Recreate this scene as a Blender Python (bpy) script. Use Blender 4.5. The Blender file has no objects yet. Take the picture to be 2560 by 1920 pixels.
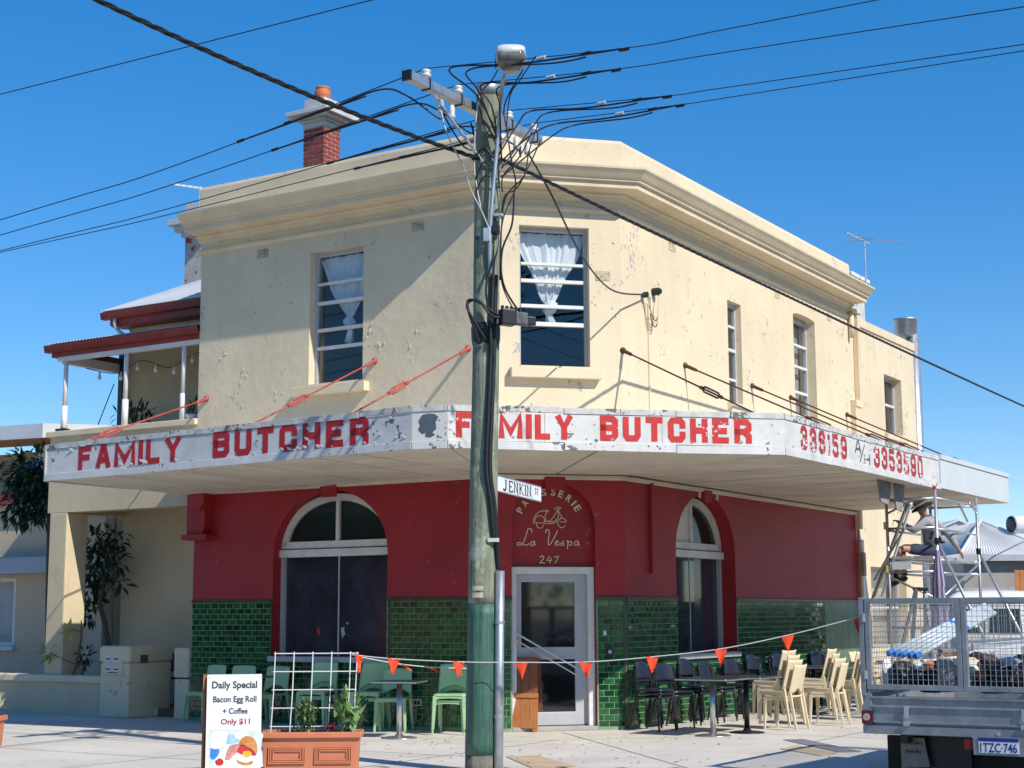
import bpy, bmesh, math, random
from mathutils import Vector as V, Matrix, noise as mnoise
from mathutils.geometry import tessellate_polygon
random.seed(11)
R = math.radians
scene = bpy.context.scene
col = scene.collection

# ------------------------------------------------------------ camera
FPX, PITCH, ROLL, CAMH = 3855.0, R(8.48), R(-0.25), 1.6
_w = V((0, math.cos(PITCH), math.sin(PITCH))); _u0 = V((0, -math.sin(PITCH), math.cos(PITCH))); _x0 = V((1, 0, 0))
_x = _x0*math.cos(ROLL) + _u0*math.sin(ROLL); _u = -_x0*math.sin(ROLL) + _u0*math.cos(ROLL)
CAM = V((0, 0, CAMH))
cd = bpy.data.cameras.new('camera'); cam = bpy.data.objects.new('camera', cd); col.objects.link(cam)
cd.sensor_width = 36; cd.lens = 36*FPX/2560; cd.clip_end = 4000; cd.clip_start = 0.1
m = Matrix((_x, _u, -_w)).transposed().to_4x4(); m.translation = CAM; cam.matrix_world = m
scene.camera = cam

# ------------------------------------------------------------ sky and sun
SUN_EL = R(41.3)
SUN_H = V((0.69, -0.724, 0)).normalized()            # horizontal direction towards the sun
SUN_DIR = V((SUN_H.x*math.cos(SUN_EL), SUN_H.y*math.cos(SUN_EL), math.sin(SUN_EL)))
world = bpy.data.worlds.new('World'); scene.world = world; world.use_nodes = True
wn = world.node_tree; wn.nodes.clear()
sky = wn.nodes.new('ShaderNodeTexSky'); sky.sky_type = 'NISHITA'; sky.sun_disc = False
sky.sun_elevation = SUN_EL; sky.sun_rotation = math.atan2(SUN_H.x, SUN_H.y)
sky.altitude = 0; sky.air_density = 0.8; sky.dust_density = 0.0; sky.ozone_density = 3.0
bg = wn.nodes.new('ShaderNodeBackground'); bg.inputs['Strength'].default_value = 0.15
wo = wn.nodes.new('ShaderNodeOutputWorld')
hs = wn.nodes.new('ShaderNodeHueSaturation'); hs.inputs['Saturation'].default_value = 1.66; hs.inputs['Hue'].default_value = 0.506
gm = wn.nodes.new('ShaderNodeGamma'); gm.inputs['Gamma'].default_value = 0.70
wn.links.new(sky.outputs[0], gm.inputs['Color']); wn.links.new(gm.outputs[0], hs.inputs['Color']); wn.links.new(hs.outputs[0], bg.inputs[0]); wn.links.new(bg.outputs[0], wo.inputs[0])
sl = bpy.data.lights.new('sun', 'SUN'); sl.energy = 3.05; sl.angle = R(0.5); sl.color = (1.0, 0.94, 0.85)
so = bpy.data.objects.new('sun', sl); col.objects.link(so); so.location = (20, -20, 30)
so.rotation_euler = SUN_DIR.to_track_quat('Z', 'Y').to_euler()
scene.view_settings.view_transform = 'Standard'; scene.view_settings.look = 'None'
scene.view_settings.exposure = 0.80; scene.view_settings.gamma = 1.0

# ------------------------------------------------------------ picture measurements -> places on real planes
def ray(px, py): return _x*((px-1280)/FPX) - _u*((py-960)/FPX) + _w
def gnd(px, py, z=0.0):
    r = ray(px, py); return CAM + r*((z-CAMH)/r.z)
def PD(px, py, D):
    r = ray(px, py); return CAM + r*(D/r.y)
def onplane(px, py, p0, n):
    r = ray(px, py); return CAM + r*(((p0-CAM).dot(n))/r.dot(n))
A_, B_, C_ = R(32), R(58), R(13)
dl = V((-math.cos(A_), math.sin(A_), 0)); nl = V((-math.sin(A_), -math.cos(A_), 0))
dr = V((math.cos(B_), math.sin(B_), 0)); nr = V((math.sin(B_), -math.cos(B_), 0))
dc = V((math.cos(C_), math.sin(C_), 0)); nc = V((math.sin(C_), -math.cos(C_), 0))
K = gnd(1568, 1824); K.z = 0
J = K - dc*2.047
Z = V((0, 0, 1))
def FL(u, o, z): return J + dl*u + nl*o + Z*z       # left facade: u along, o outwards
def FC(u, o, z): return K + dc*u + nc*o + Z*z       # corner facade, u from -2.047 to 0
def FR(u, o, z): return K + dr*u + nr*o + Z*z       # right facade
def FW(x, y, z): return V((x, y, z))
def pl(px, py, off=0):
    p = onplane(px, py, J+nl*off, nl); return (p-J).dot(dl), p.z
def pc(px, py, off=0):
    p = onplane(px, py, K+nc*off, nc); return (p-K).dot(dc), p.z
def pr(px, py, off=0):
    p = onplane(px, py, K+nr*off, nr); return (p-K).dot(dr), p.z

# ------------------------------------------------------------ materials
MATS = {}
def mat(name, c, rough=.6, metal=0, var=.12, vs=2.5, bump=0, bs=40, c2=None, chips=None, streak=0, spec=.5, rnd=0, coat=0, grain=None, dirt=None, spots=None):
    if name in MATS: return MATS[name]
    m = bpy.data.materials.new(name); m.use_nodes = True; MATS[name] = m
    nt = m.node_tree; N = nt.nodes; Lk = nt.links; b = N['Principled BSDF']
    tc = N.new('ShaderNodeTexCoord')
    def noise(scale, detail=5, ro=.6, vec=None):
        n = N.new('ShaderNodeTexNoise'); n.inputs['Scale'].default_value = scale; n.inputs['Detail'].default_value = detail
        n.inputs['Roughness'].default_value = ro; Lk.new(vec or tc.outputs['Object'], n.inputs['Vector']); return n
    def ramp(src, a, bb, ca=(0,0,0,1), cb=(1,1,1,1)):
        r = N.new('ShaderNodeValToRGB'); r.color_ramp.elements[0].position = a; r.color_ramp.elements[1].position = bb
        r.color_ramp.elements[0].color = ca; r.color_ramp.elements[1].color = cb; Lk.new(src, r.inputs[0]); return r
    def mix(f, x, y, mode='MIX'):
        q = N.new('ShaderNodeMix'); q.data_type = 'RGBA'; q.blend_type = mode
        if isinstance(f, float): q.inputs[0].default_value = f
        else: Lk.new(f, q.inputs[0])
        for i, s in ((6, x), (7, y)):
            if isinstance(s, tuple): q.inputs[i].default_value = s if len(s) == 4 else (*s, 1)
            else: Lk.new(s, q.inputs[i])
        return q.outputs[2]
    d = c2 or tuple(x*(1-2.2*var) for x in c)
    hi = tuple(min(1, x*(1+.5*var)) for x in c)
    n1 = noise(vs, 6, .65); cur = ramp(n1.outputs[0], .3, .7, (*d, 1), (*hi, 1)).outputs[0]
    if rnd:
        oi = N.new('ShaderNodeObjectInfo'); ge = N.new('ShaderNodeNewGeometry'); ad = N.new('ShaderNodeMath'); ad.operation = 'ADD'
        Lk.new(oi.outputs['Random'], ad.inputs[0]); Lk.new(ge.outputs['Random Per Island'], ad.inputs[1])
        fr = N.new('ShaderNodeMath'); fr.operation = 'FRACT'; Lk.new(ad.outputs[0], fr.inputs[0])
        rr = ramp(fr.outputs[0], 0, 1, (1-rnd,)*3+(1,), (1+rnd*.6,)*3+(1,)); cur = mix(1.0, cur, rr.outputs[0], 'MULTIPLY')
    if streak:
        mp = N.new('ShaderNodeMapping'); mp.inputs['Scale'].default_value = (3, 3, .22); Lk.new(tc.outputs['Object'], mp.inputs[0])
        n = noise(1.4, 5, .6, mp.outputs[0]); cur = mix(ramp(n.outputs[0], .5, .8, (0,0,0,1), (streak,)*3+(1,)).outputs[0], cur, tuple(x*.45 for x in c))
    if grain:
        mp = N.new('ShaderNodeMapping'); mp.inputs['Scale'].default_value = grain[0]; Lk.new(tc.outputs['Object'], mp.inputs[0])
        n = noise(grain[1], 6, .7, mp.outputs[0]); cur = mix(ramp(n.outputs[0], .35, .7).outputs[0], cur, grain[2])
    if dirt:
        n = noise(dirt[1], 7, .7); cur = mix(ramp(n.outputs[0], dirt[2], dirt[2]+.16, (0,0,0,1), (dirt[3],)*3+(1,)).outputs[0], cur, dirt[0])
    if spots:
        vo = N.new('ShaderNodeTexVoronoi'); vo.inputs['Scale'].default_value = spots[1]; Lk.new(tc.outputs['Object'], vo.inputs['Vector'])
        sz = N.new('ShaderNodeSeparateColor'); Lk.new(vo.outputs['Color'], sz.inputs[0]); th_ = N.new('ShaderNodeMath'); th_.operation = 'MULTIPLY'; Lk.new(sz.outputs[0], th_.inputs[0]); th_.inputs[1].default_value = spots[2]
        lt_ = N.new('ShaderNodeMath'); lt_.operation = 'LESS_THAN'; Lk.new(vo.outputs['Distance'], lt_.inputs[0]); Lk.new(th_.outputs[0], lt_.inputs[1]); ms = N.new('ShaderNodeMath'); ms.operation = 'MULTIPLY'; Lk.new(lt_.outputs[0], ms.inputs[0]); ms.inputs[1].default_value = .55
        cur = mix(ms.outputs[0], cur, spots[0])
    bh = None
    if chips:
        cc, cs, th = chips[:3]
        n2 = noise(cs, 4, .55); n3 = noise(cs*.14, 3, .5)
        ml = N.new('ShaderNodeMath'); ml.operation = 'MULTIPLY'; Lk.new(n2.outputs[0], ml.inputs[0]); Lk.new(n3.outputs[0], ml.inputs[1])
        rp = ramp(ml.outputs[0], th, th+.012); cur = mix(rp.outputs[0], cur, cc); bh = rp.outputs[0]
    Lk.new(cur, b.inputs['Base Color'])
    b.inputs['Roughness'].default_value = rough; b.inputs['Metallic'].default_value = metal
    b.inputs['Specular IOR Level'].default_value = spec
    if coat: b.inputs['Coat Weight'].default_value = coat; b.inputs['Coat Roughness'].default_value = .05
    if bump or bh:
        n4 = noise(bs, 6, .6); h = n4.outputs[0]
        if bh:
            sb = N.new('ShaderNodeMath'); sb.operation = 'MULTIPLY_ADD'; Lk.new(bh, sb.inputs[0]); sb.inputs[1].default_value = -1.2; Lk.new(h, sb.inputs[2]); h = sb.outputs[0]
        bp = N.new('ShaderNodeBump'); bp.inputs['Strength'].default_value = bump or .2; bp.inputs['Distance'].default_value = .01
        Lk.new(h, bp.inputs['Height']); Lk.new(bp.outputs[0], b.inputs['Normal'])
    return m

def glassmat(name, tint=(.75,.8,.8), ior=1.5, refl=(1,1,1)):
    m = bpy.data.materials.new(name); m.use_nodes = True; nt = m.node_tree; nt.nodes.clear(); MATS[name] = m
    o = nt.nodes.new('ShaderNodeOutputMaterial'); mx = nt.nodes.new('ShaderNodeMixShader'); fr = nt.nodes.new('ShaderNodeFresnel'); fr.inputs[0].default_value = ior
    t = nt.nodes.new('ShaderNodeBsdfTransparent'); t.inputs[0].default_value = (*tint, 1); g = nt.nodes.new('ShaderNodeBsdfGlossy'); g.inputs['Roughness'].default_value = .01
    g.inputs[0].default_value = (*refl, 1)
    ge = nt.nodes.new('ShaderNodeNewGeometry'); m1 = nt.nodes.new('ShaderNodeMath'); m1.operation = 'MULTIPLY_ADD'; m1.inputs[1].default_value = -2; m1.inputs[2].default_value = 1
    m2 = nt.nodes.new('ShaderNodeMath'); m2.operation = 'POWER'; m2.inputs[0].default_value = ior
    nt.links.new(ge.outputs['Backfacing'], m1.inputs[0]); nt.links.new(m1.outputs[0], m2.inputs[1]); nt.links.new(m2.outputs[0], fr.inputs[0])
    nt.links.new(fr.outputs[0], mx.inputs[0]); nt.links.new(t.outputs[0], mx.inputs[1]); nt.links.new(g.outputs[0], mx.inputs[2]); nt.links.new(mx.outputs[0], o.inputs[0])
    return m

CREAM = mat('cream_render', (.71,.595,.41), .85, var=.06, vs=.8, bump=.3, bs=14, chips=((.42,.38,.32), 14, .37), streak=.14)
CREAM2 = mat('cream_render_rough', (.71,.595,.41), .85, var=.07, vs=.9, bump=.9, bs=6, chips=((.45,.41,.35), 15, .405), streak=.12)
CREAMT = mat('cream_trim', (.71,.59,.41), .8, var=.06, vs=2, bump=.15, bs=30, streak=.12)
PARAPET = mat('cream_parapet', (.71,.60,.42), .85, var=.07, vs=.8, bump=.25, bs=20, chips=((.46,.42,.37), 14, .375), streak=.14)
MAROON = mat('maroon_paint', (.36,.02,.026), .5, var=.12, vs=.9, bump=.2, bs=40, chips=((.34,.09,.085), 8, .425), streak=.25, spec=.4, dirt=((.19,.02,.024), 1.3, .55, .6))
TILE = mat('green_glazed_tile', (.014,.125,.036), .10, var=.35, vs=9, bump=.04, bs=25, rnd=.55, coat=.4)
GROUT = mat('tile_grout', (.24,.34,.22), .9, var=.2, vs=8)
TILEP = mat('pale_green_board', (.10,.20,.12), .35, var=.15, vs=3)
WHITEP = mat('white_frame_paint', (.72,.71,.68), .45, var=.08, vs=5)
GREYP = mat('grey_door_paint', (.44,.45,.47), .4, var=.05, vs=5)
BLACKF = mat('dark_navy_film', (.042,.050,.074), .08, var=.35, vs=1.5, bump=.02, bs=4, spec=.7)
BGREEN = mat('dark_green_glass', (.006,.022,.02), .08, var=.2, vs=3)
GLASS = glassmat('window_glass', (.80,.84,.86), 1.7)
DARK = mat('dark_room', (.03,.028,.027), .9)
CURT = mat('white_curtain', (.85,.85,.84), .9, var=.05, vs=6, bump=.1, bs=60)
SOFF = mat('cream_soffit', (.74,.66,.53), .7, var=.1, vs=1.4, bump=.08, bs=18, chips=((.2,.17,.13), 6, .455), streak=0)
FASC = mat('old_white_fascia', (.68,.67,.64), .55, var=.08, vs=2.5, bump=.3, bs=8, chips=((.14,.14,.15), 15, .375), streak=.35, dirt=((.42,.38,.33), 2.2, .56, .55))
FASCL = mat('creased_white_fascia', (.68,.67,.65), .5, var=.12, vs=2, bump=.6, bs=5, chips=((.12,.13,.15), 14, .38), streak=.3, dirt=((.40,.37,.34), 2.0, .56, .55))
FLASH = mat('peeling_flashing', (.62,.60,.57), .6, var=.15, vs=7, bump=.5, bs=12, chips=((.15,.13,.11), 18, .315))
FNEW = mat('new_white_sheet', (.60,.63,.64), .4, var=.03, vs=2)
BARE = mat('bare_blue_grey_patch', (.09,.12,.16), .6, var=.15, vs=6)
REDL = mat('red_sign_paint', (.50,.012,.016), .45, var=.12, vs=8, chips=((.72,.5,.48), 18, .43))
REDLW = mat('worn_red_sign_paint', (.60,.022,.018), .5, var=.12, vs=9, chips=((.74,.62,.60), 20, .385))
REDLX = mat('badly_worn_red_paint', (.52,.04,.04), .55, var=.25, vs=10, chips=((.73,.68,.68), 22, .33))
BLKL = mat('worn_black_paint', (.12,.1,.1), .6, var=.3, vs=10, chips=((.72,.7,.7), 22, .30))
RODR = mat('red_oxide_steel', (.44,.075,.06), .5, var=.2, vs=9)
RODD = mat('dark_oxide_steel', (.10,.025,.02), .5, var=.25, vs=9)
POLE = mat('weathered_green_timber', (.34,.37,.26), .9, var=.2, vs=2, bump=.9, bs=20, grain=((9,9,.35), 5, (.10,.12,.08)), dirt=((.46,.49,.38), 4, .54, .8), chips=((.04,.045,.035), 7, .43))
POLEP = mat('dark_green_pole_paint', (.025,.10,.065), .55, var=.3, vs=3, bump=.6, bs=18, grain=((9,9,.35), 6, (.07,.16,.12)), chips=((.36,.34,.26), 5, .46))
POLEB = mat('bare_pole_foot', (.25,.23,.18), .9, var=.25, vs=4, bump=.8, bs=25, grain=((12,12,.5), 6, (.06,.08,.05)))
GALV = mat('galvanised_steel', (.50,.53,.56), .42, .75, var=.12, vs=7, bump=.04, bs=60)
ALU = mat('aluminium_tube', (.66,.67,.68), .35, .8, var=.1, vs=6)
LAMPM = mat('lamp_shell', (.56,.57,.58), .4, var=.06, vs=5)
PORC = mat('porcelain', (.68,.69,.68), .25, var=.1, vs=20)
CABLE = mat('black_cable', (.010,.010,.012), .5, var=.2, vs=9)
WIRE = mat('dark_wire', (.018,.02,.03), .5, .2, var=.2, vs=9)
WIREW = mat('pale_wire', (.55,.55,.52), .5, var=.1, vs=9)
BLACKP = mat('black_plastic', (.014,.015,.018), .38, var=.2, vs=6)
BLUEBLK = mat('blue_black_plastic', (.016,.021,.036), .33, var=.15, vs=6)
CONC = mat('concrete_paving', (.63,.585,.515), .9, var=.08, vs=.7, bump=.2, bs=50, dirt=((.47,.42,.36), .8, .54, .65), chips=((.26,.23,.20), 30, .43), spots=((.25,.23,.21), 3.2, .14))
JOINT = mat('paving_joint', (.20,.18,.15), .95)
ASPH = mat('asphalt', (.19,.18,.165), .95, var=.15, vs=3, bump=.3, bs=120)
KERB = mat('kerb_concrete', (.40,.38,.34), .9, var=.12, vs=3, bump=.2, bs=40)
TAN = mat('tan_patch', (.56,.42,.27), .85, var=.1, vs=3, bump=.1, bs=50)
GREYPATCH = mat('steel_cover', (.22,.23,.26), .6, var=.12, vs=4)
BRICK = mat('red_brick', (.33,.07,.05), .85, var=.2, vs=12, bump=.3, bs=60, rnd=.28)
MORTAR = mat('pink_mortar', (.62,.38,.32), .95, var=.12, vs=20, bump=.2, bs=80)
STUCCO = mat('grey_white_stucco', (.58,.58,.56), .85, var=.12, vs=3, bump=.3, bs=20, dirt=((.25,.25,.24), 3, .56, .7))
TERRA = mat('terracotta', (.52,.15,.055), .7, var=.1, vs=6)
PLANTER = mat('terracotta_plastic', (.58,.20,.10), .5, var=.06, vs=4, bump=.05, bs=60)
ROOFW = mat('white_roof_sheet', (.66,.67,.68), .4, var=.04, vs=2)
ROOFG = mat('light_roof_sheet', (.54,.55,.56), .45, var=.05, vs=2)
OXRED = mat('red_gutter_paint', (.27,.03,.022), .45, var=.15, vs=4)
WING = mat('cream_wing_render', (.62,.51,.33), .85, var=.08, vs=1, bump=.2, bs=20, dirt=((.38,.30,.20), .9, .55, .5))
NBWALL = mat('beige_neighbour_wall', (.58,.47,.33), .85, var=.06, vs=1.2, bump=.1, bs=30)
GREYSH = mat('blue_grey_shutter', (.34,.40,.47), .5, var=.06, vs=3)
TIMB = mat('orange_timber', (.56,.23,.065), .55, var=.12, vs=3, grain=((7,7,.6), 6, (.36,.11,.03)))
TIMBD = mat('brown_timber', (.30,.11,.045), .6, var=.15, vs=3, grain=((7,7,.6), 6, (.17,.055,.02)))
BOARDG = mat('weathered_grey_board', (.30,.29,.26), .8, var=.2, vs=5, dirt=((.12,.12,.11), 4, .54, .8))
GCHAIR = mat('green_chair_plastic', (.36,.58,.31), .4, var=.07, vs=4)
GCHAIRB = GCHAIR
CCHAIR = mat('cream_chair_plastic', (.70,.60,.40), .45, var=.05, vs=4)
STEEL = mat('brushed_steel', (.58,.58,.57), .3, .85, var=.06, vs=8)
TABTOP = mat('dark_table_top', (.035,.04,.045), .25, var=.2, vs=5)
ORANGE = mat('orange_flag_vinyl', (.86,.065,.012), .5, var=.05, vs=10)
CORD = mat('pale_cord', (.62,.62,.56), .7, var=.05, vs=10)
GALVT = mat('trailer_galvanised', (.36,.38,.40), .5, .55, var=.16, vs=6, bump=.06, bs=40)
RUBBER = mat('black_rubber', (.013,.013,.013), .8, var=.2, vs=8, bump=.1, bs=60)
LAMPR = mat('red_tail_lens', (.20,.008,.012), .2, var=.1, vs=8)
LAMPW = mat('pale_reflector', (.55,.42,.40), .25, var=.1, vs=8)
PLATEW = mat('plate_white', (.74,.77,.82), .4, var=.03, vs=8)
PLATEB = mat('plate_blue', (.012,.03,.22), .4, var=.05, vs=8)
FLAPM = mat('mudflap_rubber', (.25,.23,.21), .8, var=.15, vs=9)
INK = mat('black_ink', (.012,.012,.016), .5, var=.1, vs=8)
INKN = mat('dark_slate_ink', (.03,.035,.055), .5, var=.1, vs=8)
INKR = mat('crimson_ink', (.36,.012,.025), .5, var=.1, vs=8)
SIGNW = mat('white_sign_board', (.70,.71,.71), .45, var=.03, vs=3)
GOLD = mat('pale_gold_paint', (.86,.62,.38), .5, var=.04, vs=9)
LETSH = mat('dark_maroon_outline', (.07,.006,.008), .6, var=.05, vs=9)
LEAF = mat('leaf_green', (.075,.17,.03), .5, var=.3, vs=7, rnd=.5)
LEAFD = mat('leaf_dark_green', (.03,.07,.026), .4, var=.3, vs=5, rnd=.6)
LEAFY = mat('leaf_yellow_green', (.36,.40,.07), .5, var=.2, vs=5, rnd=.3)
LEAFT = mat('street_tree_leaf', (.04,.075,.022), .5, var=.3, vs=3, rnd=.5)
BARK = mat('bark', (.12,.095,.07), .9, var=.25, vs=8, bump=.5, bs=30)
SOIL = mat('soil', (.05,.035,.025), .95, var=.3, vs=15, bump=.5, bs=40)
SKIN = mat('skin', (.42,.22,.15), .55, var=.06, vs=12)
SHIRT = mat('grey_striped_shirt', (.40,.38,.39), .85, var=.06, vs=10, bump=.2, bs=30, grain=((1.0,1.0,9), 4.5, (.22,.21,.23)))
SHORTS = mat('navy_shorts', (.035,.045,.085), .85, var=.15, vs=10, bump=.2, bs=30)
HATB = mat('black_hat_cloth', (.012,.012,.013), .9, var=.2, vs=9)
HATC = mat('pale_hat_crown', (.42,.38,.32), .85, var=.1, vs=9)
VANW = mat('white_van_paint', (.78,.79,.80), .25, var=.02, vs=2, coat=.5)
PURP = mat('lilac_canvas', (.42,.36,.52), .8, var=.08, vs=8)
PURPD = mat('dark_purple_stripe', (.10,.075,.14), .8, var=.1, vs=8)
PIPE = mat('pale_pipe', (.50,.56,.58), .35, var=.05, vs=5)
BLUEC = mat('blue_clip', (.02,.19,.60), .45, var=.1, vs=9)
BAG = mat('black_bag', (.012,.012,.014), .45, var=.3, vs=7, bump=.8, bs=14)
SACK = mat('grey_sack', (.36,.34,.31), .85, var=.15, vs=6, bump=.6, bs=12)
CLOTH = mat('cream_crumpled_cloth', (.66,.60,.48), .85, var=.12, vs=7, bump=.7, bs=14)
BUN = mat('printed_bun', (.62,.25,.06), .5, var=.2, vs=14)
PINK = mat('printed_bacon', (.70,.30,.24), .5, var=.25, vs=18)
YOLK = mat('printed_yolk', (.80,.42,.03), .5, var=.1, vs=12)
TOM = mat('printed_tomato', (.55,.02,.02), .5, var=.2, vs=12)
SKYB = mat('printed_blue_cloth', (.36,.55,.75), .5, var=.2, vs=9)
DEEPB = mat('printed_deep_blue', (.03,.22,.60), .5, var=.2, vs=9)
CUPW = mat('printed_cup_white', (.72,.74,.74), .5, var=.08, vs=9)
YELL = mat('yellow_strap', (.70,.52,.03), .5, var=.1, vs=9)
BULB = mat('glass_bulb', (.7,.7,.66), .15, var=.03, vs=9)

# ------------------------------------------------------------ mesh builder and scene helpers
class MB:
    def __init__(s): s.v = []; s.f = []
    def add(s, vs, fs):
        n = len(s.v); s.v += [tuple(x) for x in vs]; s.f += [tuple(i+n for i in q) for q in fs]; return s
    def box(s, F, u0, u1, o0, o1, z0, z1):
        P = [F(u, o, z) for z in (z0, z1) for o in (o0, o1) for u in (u0, u1)]
        return s.add(P, [(0,2,3,1),(4,5,7,6),(0,1,5,4),(2,6,7,3),(0,4,6,2),(1,3,7,5)])
    def hexa(s, P): return s.add(P, [(0,2,3,1),(4,5,7,6),(0,1,5,4),(2,6,7,3),(0,4,6,2),(1,3,7,5)])
    def bar(s, a, b, w, h=None, up=Z):
        h = h or w; a = V(a); b = V(b); d = (b-a).normalized()
        x = d.cross(up)
        if x.length < 1e-4: x = d.cross(V((1, 0, 0)))
        x.normalize(); y = x.cross(d)
        return s.hexa([p + x*i*w/2 + y*j*h/2 for p in (a, b) for j in (-1, 1) for i in (-1, 1)])
    def tube(s, pts, r, seg=8, cap=True):
        pts = [V(p) for p in pts]; n = len(pts); rs = r if isinstance(r, (list, tuple)) else [r]*n
        prev = None; rings = []
        for i, p in enumerate(pts):
            t = (pts[min(i+1, n-1)] - pts[max(i-1, 0)]).normalized()
            if prev is None:
                a = t.cross(Z)
                if a.length < 1e-3: a = t.cross(V((1, 0, 0)))
                a.normalize()
            else: a = (prev - t*prev.dot(t)).normalized()
            prev = a; b = t.cross(a)
            rings.append([p + (a*math.cos(2*math.pi*k/seg) + b*math.sin(2*math.pi*k/seg))*rs[i] for k in range(seg)])
        vs = [q for rg in rings for q in rg]; fs = []
        for i in range(n-1):
            for k in range(seg):
                k2 = (k+1) % seg; fs.append((i*seg+k, i*seg+k2, (i+1)*seg+k2, (i+1)*seg+k))
        if cap: fs.append(tuple(range(seg))[::-1]); fs.append(tuple(range((n-1)*seg, n*seg)))
        return s.add(vs, fs)
    def lathe(s, c, prof, seg=20, ax=None):
        c = V(c); ax = (ax or Z).normalized(); a = ax.cross(V((0, 1, 0)))
        if a.length < 1e-3: a = ax.cross(V((1, 0, 0)))
        a.normalize(); b = ax.cross(a)
        vs = [c + ax*z + (a*math.cos(2*math.pi*k/seg) + b*math.sin(2*math.pi*k/seg))*r for r, z in prof for k in range(seg)]
        fs = [(i*seg+k, i*seg+(k+1) % seg, (i+1)*seg+(k+1) % seg, (i+1)*seg+k) for i in range(len(prof)-1) for k in range(seg)]
        fs.append(tuple(range(seg))[::-1]); fs.append(tuple(range((len(prof)-1)*seg, len(prof)*seg)))
        return s.add(vs, fs)
    def prism(s, F, outer, o0, o1, holes=()):
        loops = [list(outer)] + [list(h) for h in holes]; flat = [p for l in loops for p in l]
        tri = tessellate_polygon([[V((p[0], p[1], 0)) for p in l] for l in loops]); n = len(flat)
        vs = [F(p[0], o1, p[1]) for p in flat] + [F(p[0], o0, p[1]) for p in flat]
        fs = [tuple(t) for t in tri] + [tuple(i+n for i in reversed(t)) for t in tri]
        k = 0
        for l in loops:
            for i in range(len(l)):
                a = k+i; b = k+(i+1) % len(l); fs.append((a, b, b+n, a+n))
            k += len(l)
        return s.add(vs, fs)
    def face(s, pts): return s.add(pts, [tuple(range(len(pts)))])
    def sweep(s, path, outs, prof, cap=True):
        # path: 2-D plan points (V), outs: outward normal per segment; prof: [(out, z)]
        n = len(path); rings = []
        for i, p in enumerate(path):
            if i == 0: mdir = outs[0]
            elif i == n-1: mdir = outs[-1]
            else: q = (outs[i-1]+outs[i]).normalized(); mdir = q/q.dot(outs[i])
            rings.append([p + mdir*o + Z*z for o, z in prof])
        k = len(prof); vs = [q for rg in rings for q in rg]
        fs = [(i*k+j, (i+1)*k+j, (i+1)*k+(j+1) % k, i*k+(j+1) % k) for i in range(n-1) for j in range(k)]
        if cap: fs += [tuple(range(k)), tuple(range((n-1)*k, n*k))[::-1]]
        return s.add(vs, fs)
    def strip(s, F, pts, w, o, closed=False):
        P = [V((a, b)) for a, b in pts]; n = len(P); L = []; Rr = []
        for i in range(n):
            pa = P[i-1] if (i > 0 or closed) else None; pb = P[(i+1) % n] if (i < n-1 or closed) else None
            t1 = (P[i]-pa).normalized() if pa is not None else None; t2 = (pb-P[i]).normalized() if pb is not None else None
            t1 = t1 or t2; t2 = t2 or t1
            n1 = V((-t1.y, t1.x)); n2 = V((-t2.y, t2.x)); mm = (n1+n2)
            if mm.length < .2: mm = n1
            mm = mm.normalized(); sc = min(1.6, 1/max(.3, mm.dot(n1)))
            L.append(P[i]+mm*sc*w/2); Rr.append(P[i]-mm*sc*w/2)
        base = [F(q.x, o, q.y) for q in L] + [F(q.x, o, q.y) for q in Rr]
        m_ = n if closed else n-1
        return s.add(base, [(i, (i+1) % n, n+(i+1) % n, n+i) for i in range(m_)])
    def build(s, name, material, parent=None, smooth=False, bevel=0, local=False, solid=0, sub=0, kind=None, label=None):
        me = bpy.data.meshes.new(name); me.from_pydata(s.v, [], s.f); me.update()
        bm = bmesh.new(); bm.from_mesh(me); bmesh.ops.recalc_face_normals(bm, faces=bm.faces); bm.to_mesh(me); bm.free()
        if smooth is True: me.polygons.foreach_set('use_smooth', [True]*len(me.polygons))
        me.materials.append(material)
        return link(name, me, parent, local, bevel, solid, sub, kind, label, smooth)

PM = {}
def link(name, me, parent=None, local=False, bevel=0, solid=0, sub=0, kind=None, label=None, smooth=False):
    o = bpy.data.objects.new(name, me); col.objects.link(o)
    if parent is not None:
        o.parent = parent
        if not local: o.matrix_parent_inverse = PM[parent.name].inverted() if parent.name in PM else Matrix()
    if solid: md = o.modifiers.new('s', 'SOLIDIFY'); md.thickness = solid; md.offset = 0
    if bevel: md = o.modifiers.new('b', 'BEVEL'); md.width = bevel; md.segments = 2; md.limit_method = 'ANGLE'; md.angle_limit = R(40)
    if sub: md = o.modifiers.new('u', 'SUBSURF'); md.levels = sub; md.render_levels = sub
    if kind: o['kind'] = kind
    if label: o['label'] = label
    return o
def thing(name, label, cat, loc=(0, 0, 0), rz=0, group=None):
    o = bpy.data.objects.new(name, None); col.objects.link(o); o.empty_display_size = .2
    o.location = loc; o.rotation_euler = (0, 0, rz); o['label'] = label; o['category'] = cat
    if group: o['group'] = group
    PM[o.name] = Matrix.Translation(V(loc)) @ Matrix.Rotation(rz, 4, 'Z')
    return o
def tag(o, label, cat, group=None):
    o['label'] = label; o['category'] = cat
    if group: o['group'] = group
    return o
def struct(o): o['kind'] = 'structure'; return o
def dup(root, loc, rz, label, group=None, tilt=None):
    r = root.copy(); col.objects.link(r); r.location = loc; r.rotation_euler = (0, 0, rz); r['label'] = label
    if group: r['group'] = group
    for ch in root.children:
        c = ch.copy(); col.objects.link(c); c.parent = r
        for g in ch.children:
            d = g.copy(); col.objects.link(d); d.parent = c
    return r
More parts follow.
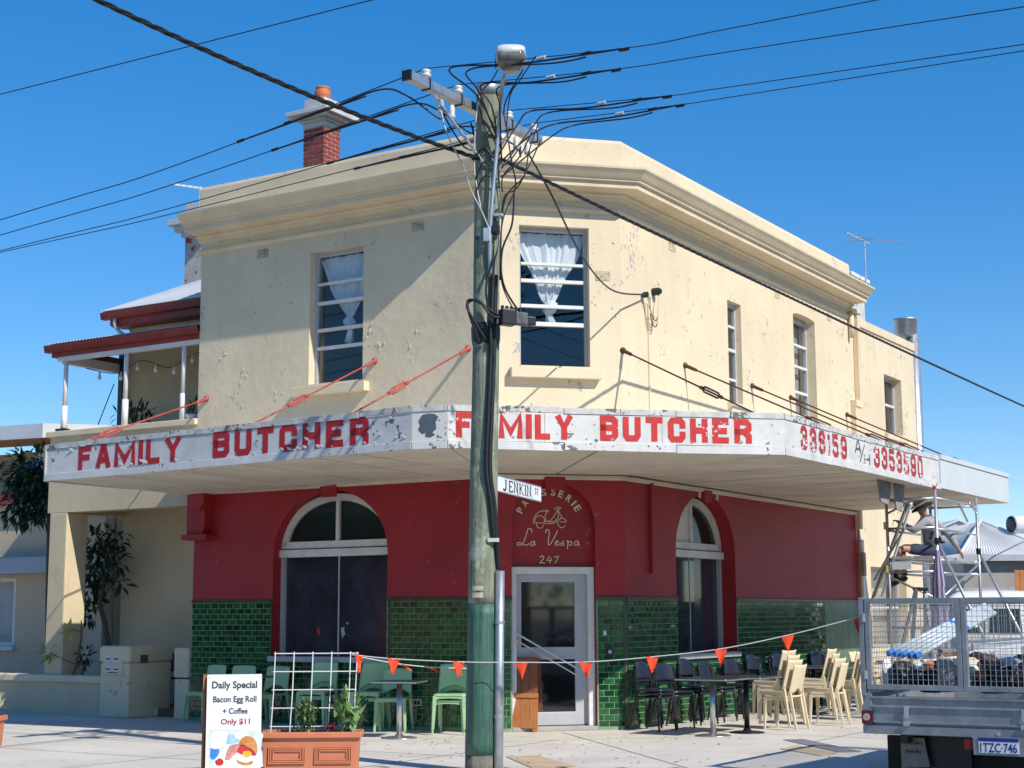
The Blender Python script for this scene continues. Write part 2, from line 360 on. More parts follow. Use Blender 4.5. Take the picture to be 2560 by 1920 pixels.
def textmesh(body, size, bold=0.0, xs=1.0, spacing=1.0):
    cu = bpy.data.curves.new('t', 'FONT'); cu.body = body; cu.size = size; cu.offset = bold; cu.space_character = spacing; cu.resolution_u = 3
    cu.align_x = 'CENTER'; cu.align_y = 'CENTER'
    ob = bpy.data.objects.new('t', cu); col.objects.link(ob)
    dg = bpy.context.evaluated_depsgraph_get(); dg.update()
    me = bpy.data.meshes.new_from_object(ob.evaluated_get(dg)); bpy.data.objects.remove(ob); bpy.data.curves.remove(cu)
    vs = [(v.co.x*xs, v.co.y) for v in me.vertices]; fs = [tuple(p.vertices) for p in me.polygons]; bpy.data.meshes.remove(me)
    return vs, fs
def text(F, body, u, z, o, w, h, material, parent, bold=.0, rot=0, name='lettering', flip=False, spacing=1.0):
    vs, fs = textmesh(body, 1.0, bold, 1, spacing)
    x0 = min(v[0] for v in vs); x1 = max(v[0] for v in vs); y0 = min(v[1] for v in vs); y1 = max(v[1] for v in vs)
    sx = (w/(x1-x0)) if w else h/(y1-y0); sy = h/(y1-y0); c, s = math.cos(rot), math.sin(rot)
    sg = -1 if flip else 1; mb = MB(); P = []
    for x, y in vs:
        a = (x-(x0+x1)/2)*sx; b = (y-(y0+y1)/2)*sy; P.append(F(u + sg*(a*c-b*s), o, z + a*s+b*c))
    mb.add(P, fs); return mb.build(name, material, parent)
def arc(cx, cz, rx, rz, a0, a1, n):
    return [(cx + rx*math.cos(R(a0+(a1-a0)*i/n)), cz + rz*math.sin(R(a0+(a1-a0)*i/n))) for i in range(n+1)]
def spline(pts, n=8):
    P = [V(p) for p in pts]; out = []
    for i in range(len(P)-1):
        p0 = P[max(i-1, 0)]; p1 = P[i]; p2 = P[i+1]; p3 = P[min(i+2, len(P)-1)]
        for k in range(n):
            t = k/n; out.append(.5*((2*p1)+(-p0+p2)*t+(2*p0-5*p1+4*p2-p3)*t*t+(-p0+3*p1-3*p2+p3)*t**3))
    return out + [P[-1]]
def leafmesh(mb, p, d, up, L, W):
    d = d.normalized(); sd = d.cross(up)
    if sd.length < 1e-3: sd = d.cross(V((1, 0, 0)))
    sd.normalize(); nn = sd.cross(d)
    a = p; b = p + d*L*.45 + sd*W/2 + nn*L*.06; c = p + d*L - nn*L*.12; e = p + d*L*.45 - sd*W/2 + nn*L*.06; mid = p + d*L*.5
    mb.add([a, b, c, e, mid], [(0, 1, 4), (1, 2, 4), (0, 4, 3), (4, 2, 3)])
def rv(s=1): return V((random.gauss(0, 1), random.gauss(0, 1), random.gauss(0, 1)))*s

# ============================================================ GROUND
def sheet(name, pts, z, material, thick=None):
    mb = MB(); mb.face([V((p[0], p[1], z)) for p in pts]); return struct(mb.build(name, material))
ROADZ = -.12
sheet('road', [(-400, -400), (400, -400), (400, 600), (-400, 600)], ROADZ, ASPH)
LK, RK = 6.9, 5.05                                        # kerb distances from the left and right walls
def crossing():
    # intersection of left kerb line and right kerb line
    a = J + nl*LK; b = K + nr*RK; d = b-a
    det = dl.x*(-dr.y) - dl.y*(-dr.x); t = (d.x*(-dr.y) - d.y*(-dr.x))/det
    return a + dl*t
XC = crossing()
def rounded(off, rad):
    # kerb outline of the corner with a rounded nose, moved inwards by off
    c = XC - (nl+nr)*off; rr = rad; cen = c - (nl+nr)*rr
    pts = [c + dl*120]
    for i in range(13):
        t = i/12*math.pi/2; pts.append(cen + nl*rr*math.cos(t) + nr*rr*math.sin(t))
    pts.append(c + dr*120); return pts
def plot(off, rad, z):
    p = rounded(off, rad); return [V((q.x, q.y, z)) for q in p + [XC + dl*120 + dr*120]]
mb = MB(); mb.face(plot(.0, 3.4, .0)); fp = struct(mb.build('footpath', CONC))
ko = rounded(0, 3.4); ki = rounded(.16, 3.24)
mb = MB()
for i in range(len(ko)-1):
    a, b, c, d = ko[i], ko[i+1], ki[i+1], ki[i]
    P = [V((q.x, q.y, z)) for z in (ROADZ-.05, .004) for q in (a, b, c, d)]
    mb.add(P, [(4, 5, 6, 7), (0, 1, 5, 4), (2, 3, 7, 6)])
struct(mb.build('kerb', KERB))
def joint(a, b, w=.014):
    a = V((a.x, a.y, .0035)); b = V((b.x, b.y, .0035)); s_ = (b-a).normalized().cross(Z)*w/2
    m_ = MB(); m_.face([a-s_, b-s_, b+s_, a+s_]); return m_.build('paving_joint', JOINT, fp)
for o in (3.1, 4.9): joint(FL(30, o, 0), FL(-2.0, o, 0))
for u in (-1.5, 1.2, 3.9, 6.6, 9.3, 12): joint(FL(u, .55, 0), FL(u, 6.7, 0))
for o in (3.0,): joint(FR(-1.2, o, 0), FR(20, o, 0))
for u in (.2, 2.6, 5.0, 7.4): joint(FR(u, .1, 0), FR(u, 4.85, 0))
joint(FC(-2.6, 1.5, 0), FC(.6, 1.5, 0)); joint(FC(-1.0, .2, 0), FC(-1.0, 6.0, 0))
# coloured cover plates let into the paving
def plate(name, px, material, lab, cat):
    q = [gnd(*p) for p in px]; m_ = MB(); m_.add([V((p.x, p.y, .004)) for p in q] + [V((p.x, p.y, .008)) for p in q], [(4, 5, 6, 7), (0, 1, 5, 4), (1, 2, 6, 5), (2, 3, 7, 6), (3, 0, 4, 7)])
    return tag(m_.build(name, material), lab, cat)
plate('pit_cover', [(1957, 1850), (2010, 1849), (2155, 1880), (2095, 1881)], GREYPATCH, 'long grey steel pit cover set in the paving below the cream chairs', 'cover')
plate('paving_slab', [(1950, 1873), (1990, 1865), (2095, 1884), (2050, 1890)], TAN, 'small tan paving slab beside the grey pit cover', 'slab')
plate('tactile_slab', [(1265, 1893), (1345, 1890), (1440, 1917), (1330, 1921)], TAN, 'tan paving slab at the foot of the timber pole', 'slab')
# leaf litter
mb = MB()
for i in range(260):
    if random.random() < .6: p = FR(random.uniform(0, 9), random.uniform(.5, 4.6), .006)
    else: p = FC(random.uniform(-4, 1), random.uniform(.6, 5.5), .006)
    a = random.uniform(0, 6.28); leafmesh(mb, p, V((math.cos(a), math.sin(a), random.uniform(0, .3))), Z, random.uniform(.03, .075), .03)
lt = mb.build('leaf_litter', BARK, kind='stuff'); lt['label'] = 'dry brown leaf litter scattered on the paving'; lt['category'] = 'leaf litter'

# ============================================================ CORNER BUILDING
bld = thing('corner_building', 'cream two storey corner building with maroon and green tiled shopfront', 'building', K)
def B(mb, name, material, **k): return mb.build(name, material, bld, **k)
UL, CL, UR, UWG = 5.42, -2.047, 9.62, 13.75
ZS, ZP = 3.52, 7.62      # top of shopfront wall; top of upper wall under the cornice
def rect(u0, u1, z0, z1): return [(u0, z0), (u1, z0), (u1, z1), (u0, z1)]
def archop(u0, u1, z0, zs, zt, n=20):
    return [(u0, z0), (u1, z0)] + [(u1, zs)] + arc((u0+u1)/2, zs, (u1-u0)/2, zt-zs, 0, 180, n)[1:-1] + [(u0, zs)]
T = .32
WL_UP = rect(2.13, 3.16, 5.02, 7.11); WC_UP = rect(-1.51, -.47, 5.06, 7.14)
WR1 = rect(3.77, 4.32, 5.03, 6.75)
WR2 = [(6.68, 4.6), (7.76, 4.6), (7.76, 6.98)] + arc(7.22, 6.98, .54, .06, 0, 180, 10)[1:-1] + [(6.68, 6.98)]
# upper walls (slightly overlapping at the mitred corners)
B(MB().prism(FL, rect(.0, UL, ZS, ZP), -T, 0, [WL_UP]), 'wall', CREAM2)
B(MB().prism(FC, rect(CL, 0, ZS, ZP), -T, -.001, [WC_UP]), 'wall', CREAM)
B(MB().prism(FR, rect(.0, UR, ZS, ZP), -T, 0, [WR1, WR2]), 'wall', CREAM)
# shopfront walls
AL = archop(1.64, 3.79, .95, 2.5, 3.43); AC = archop(-1.64, -.43, -.1, 2.85, 3.43); AR = archop(1.64, 3.82, .95, 2.55, 3.44)
TT = 1.83
# maroon above the dado; the openings run down through it
def cut(op, z): return [(a, max(b, z)) for a, b in op]
B(MB().prism(FL, [(-.0, 0), (UL, 0), (UL, ZS), (0, ZS)], -T, .004, [AL]), 'wall', MAROON)
B(MB().prism(FC, [(CL, 0), (-1.64, 0), (-1.64, 2.85)] + arc(-1.035, 2.85, .605, .58, 180, 0, 20)[1:-1] + [(-.43, 2.85), (-.43, 0), (0, 0), (0, ZS), (CL, ZS)], -T, .003), 'wall', MAROON)
B(MB().prism(FR, [(0, 0), (UR, 0), (UR, ZS), (0, ZS)], -T, .004, [AR]), 'wall', MAROON)
# keystones
for F, c in ((FL, 2.715), (FC, -1.02), (FR, 2.75)):
    B(MB().prism(F, [(c-.13, 3.33), (c+.13, 3.33), (c+.16, 3.515), (c-.16, 3.515)], 0, .05), 'keystone', MAROON, bevel=.006)
# scrolled end bracket at the left end of the shopfront, and its ledge
B(MB().prism(FL, [(5.06, 3.51), (5.06, 2.95), (5.12, 2.84), (UL+.02, 2.84), (UL+.02, 3.51)], 0, .17), 'bracket', MAROON, bevel=.01)
B(MB().prism(FL, [(5.02, 3.51), (5.02, 3.34), (5.10, 3.22), (5.3, 3.22), (5.3, 3.51)], .17, .24), 'bracket', MAROON, bevel=.01)
B(MB().box(FL, 4.96, UL+.06, 0, .24, 2.76, 2.845), 'ledge', MAROON, bevel=.008)
# wall groove pipe on the right facade
B(MB().box(FR, .78, .86, .004, .05, 2.17, 3.5), 'pilaster_strip', MAROON, bevel=.006)
for u in (2.47, 3.12): B(MB().box(FR, u, u+.05, .004, .03, 3.38, 3.5), 'wall_strap', SOFF)
# skirting at the soffit line
B(MB().sweep([FL(UL, 0, 0), FL(0, 0, 0), FC(0, 0, 0), FR(UR, 0, 0)], [nl, nc, nr], [(.0, 3.47), (.05, 3.49), (.05, 3.53), (.0, 3.53)]), 'soffit_moulding', SOFF)

# glazed tile dado: grout bed, capping, then tiles one by one
TW, TH, GP = .152, .0825, .009
def dado(F, spans, name='tiled_dado'):
    mb = MB()
    for (a, b, z0, z1) in spans: mb.box(F, a, b, .0045, .012, z0, z1)
    return B(mb, name, GROUT)
DL = dado(FL, [(0.0, 1.64, 0, TT), (3.79, UL, 0, TT), (1.64, 3.79, 0, .95)])
DC0 = dado(FC, [(CL, -1.64, 0, TT)]); DC = dado(FC, [(-.43, 0, 0, TT)])
DR_ = dado(FR, [(0, 1.64, 0, TT), (3.82, 7.75, 0, TT), (1.64, 3.82, 0, .95)])
B(MB().box(FR, 7.75, UR, .0045, .02, 0, TT), 'pale_board', TILEP, label='pale green unfinished board at the end of the tiled wall')
mb = MB()
for u in (8.0, 8.3, 8.62, 8.95, 9.3): mb.box(FR, u, u+.006, .02, .022, 0, TT)
for z in (.3, .62, .95, 1.27, 1.58): mb.box(FR, 7.75, UR, .02, .022, z, z+.006)
B(mb, 'board_joint', GROUT)
tile_me = {}
def tile_mesh(w):
    k = round(w, 4)
    if k not in tile_me:
        h = TH-GP; mb = MB(); d = .009; e = .006
        mb.add([(0, 0, 0), (w, 0, 0), (w, 0, h), (0, 0, h), (e, -d, e), (w-e, -d, e), (w-e, -d, h-e), (e, -d, h-e)], [(4, 5, 6, 7), (0, 1, 5, 4), (1, 2, 6, 5), (2, 3, 7, 6), (3, 0, 4, 7)])
        me = bpy.data.meshes.new('tile'); me.from_pydata(mb.v, [], mb.f); me.materials.append(TILE); tile_me[k] = me
    return tile_me[k]
cand = []
def lay(F, ax, nrm, u0, u1, z0, z1, par, sgn):
    n = int((z1-z0)/TH); 
    for r_ in range(n):
        z = z1 - TH*(r_+1); off = (r_ % 2)*TW/2; u = u0 - off
        while u < u1-.012:
            a = max(u+GP/2, u0+.003); b = min(u+TW-GP/2, u1-.003)
            if b-a > .02: cand.append((F, ax, nrm, a, b, z+GP/2, par, sgn))
            u += TW
lay(FL, dl, nl, 0.02, 1.63, .0, TT-.05, DL, -1); lay(FL, dl, nl, 3.80, UL-.01, 0, TT-.05, DL, -1); lay(FL, dl, nl, 1.64, 3.79, 0, .92, DL, -1)
lay(FC, dc, nc, CL+.02, -1.66, 0, TT-.05, DC0, 1); lay(FC, dc, nc, -.41, -.02, 0, TT-.05, DC, 1)
lay(FR, dr, nr, .02, 1.63, 0, TT-.05, DR_, 1); lay(FR, dr, nr, 3.84, 7.74, 0, TT-.05, DR_, 1); lay(FR, dr, nr, 1.64, 3.82, 0, .92, DR_, 1)
def tkey(c):
    F, ax, nrm, a, b, z, par, sgn = c
    # corner facade and the open stretches of the left facade show largest
    if par is DC: return 0
    if par is DC0: return 1
    if par is DL and a < 1.63: return 2 if z > .55 else 6
    if par is DR_ and a < 1.63: return 4
    if par is DL and a > 3.79: return 5 if z > .7 else 7
    return 8
cand.sort(key=tkey)
for c in cand[:300]:
    F, ax, nrm, a, b, z, par, sgn = c
    o = bpy.data.objects.new('tile', tile_mesh(b-a)); col.objects.link(o); o.parent = par; o.matrix_parent_inverse = Matrix()
    xax = ax if sgn > 0 else -ax; org = F(a if sgn > 0 else b, .012, z)
    mw = Matrix((xax, -nrm, Z)).transposed().to_4x4(); mw.translation = org
    o.matrix_basis = Matrix.Translation(-V((0, 0, 0))) @ mw
    o.matrix_parent_inverse = Matrix()          # dado panels keep world-aligned axes
rest = {}
for c in cand[300:]:
    F, ax, nrm, a, b, z, par, sgn = c; mb = rest.setdefault(id(par), (MB(), par))[0]; h = TH-GP; e = .006
    q = [(a, z), (b, z), (b, z+h), (a, z+h)]; q2 = [(a+e, z+e), (b-e, z+e), (b-e, z+h-e), (a+e, z+h-e)]
    tt = random.uniform(-.0012, .0012)
    mb.add([F(x, .012, y) for x, y in q] + [F(x, .021 + (tt if i in (1, 2) else -tt), y) for i, (x, y) in enumerate(q2)], [(4, 5, 6, 7), (0, 1, 5, 4), (1, 2, 6, 5), (2, 3, 7, 6), (3, 0, 4, 7)])
for mb, par in rest.values():
    o = mb.build('tile_field', TILE, par, kind='stuff')
# dado capping
CAPM = mat('olive_cap_tile', (.05,.075,.035), .3, var=.25, vs=6)
for F, a, b in ((FL, 0, 1.64), (FL, 3.79, UL), (FC, CL, -1.64), (FC, -.43, 0), (FR, 0, 1.64), (FR, 3.82, UR)):
    B(MB().box(F, a, b, .0045, .03, TT-.045, TT+.004), 'dado_cap', CAPM, bevel=.006)
for F, u in ((FL, 3.80), (FC, -.02), (FR, .02), (FL, 1.60)): B(MB().box(F, u-.02, u+.012, .012, .027, 0, TT-.045), 'edge_tile', CAPM, bevel=.004)
# electrical outlet and small notices beside the door
B(MB().box(FC, -.30, -.20, .02, .045, 1.02, 1.12), 'outlet_plate', BLACKP, bevel=.004); B(MB().lathe(FC(-.25, .045, 1.07), [(.03, 0), (.028, .012)], 14, nc), 'outlet_cap', STEEL)
B(MB().box(FC, -.33, -.29, .02, .026, 1.30, 1.36), 'notice', SIGNW)
B(MB().box(FL, 1.02, 1.16, .02, .03, .33, .42), 'vent_grille', WHITEP)
for u in (1.035, 1.095): B(MB().box(FL, u, u+.05, .03, .032, .345, .405), 'vent_slot', DARK)

# ---- windows of the shopfront
def shop_window(F, u0, u1, z0, zs, zt, dep, board, light_m, flip=1):
    w = B(MB().box(F, u0-.005, u1+.005, -dep-.06, -dep-.045, z0, zs), 'window', board)
    c = (u0+u1)/2; rx = (u1-u0)/2; rz = zt-zs
    o_ = arc(c, zs, rx-.01, rz-.02, 0, 180, 24); i_ = arc(c, zs, rx-.12, rz-.13, 0, 180, 24)
    fr = MB()
    P = o_ + i_[::-1]; fr.prism(F, P, -dep-.045, -dep+.03)
    fr.box(F, u0, u1, -dep-.045, -dep+.03, zs-.03, zs+.075); fr.box(F, c-.03, c+.03, -dep-.045, -dep+.02, zs+.07, zt-.1)
    fr.build('arch_frame', WHITEP, bld, bevel=.006)
    B(MB().box(F, u0-.0, u1+.0, -dep-.04, -dep+.07, zs-.16, zs-.045), 'transom', WHITEP, bevel=.008)
    for x in (u0, u1-.06): B(MB().box(F, x, x+.06, -dep-.05, -dep+.02, z0, zs-.16), 'jamb', GREYP)
    B(MB().box(F, c-.012, c+.012, -dep-.046, -dep-.035, z0, zs-.16), 'mullion', GREYP)
    B(MB().box(F, u0-.04, u1+.04, -dep-.05, .06, z0-.07, z0+.01), 'sill', GREYP, bevel=.01)
    for s in (0, 1):
        a = [p for p in i_ if (p[0] > c+.03 if s else p[0] < c-.03)]
        q = ([(c+.03, zs+.075)] + [(p[0], max(p[1], zs+.075)) for p in a] + [(c+.03, zt-.14)]) if s else ([(c-.03, zt-.14)] + [(p[0], max(p[1], zs+.075)) for p in a] + [(c-.03, zs+.075)])
        B(MB().prism(F, q, -dep-.045, -dep-.03), 'fanlight_pane', light_m[s])
    return w
shop_window(FL, 1.64, 3.79, .98, 2.62, 3.42, .20, BLACKF, (BGREEN, BGREEN))
shop_window(FR, 1.64, 3.82, .98, 2.62, 3.43, .26, BLACKF, (WHITEP, BGREEN))
B(MB().box(FR, 2.2, 2.9, -.304, -.302, 1.0, 2.45), 'glass_pane', mat('dark_mirror_glass', (.03,.04,.055), .03, var=.2, vs=2, spec=1.0))
# small stickers on the dark window
for (px, py), w_, h_, mm in (((796, 1578), .09, .16, TOM), ((857, 1580), .10, .2, STEEL), ((868, 1558), .05, .05, STEEL)):
    u, z = pl(px, py, -.24); B(MB().prism(FL, [(u+w_*.5*math.cos(a*.7)*(.6+.4*(a % 2)), z+h_*.5*math.sin(a*.7)*(.6+.4*(a % 2))) for a in range(9)], -.243, -.24), 'sticker', mm)

# ---- entrance: recessed niche, lettering, door
niche = B(MB().prism(FC, [(-1.66, 2.2), (-.41, 2.2), (-.41, 2.85)] + arc(-1.035, 2.85, .625, .60, 0, 180, 20)[1:-1] + [(-1.66, 2.85)], -.2, -.15), 'niche_panel', MAROON)
fr = MB(); fr.prism(FC, [(-1.635, .06), (-1.635, 2.25), (-.435, 2.25), (-.435, .06), (-.53, .06), (-.53, 2.15), (-1.56, 2.15), (-1.56, .06)], -.2, -.06)
B(fr, 'door_frame', WHITEP, bevel=.008)
B(MB().box(FC, -1.64, -.43, -.34, .02, .0, .06), 'door_step', KERB, bevel=.01)
fr = MB(); fr.prism(FC, rect(-1.56, -.53, .07, 2.15), -.20, -.15, [rect(-1.47, -.70, 1.14, 2.04), rect(-1.47, -.70, .25, .97)])
door = B(fr, 'door', GREYP, bevel=.006)
for z0, z1 in ((1.13, 2.05), (.24, .98)): MB().box(FC, -1.48, -.69, -.185, -.175, z0, z1).build('glass_pane', mat('dark_door_glass', (.012,.014,.018), .04, var=.2, vs=2, spec=.9), door)
hm = MB(); a0, a1 = pc(1290, 1583, -.05), pc(1445, 1672, -.05)
hm.tube([FC(a0[0], -.05, a0[1]), FC(a1[0], -.05, a1[1])], .014); a0, a1 = pc(1290, 1600, -.05), pc(1445, 1690, -.05)
hm.tube([FC(a0[0], -.05, a0[1]), FC(a1[0], -.05, a1[1])], .011); hm.build('push_bar', STEEL, door)
for z in (1.35, 1.2): MB().lathe(FC(-1.53, -.15, z), [(.028, 0), (.026, .02), (.016, .03)], 12, nc).build('lock', STEEL, door)
# lettering in the niche, read off at picture scale
def zz(x, y): return pc(1120+x/4.879, 1180+y/4.879, -.146)
LO = -.1445
def script(lines, w, name, sp=True):
    for k, (mm, ww, oo) in enumerate(((LETSH, w*1.75, LO-.002), (GOLD, w, LO))):
        mb = MB()
        for i, l in enumerate(lines):
            q = [V(zz(*p)) for p in l]
            if sp and len(q) > 2: q = spline([V((a.x, a.y, 0)) for a in q], 6); q = [V((a.x, a.y)) for a in q]
            mb.strip(FC, [(a.x, a.y) for a in q], ww, oo + i*.0004)
        mb.build(name if k else name+'_outline', mm, niche)
PH = .105
for ch_, ang in zip('PATISSERIE', (154, 139, 125, 113, 99.5, 83, 69, 53, 41, 30)):
    c = zz(1235+397*math.cos(R(ang)), 640-397*math.sin(R(ang)))
    w_ = .026 if ch_ == 'I' else .074
    text(FC, ch_, c[0], c[1], LO-.002, w_*1.22, PH*1.14, LETSH, niche, .06, R(ang-90), 'letter_outline')
    text(FC, ch_, c[0], c[1], LO+.0015, w_, PH, GOLD, niche, .03, R(ang-90), 'letter')
script([[(1040,632),(1045,575),(1075,520),(1125,480),(1170,475)], [(1110,487),(1165,470),(1215,468),(1222,480),(1180,484)], [(1215,485),(1190,520),(1185,560),(1205,600),(1240,595),(1275,565),(1305,520),(1340,455)],
        [(1295,455),(1330,432),(1365,430),(1370,445),(1330,462)], [(1340,460),(1362,505),(1385,545),(1340,590),(1290,625),(1210,628),(1130,622),(1060,618)], [(1330,470),(1350,520),(1330,570),(1280,605),(1215,605),(1170,590)],
        [(1060,615),(1062,570),(1090,540),(1130,535),(1165,555),(1178,590),(1170,620)], [(1075,622),(1085,665),(1120,685),(1150,675),(1165,648)], [(1330,600),(1350,655),(1385,680),(1415,670),(1430,650)], [(1350,590),(1380,565),(1420,570),(1440,610),(1400,608),(1360,610)]], .0105, 'scooter_emblem')
script([[(1018,740),(1022,710),(1000,690),(975,700),(955,760),(935,820),(905,880),(870,895),(845,885),(850,865),(880,862),(925,885),(965,890),(990,870)], [(1060,850),(1030,848),(1008,870),(1010,895),(1035,895),(1058,850),(1055,885),(1075,892)],
        [(1190,745),(1195,712),(1220,705),(1235,730),(1228,800),(1222,860),(1230,890),(1255,870),(1300,790),(1340,710)], [(1300,868),(1335,862),(1345,845),(1325,840),(1308,865),(1315,893),(1345,890),(1365,870)],
        [(1370,885),(1400,850),(1402,842),(1400,862),(1418,880),(1400,896),(1375,890)], [(1445,850),(1462,845),(1455,940)], [(1460,870),(1490,845),(1510,860),(1500,888),(1470,892)], [(1590,848),(1560,845),(1540,868),(1543,893),(1570,892),(1592,848),(1588,885),(1608,890)]], .0145, 'script_lettering')
script([[(1125,1045),(1140,1025),(1165,1030),(1165,1055),(1140,1085),(1118,1112)], [(1118,1112),(1150,1105),(1185,1112)]], .015, 'street_number')
script([[(1235,1025),(1205,1082),(1268,1078)], [(1258,1045),(1240,1118)], [(1290,1035),(1350,1028),(1325,1075),(1305,1115)]], .015, 'street_number', sp=False)

# ---- upper windows
def sash_window(F, u0, u1, z0, z1, dep, rails, curtain=None, sill=None, frame_m=GREYP, side=1):
    fr = MB(); fr.prism(F, rect(u0-.0, u1+.0, z0, z1), -dep-.07, -dep, [rect(u0+.045, u1-.045, z0+.05, z1-.06)])
    w = B(fr, 'window', frame_m, bevel=.004)
    for z, t in rails: MB().box(F, u0+.05, u1-.05, -dep-.06, -dep+.012, z-t/2, z+t/2).build('glazing_bar', WHITEP, w, bevel=.003)
    zs_ = [z0+.06] + sorted(z for z, t in rails) + [z1-.07]
    for a, b in zip(zs_[:-1], zs_[1:]): MB().face([F(u0+.05, -dep-.04, a+.008), F(u1-.05, -dep-.04, a+.008), F(u1-.05, -dep-.04, b-.008), F(u0+.05, -dep-.04, b-.008)]).build('glass_pane', GLASS, w)
    if sill:
        B(MB().box(F, sill[0], sill[1], 0.0, .13, z0-.155, z0-.01), 'sill', CREAMT, bevel=.008)
        B(MB().box(F, u0, u1, -dep-.05, .04, z0-.012, z0+.03), 'sill_slope', CREAMT, bevel=.006)
    return w
wL = sash_window(FL, 2.13, 3.16, 5.02, 7.11, .14, [(5.62, .05), (5.90, .05), (6.32, .05), (6.62, .035)], sill=(2.0, 3.38))
wC = sash_window(FC, -1.51, -.47, 5.06, 7.14, .12, [(5.72, .06), (5.98, .05), (6.35, .05), (6.60, .04)], sill=(-1.66, -.33))
w1 = sash_window(FR, 3.77, 4.32, 5.03, 6.75, .10, [(5.45, .04), (5.95, .05), (6.35, .04)])
w2 = sash_window(FR, 6.68, 7.76, 4.62, 6.98, .17, [(5.2, .045), (5.62, .05), (6.1, .045), (6.5, .045)])
B(MB().prism(FR, [(7.76, 6.98)] + arc(7.22, 6.98, .54, .06, 0, 180, 10)[1:-1] + [(6.68, 6.98)], -.3, -.2), 'window_head', CREAMT)
B(MB().box(FR, 3.68, 4.42, 0, .09, 4.86, 5.02), 'sill', CREAMT, bevel=.008)
def curtain(F, c, w, ztop, zk, zb, o, par, lean=0):
    mb = MB(); NU, NV = 44, 26; P = []; faces = []
    for j in range(NV+1):
        t = j/NV; z = ztop + (zk-ztop)*t
        ww = w*(1-t)**.85*.5 + .055 + .02*math.sin(t*9+c); cx = c + lean*t + .02*math.sin(t*5)
        for i in range(NU+1):
            s = i/NU*2-1; P.append(F(cx + s*ww, o + .022*math.sin(s*24 + 2.2*math.sin(s*5+c) + t*1.5)*(1-.5*t) + .016*math.sin(s*9+3+t) + .008*math.sin(s*47), z))
    for j in range(NV):
        for i in range(NU): a = j*(NU+1)+i; faces.append((a, a+1, a+NU+2, a+NU+1))
    mb.add(P, faces); cu = mb.build('curtain', CURT, par, smooth=True)
    kn = MB(); pr_ = [(.03, zk+.05), (.085, zk+.0), (.10, zk-.06), (.085, zk-.12), (.05, zk-.16), (.07, zb+.03), (.02, zb)]
    vs = []; seg = 18
    for r_, z in pr_:
        for k in range(seg): a = 2*math.pi*k/seg; rr = r_*(1+.25*math.sin(5*a+z*30)); vs.append(F(c+lean+.02*math.sin(z*20)+rr*math.cos(a), o+rr*.6*math.sin(a), z))
    kn.add(vs, [(i*seg+k, i*seg+(k+1) % seg, (i+1)*seg+(k+1) % seg, (i+1)*seg+k) for i in range(len(pr_)-1) for k in range(seg)]); kn.build('curtain_knot', CURT, par, smooth=True)
curtain(FL, 2.60, 1.0, 7.05, 6.05, 5.68, -.26, wL, -.02); curtain(FC, -1.02, 1.0, 7.08, 6.05, 5.75, -.24, wC, .02)
MB().box(FR, 7.3, 7.72, -.36, -.34, 4.7, 6.9).build('curtain', mat('grey_curtain', (.35,.36,.36), .9), w2)

# ---- string course, cornice, parapet along the three fronts
path = [FL(UL+.03, 0, 0), FL(0, 0, 0), FC(0, 0, 0), FR(UR+.03, 0, 0)]; outs = [nl, nc, nr]
B(MB().sweep(path, outs, [(-.02, 7.36), (.03, 7.365), (.045, 7.39), (.045, 7.42), (.02, 7.44), (-.02, 7.44)]), 'string_course', CREAMT)
B(MB().sweep(path, outs, [(-.3, 7.53), (.03, 7.53), (.035, 7.56), (.07, 7.57), (.075, 7.60), (.12, 7.615), (.125, 7.65), (.38, 7.66), (.385, 7.745), (.43, 7.75), (.435, 7.78), (.47, 7.80), (.52, 7.86), (.56, 7.90), (.565, 7.93), (.06, 7.975), (-.3, 7.975)]), 'cornice', CREAMT)
B(MB().sweep(path, outs, [(-.28, 7.955), (.045, 7.955), (.05, 8.42), (.035, 8.47), (-.26, 8.47)]), 'parapet', PARAPET)
B(MB().sweep([FL(5.4, 0, 0), FL(0, 0, 0), FC(0, 0, 0), FR(9.6, 0, 0)], outs, [(-.06, 7.44), (.012, 7.44), (.012, 7.56), (-.06, 7.56)]), 'frieze', CREAM)
u, z = pl(945, 458, .06); B(MB().lathe(FL(u, .05, z), [(.05, 0), (.05, .06), (.03, .06)], 14, nl), 'weep_pipe', CREAMT)
# air vents in the wall
VENT = mat('vent_brick', (.60,.49,.33), .9, var=.2, vs=30, chips=((.25,.2,.14), 60, .30))
for F, fn, px, py in ((FL, pl, 657, 634), (FL, pl, 1045, 567), (FC, pc, 1507, 690), (FR, pr, 1680, 617), (FR, pr, 1942, 736), (FR, pr, 2072, 793)):
    u, z = fn(px, py); B(MB().box(F, u-.11, u+.11, -.01, .006, z-.07, z+.07), 'air_vent', VENT)
# ---- rear wing on the right, roof slabs and closing walls so the rooms are dark
WG = rect(11.68, 12.81, 5.30, 6.53)
B(MB().prism(FR, rect(UR, UWG, 0, 7.32), -T, -.004, [WG, rect(10.4, 12.6, .9, 2.5)]), 'wing_wall', CREAM)
B(MB().box(FR, UR-.0, UWG+.03, -.3, .03, 7.30, 7.47), 'wing_parapet', CREAMT, bevel=.01)
ww = sash_window(FR, 11.68, 12.81, 5.30, 6.53, .17, [(5.95, .05)])
gw = sash_window(FR, 10.4, 12.6, .9, 2.5, .18, [(1.7, .05)])
MB().box(FR, 10.4, 12.6, -.5, -.45, .9, 2.5).build('blind', NBWALL, gw)
B(MB().box(FR, 11.6, 12.88, 0, .08, 5.16, 5.29), 'sill', CREAMT, bevel=.008)
B(MB().box(FR, UWG-.3, UWG, -5, -T-.002, 0, 7.4), 'wing_wall', CREAM)
B(MB().box(FL, UL-.3, UL-.002, -7, -T-.002, 0, 8.4), 'side_wall', CREAM)
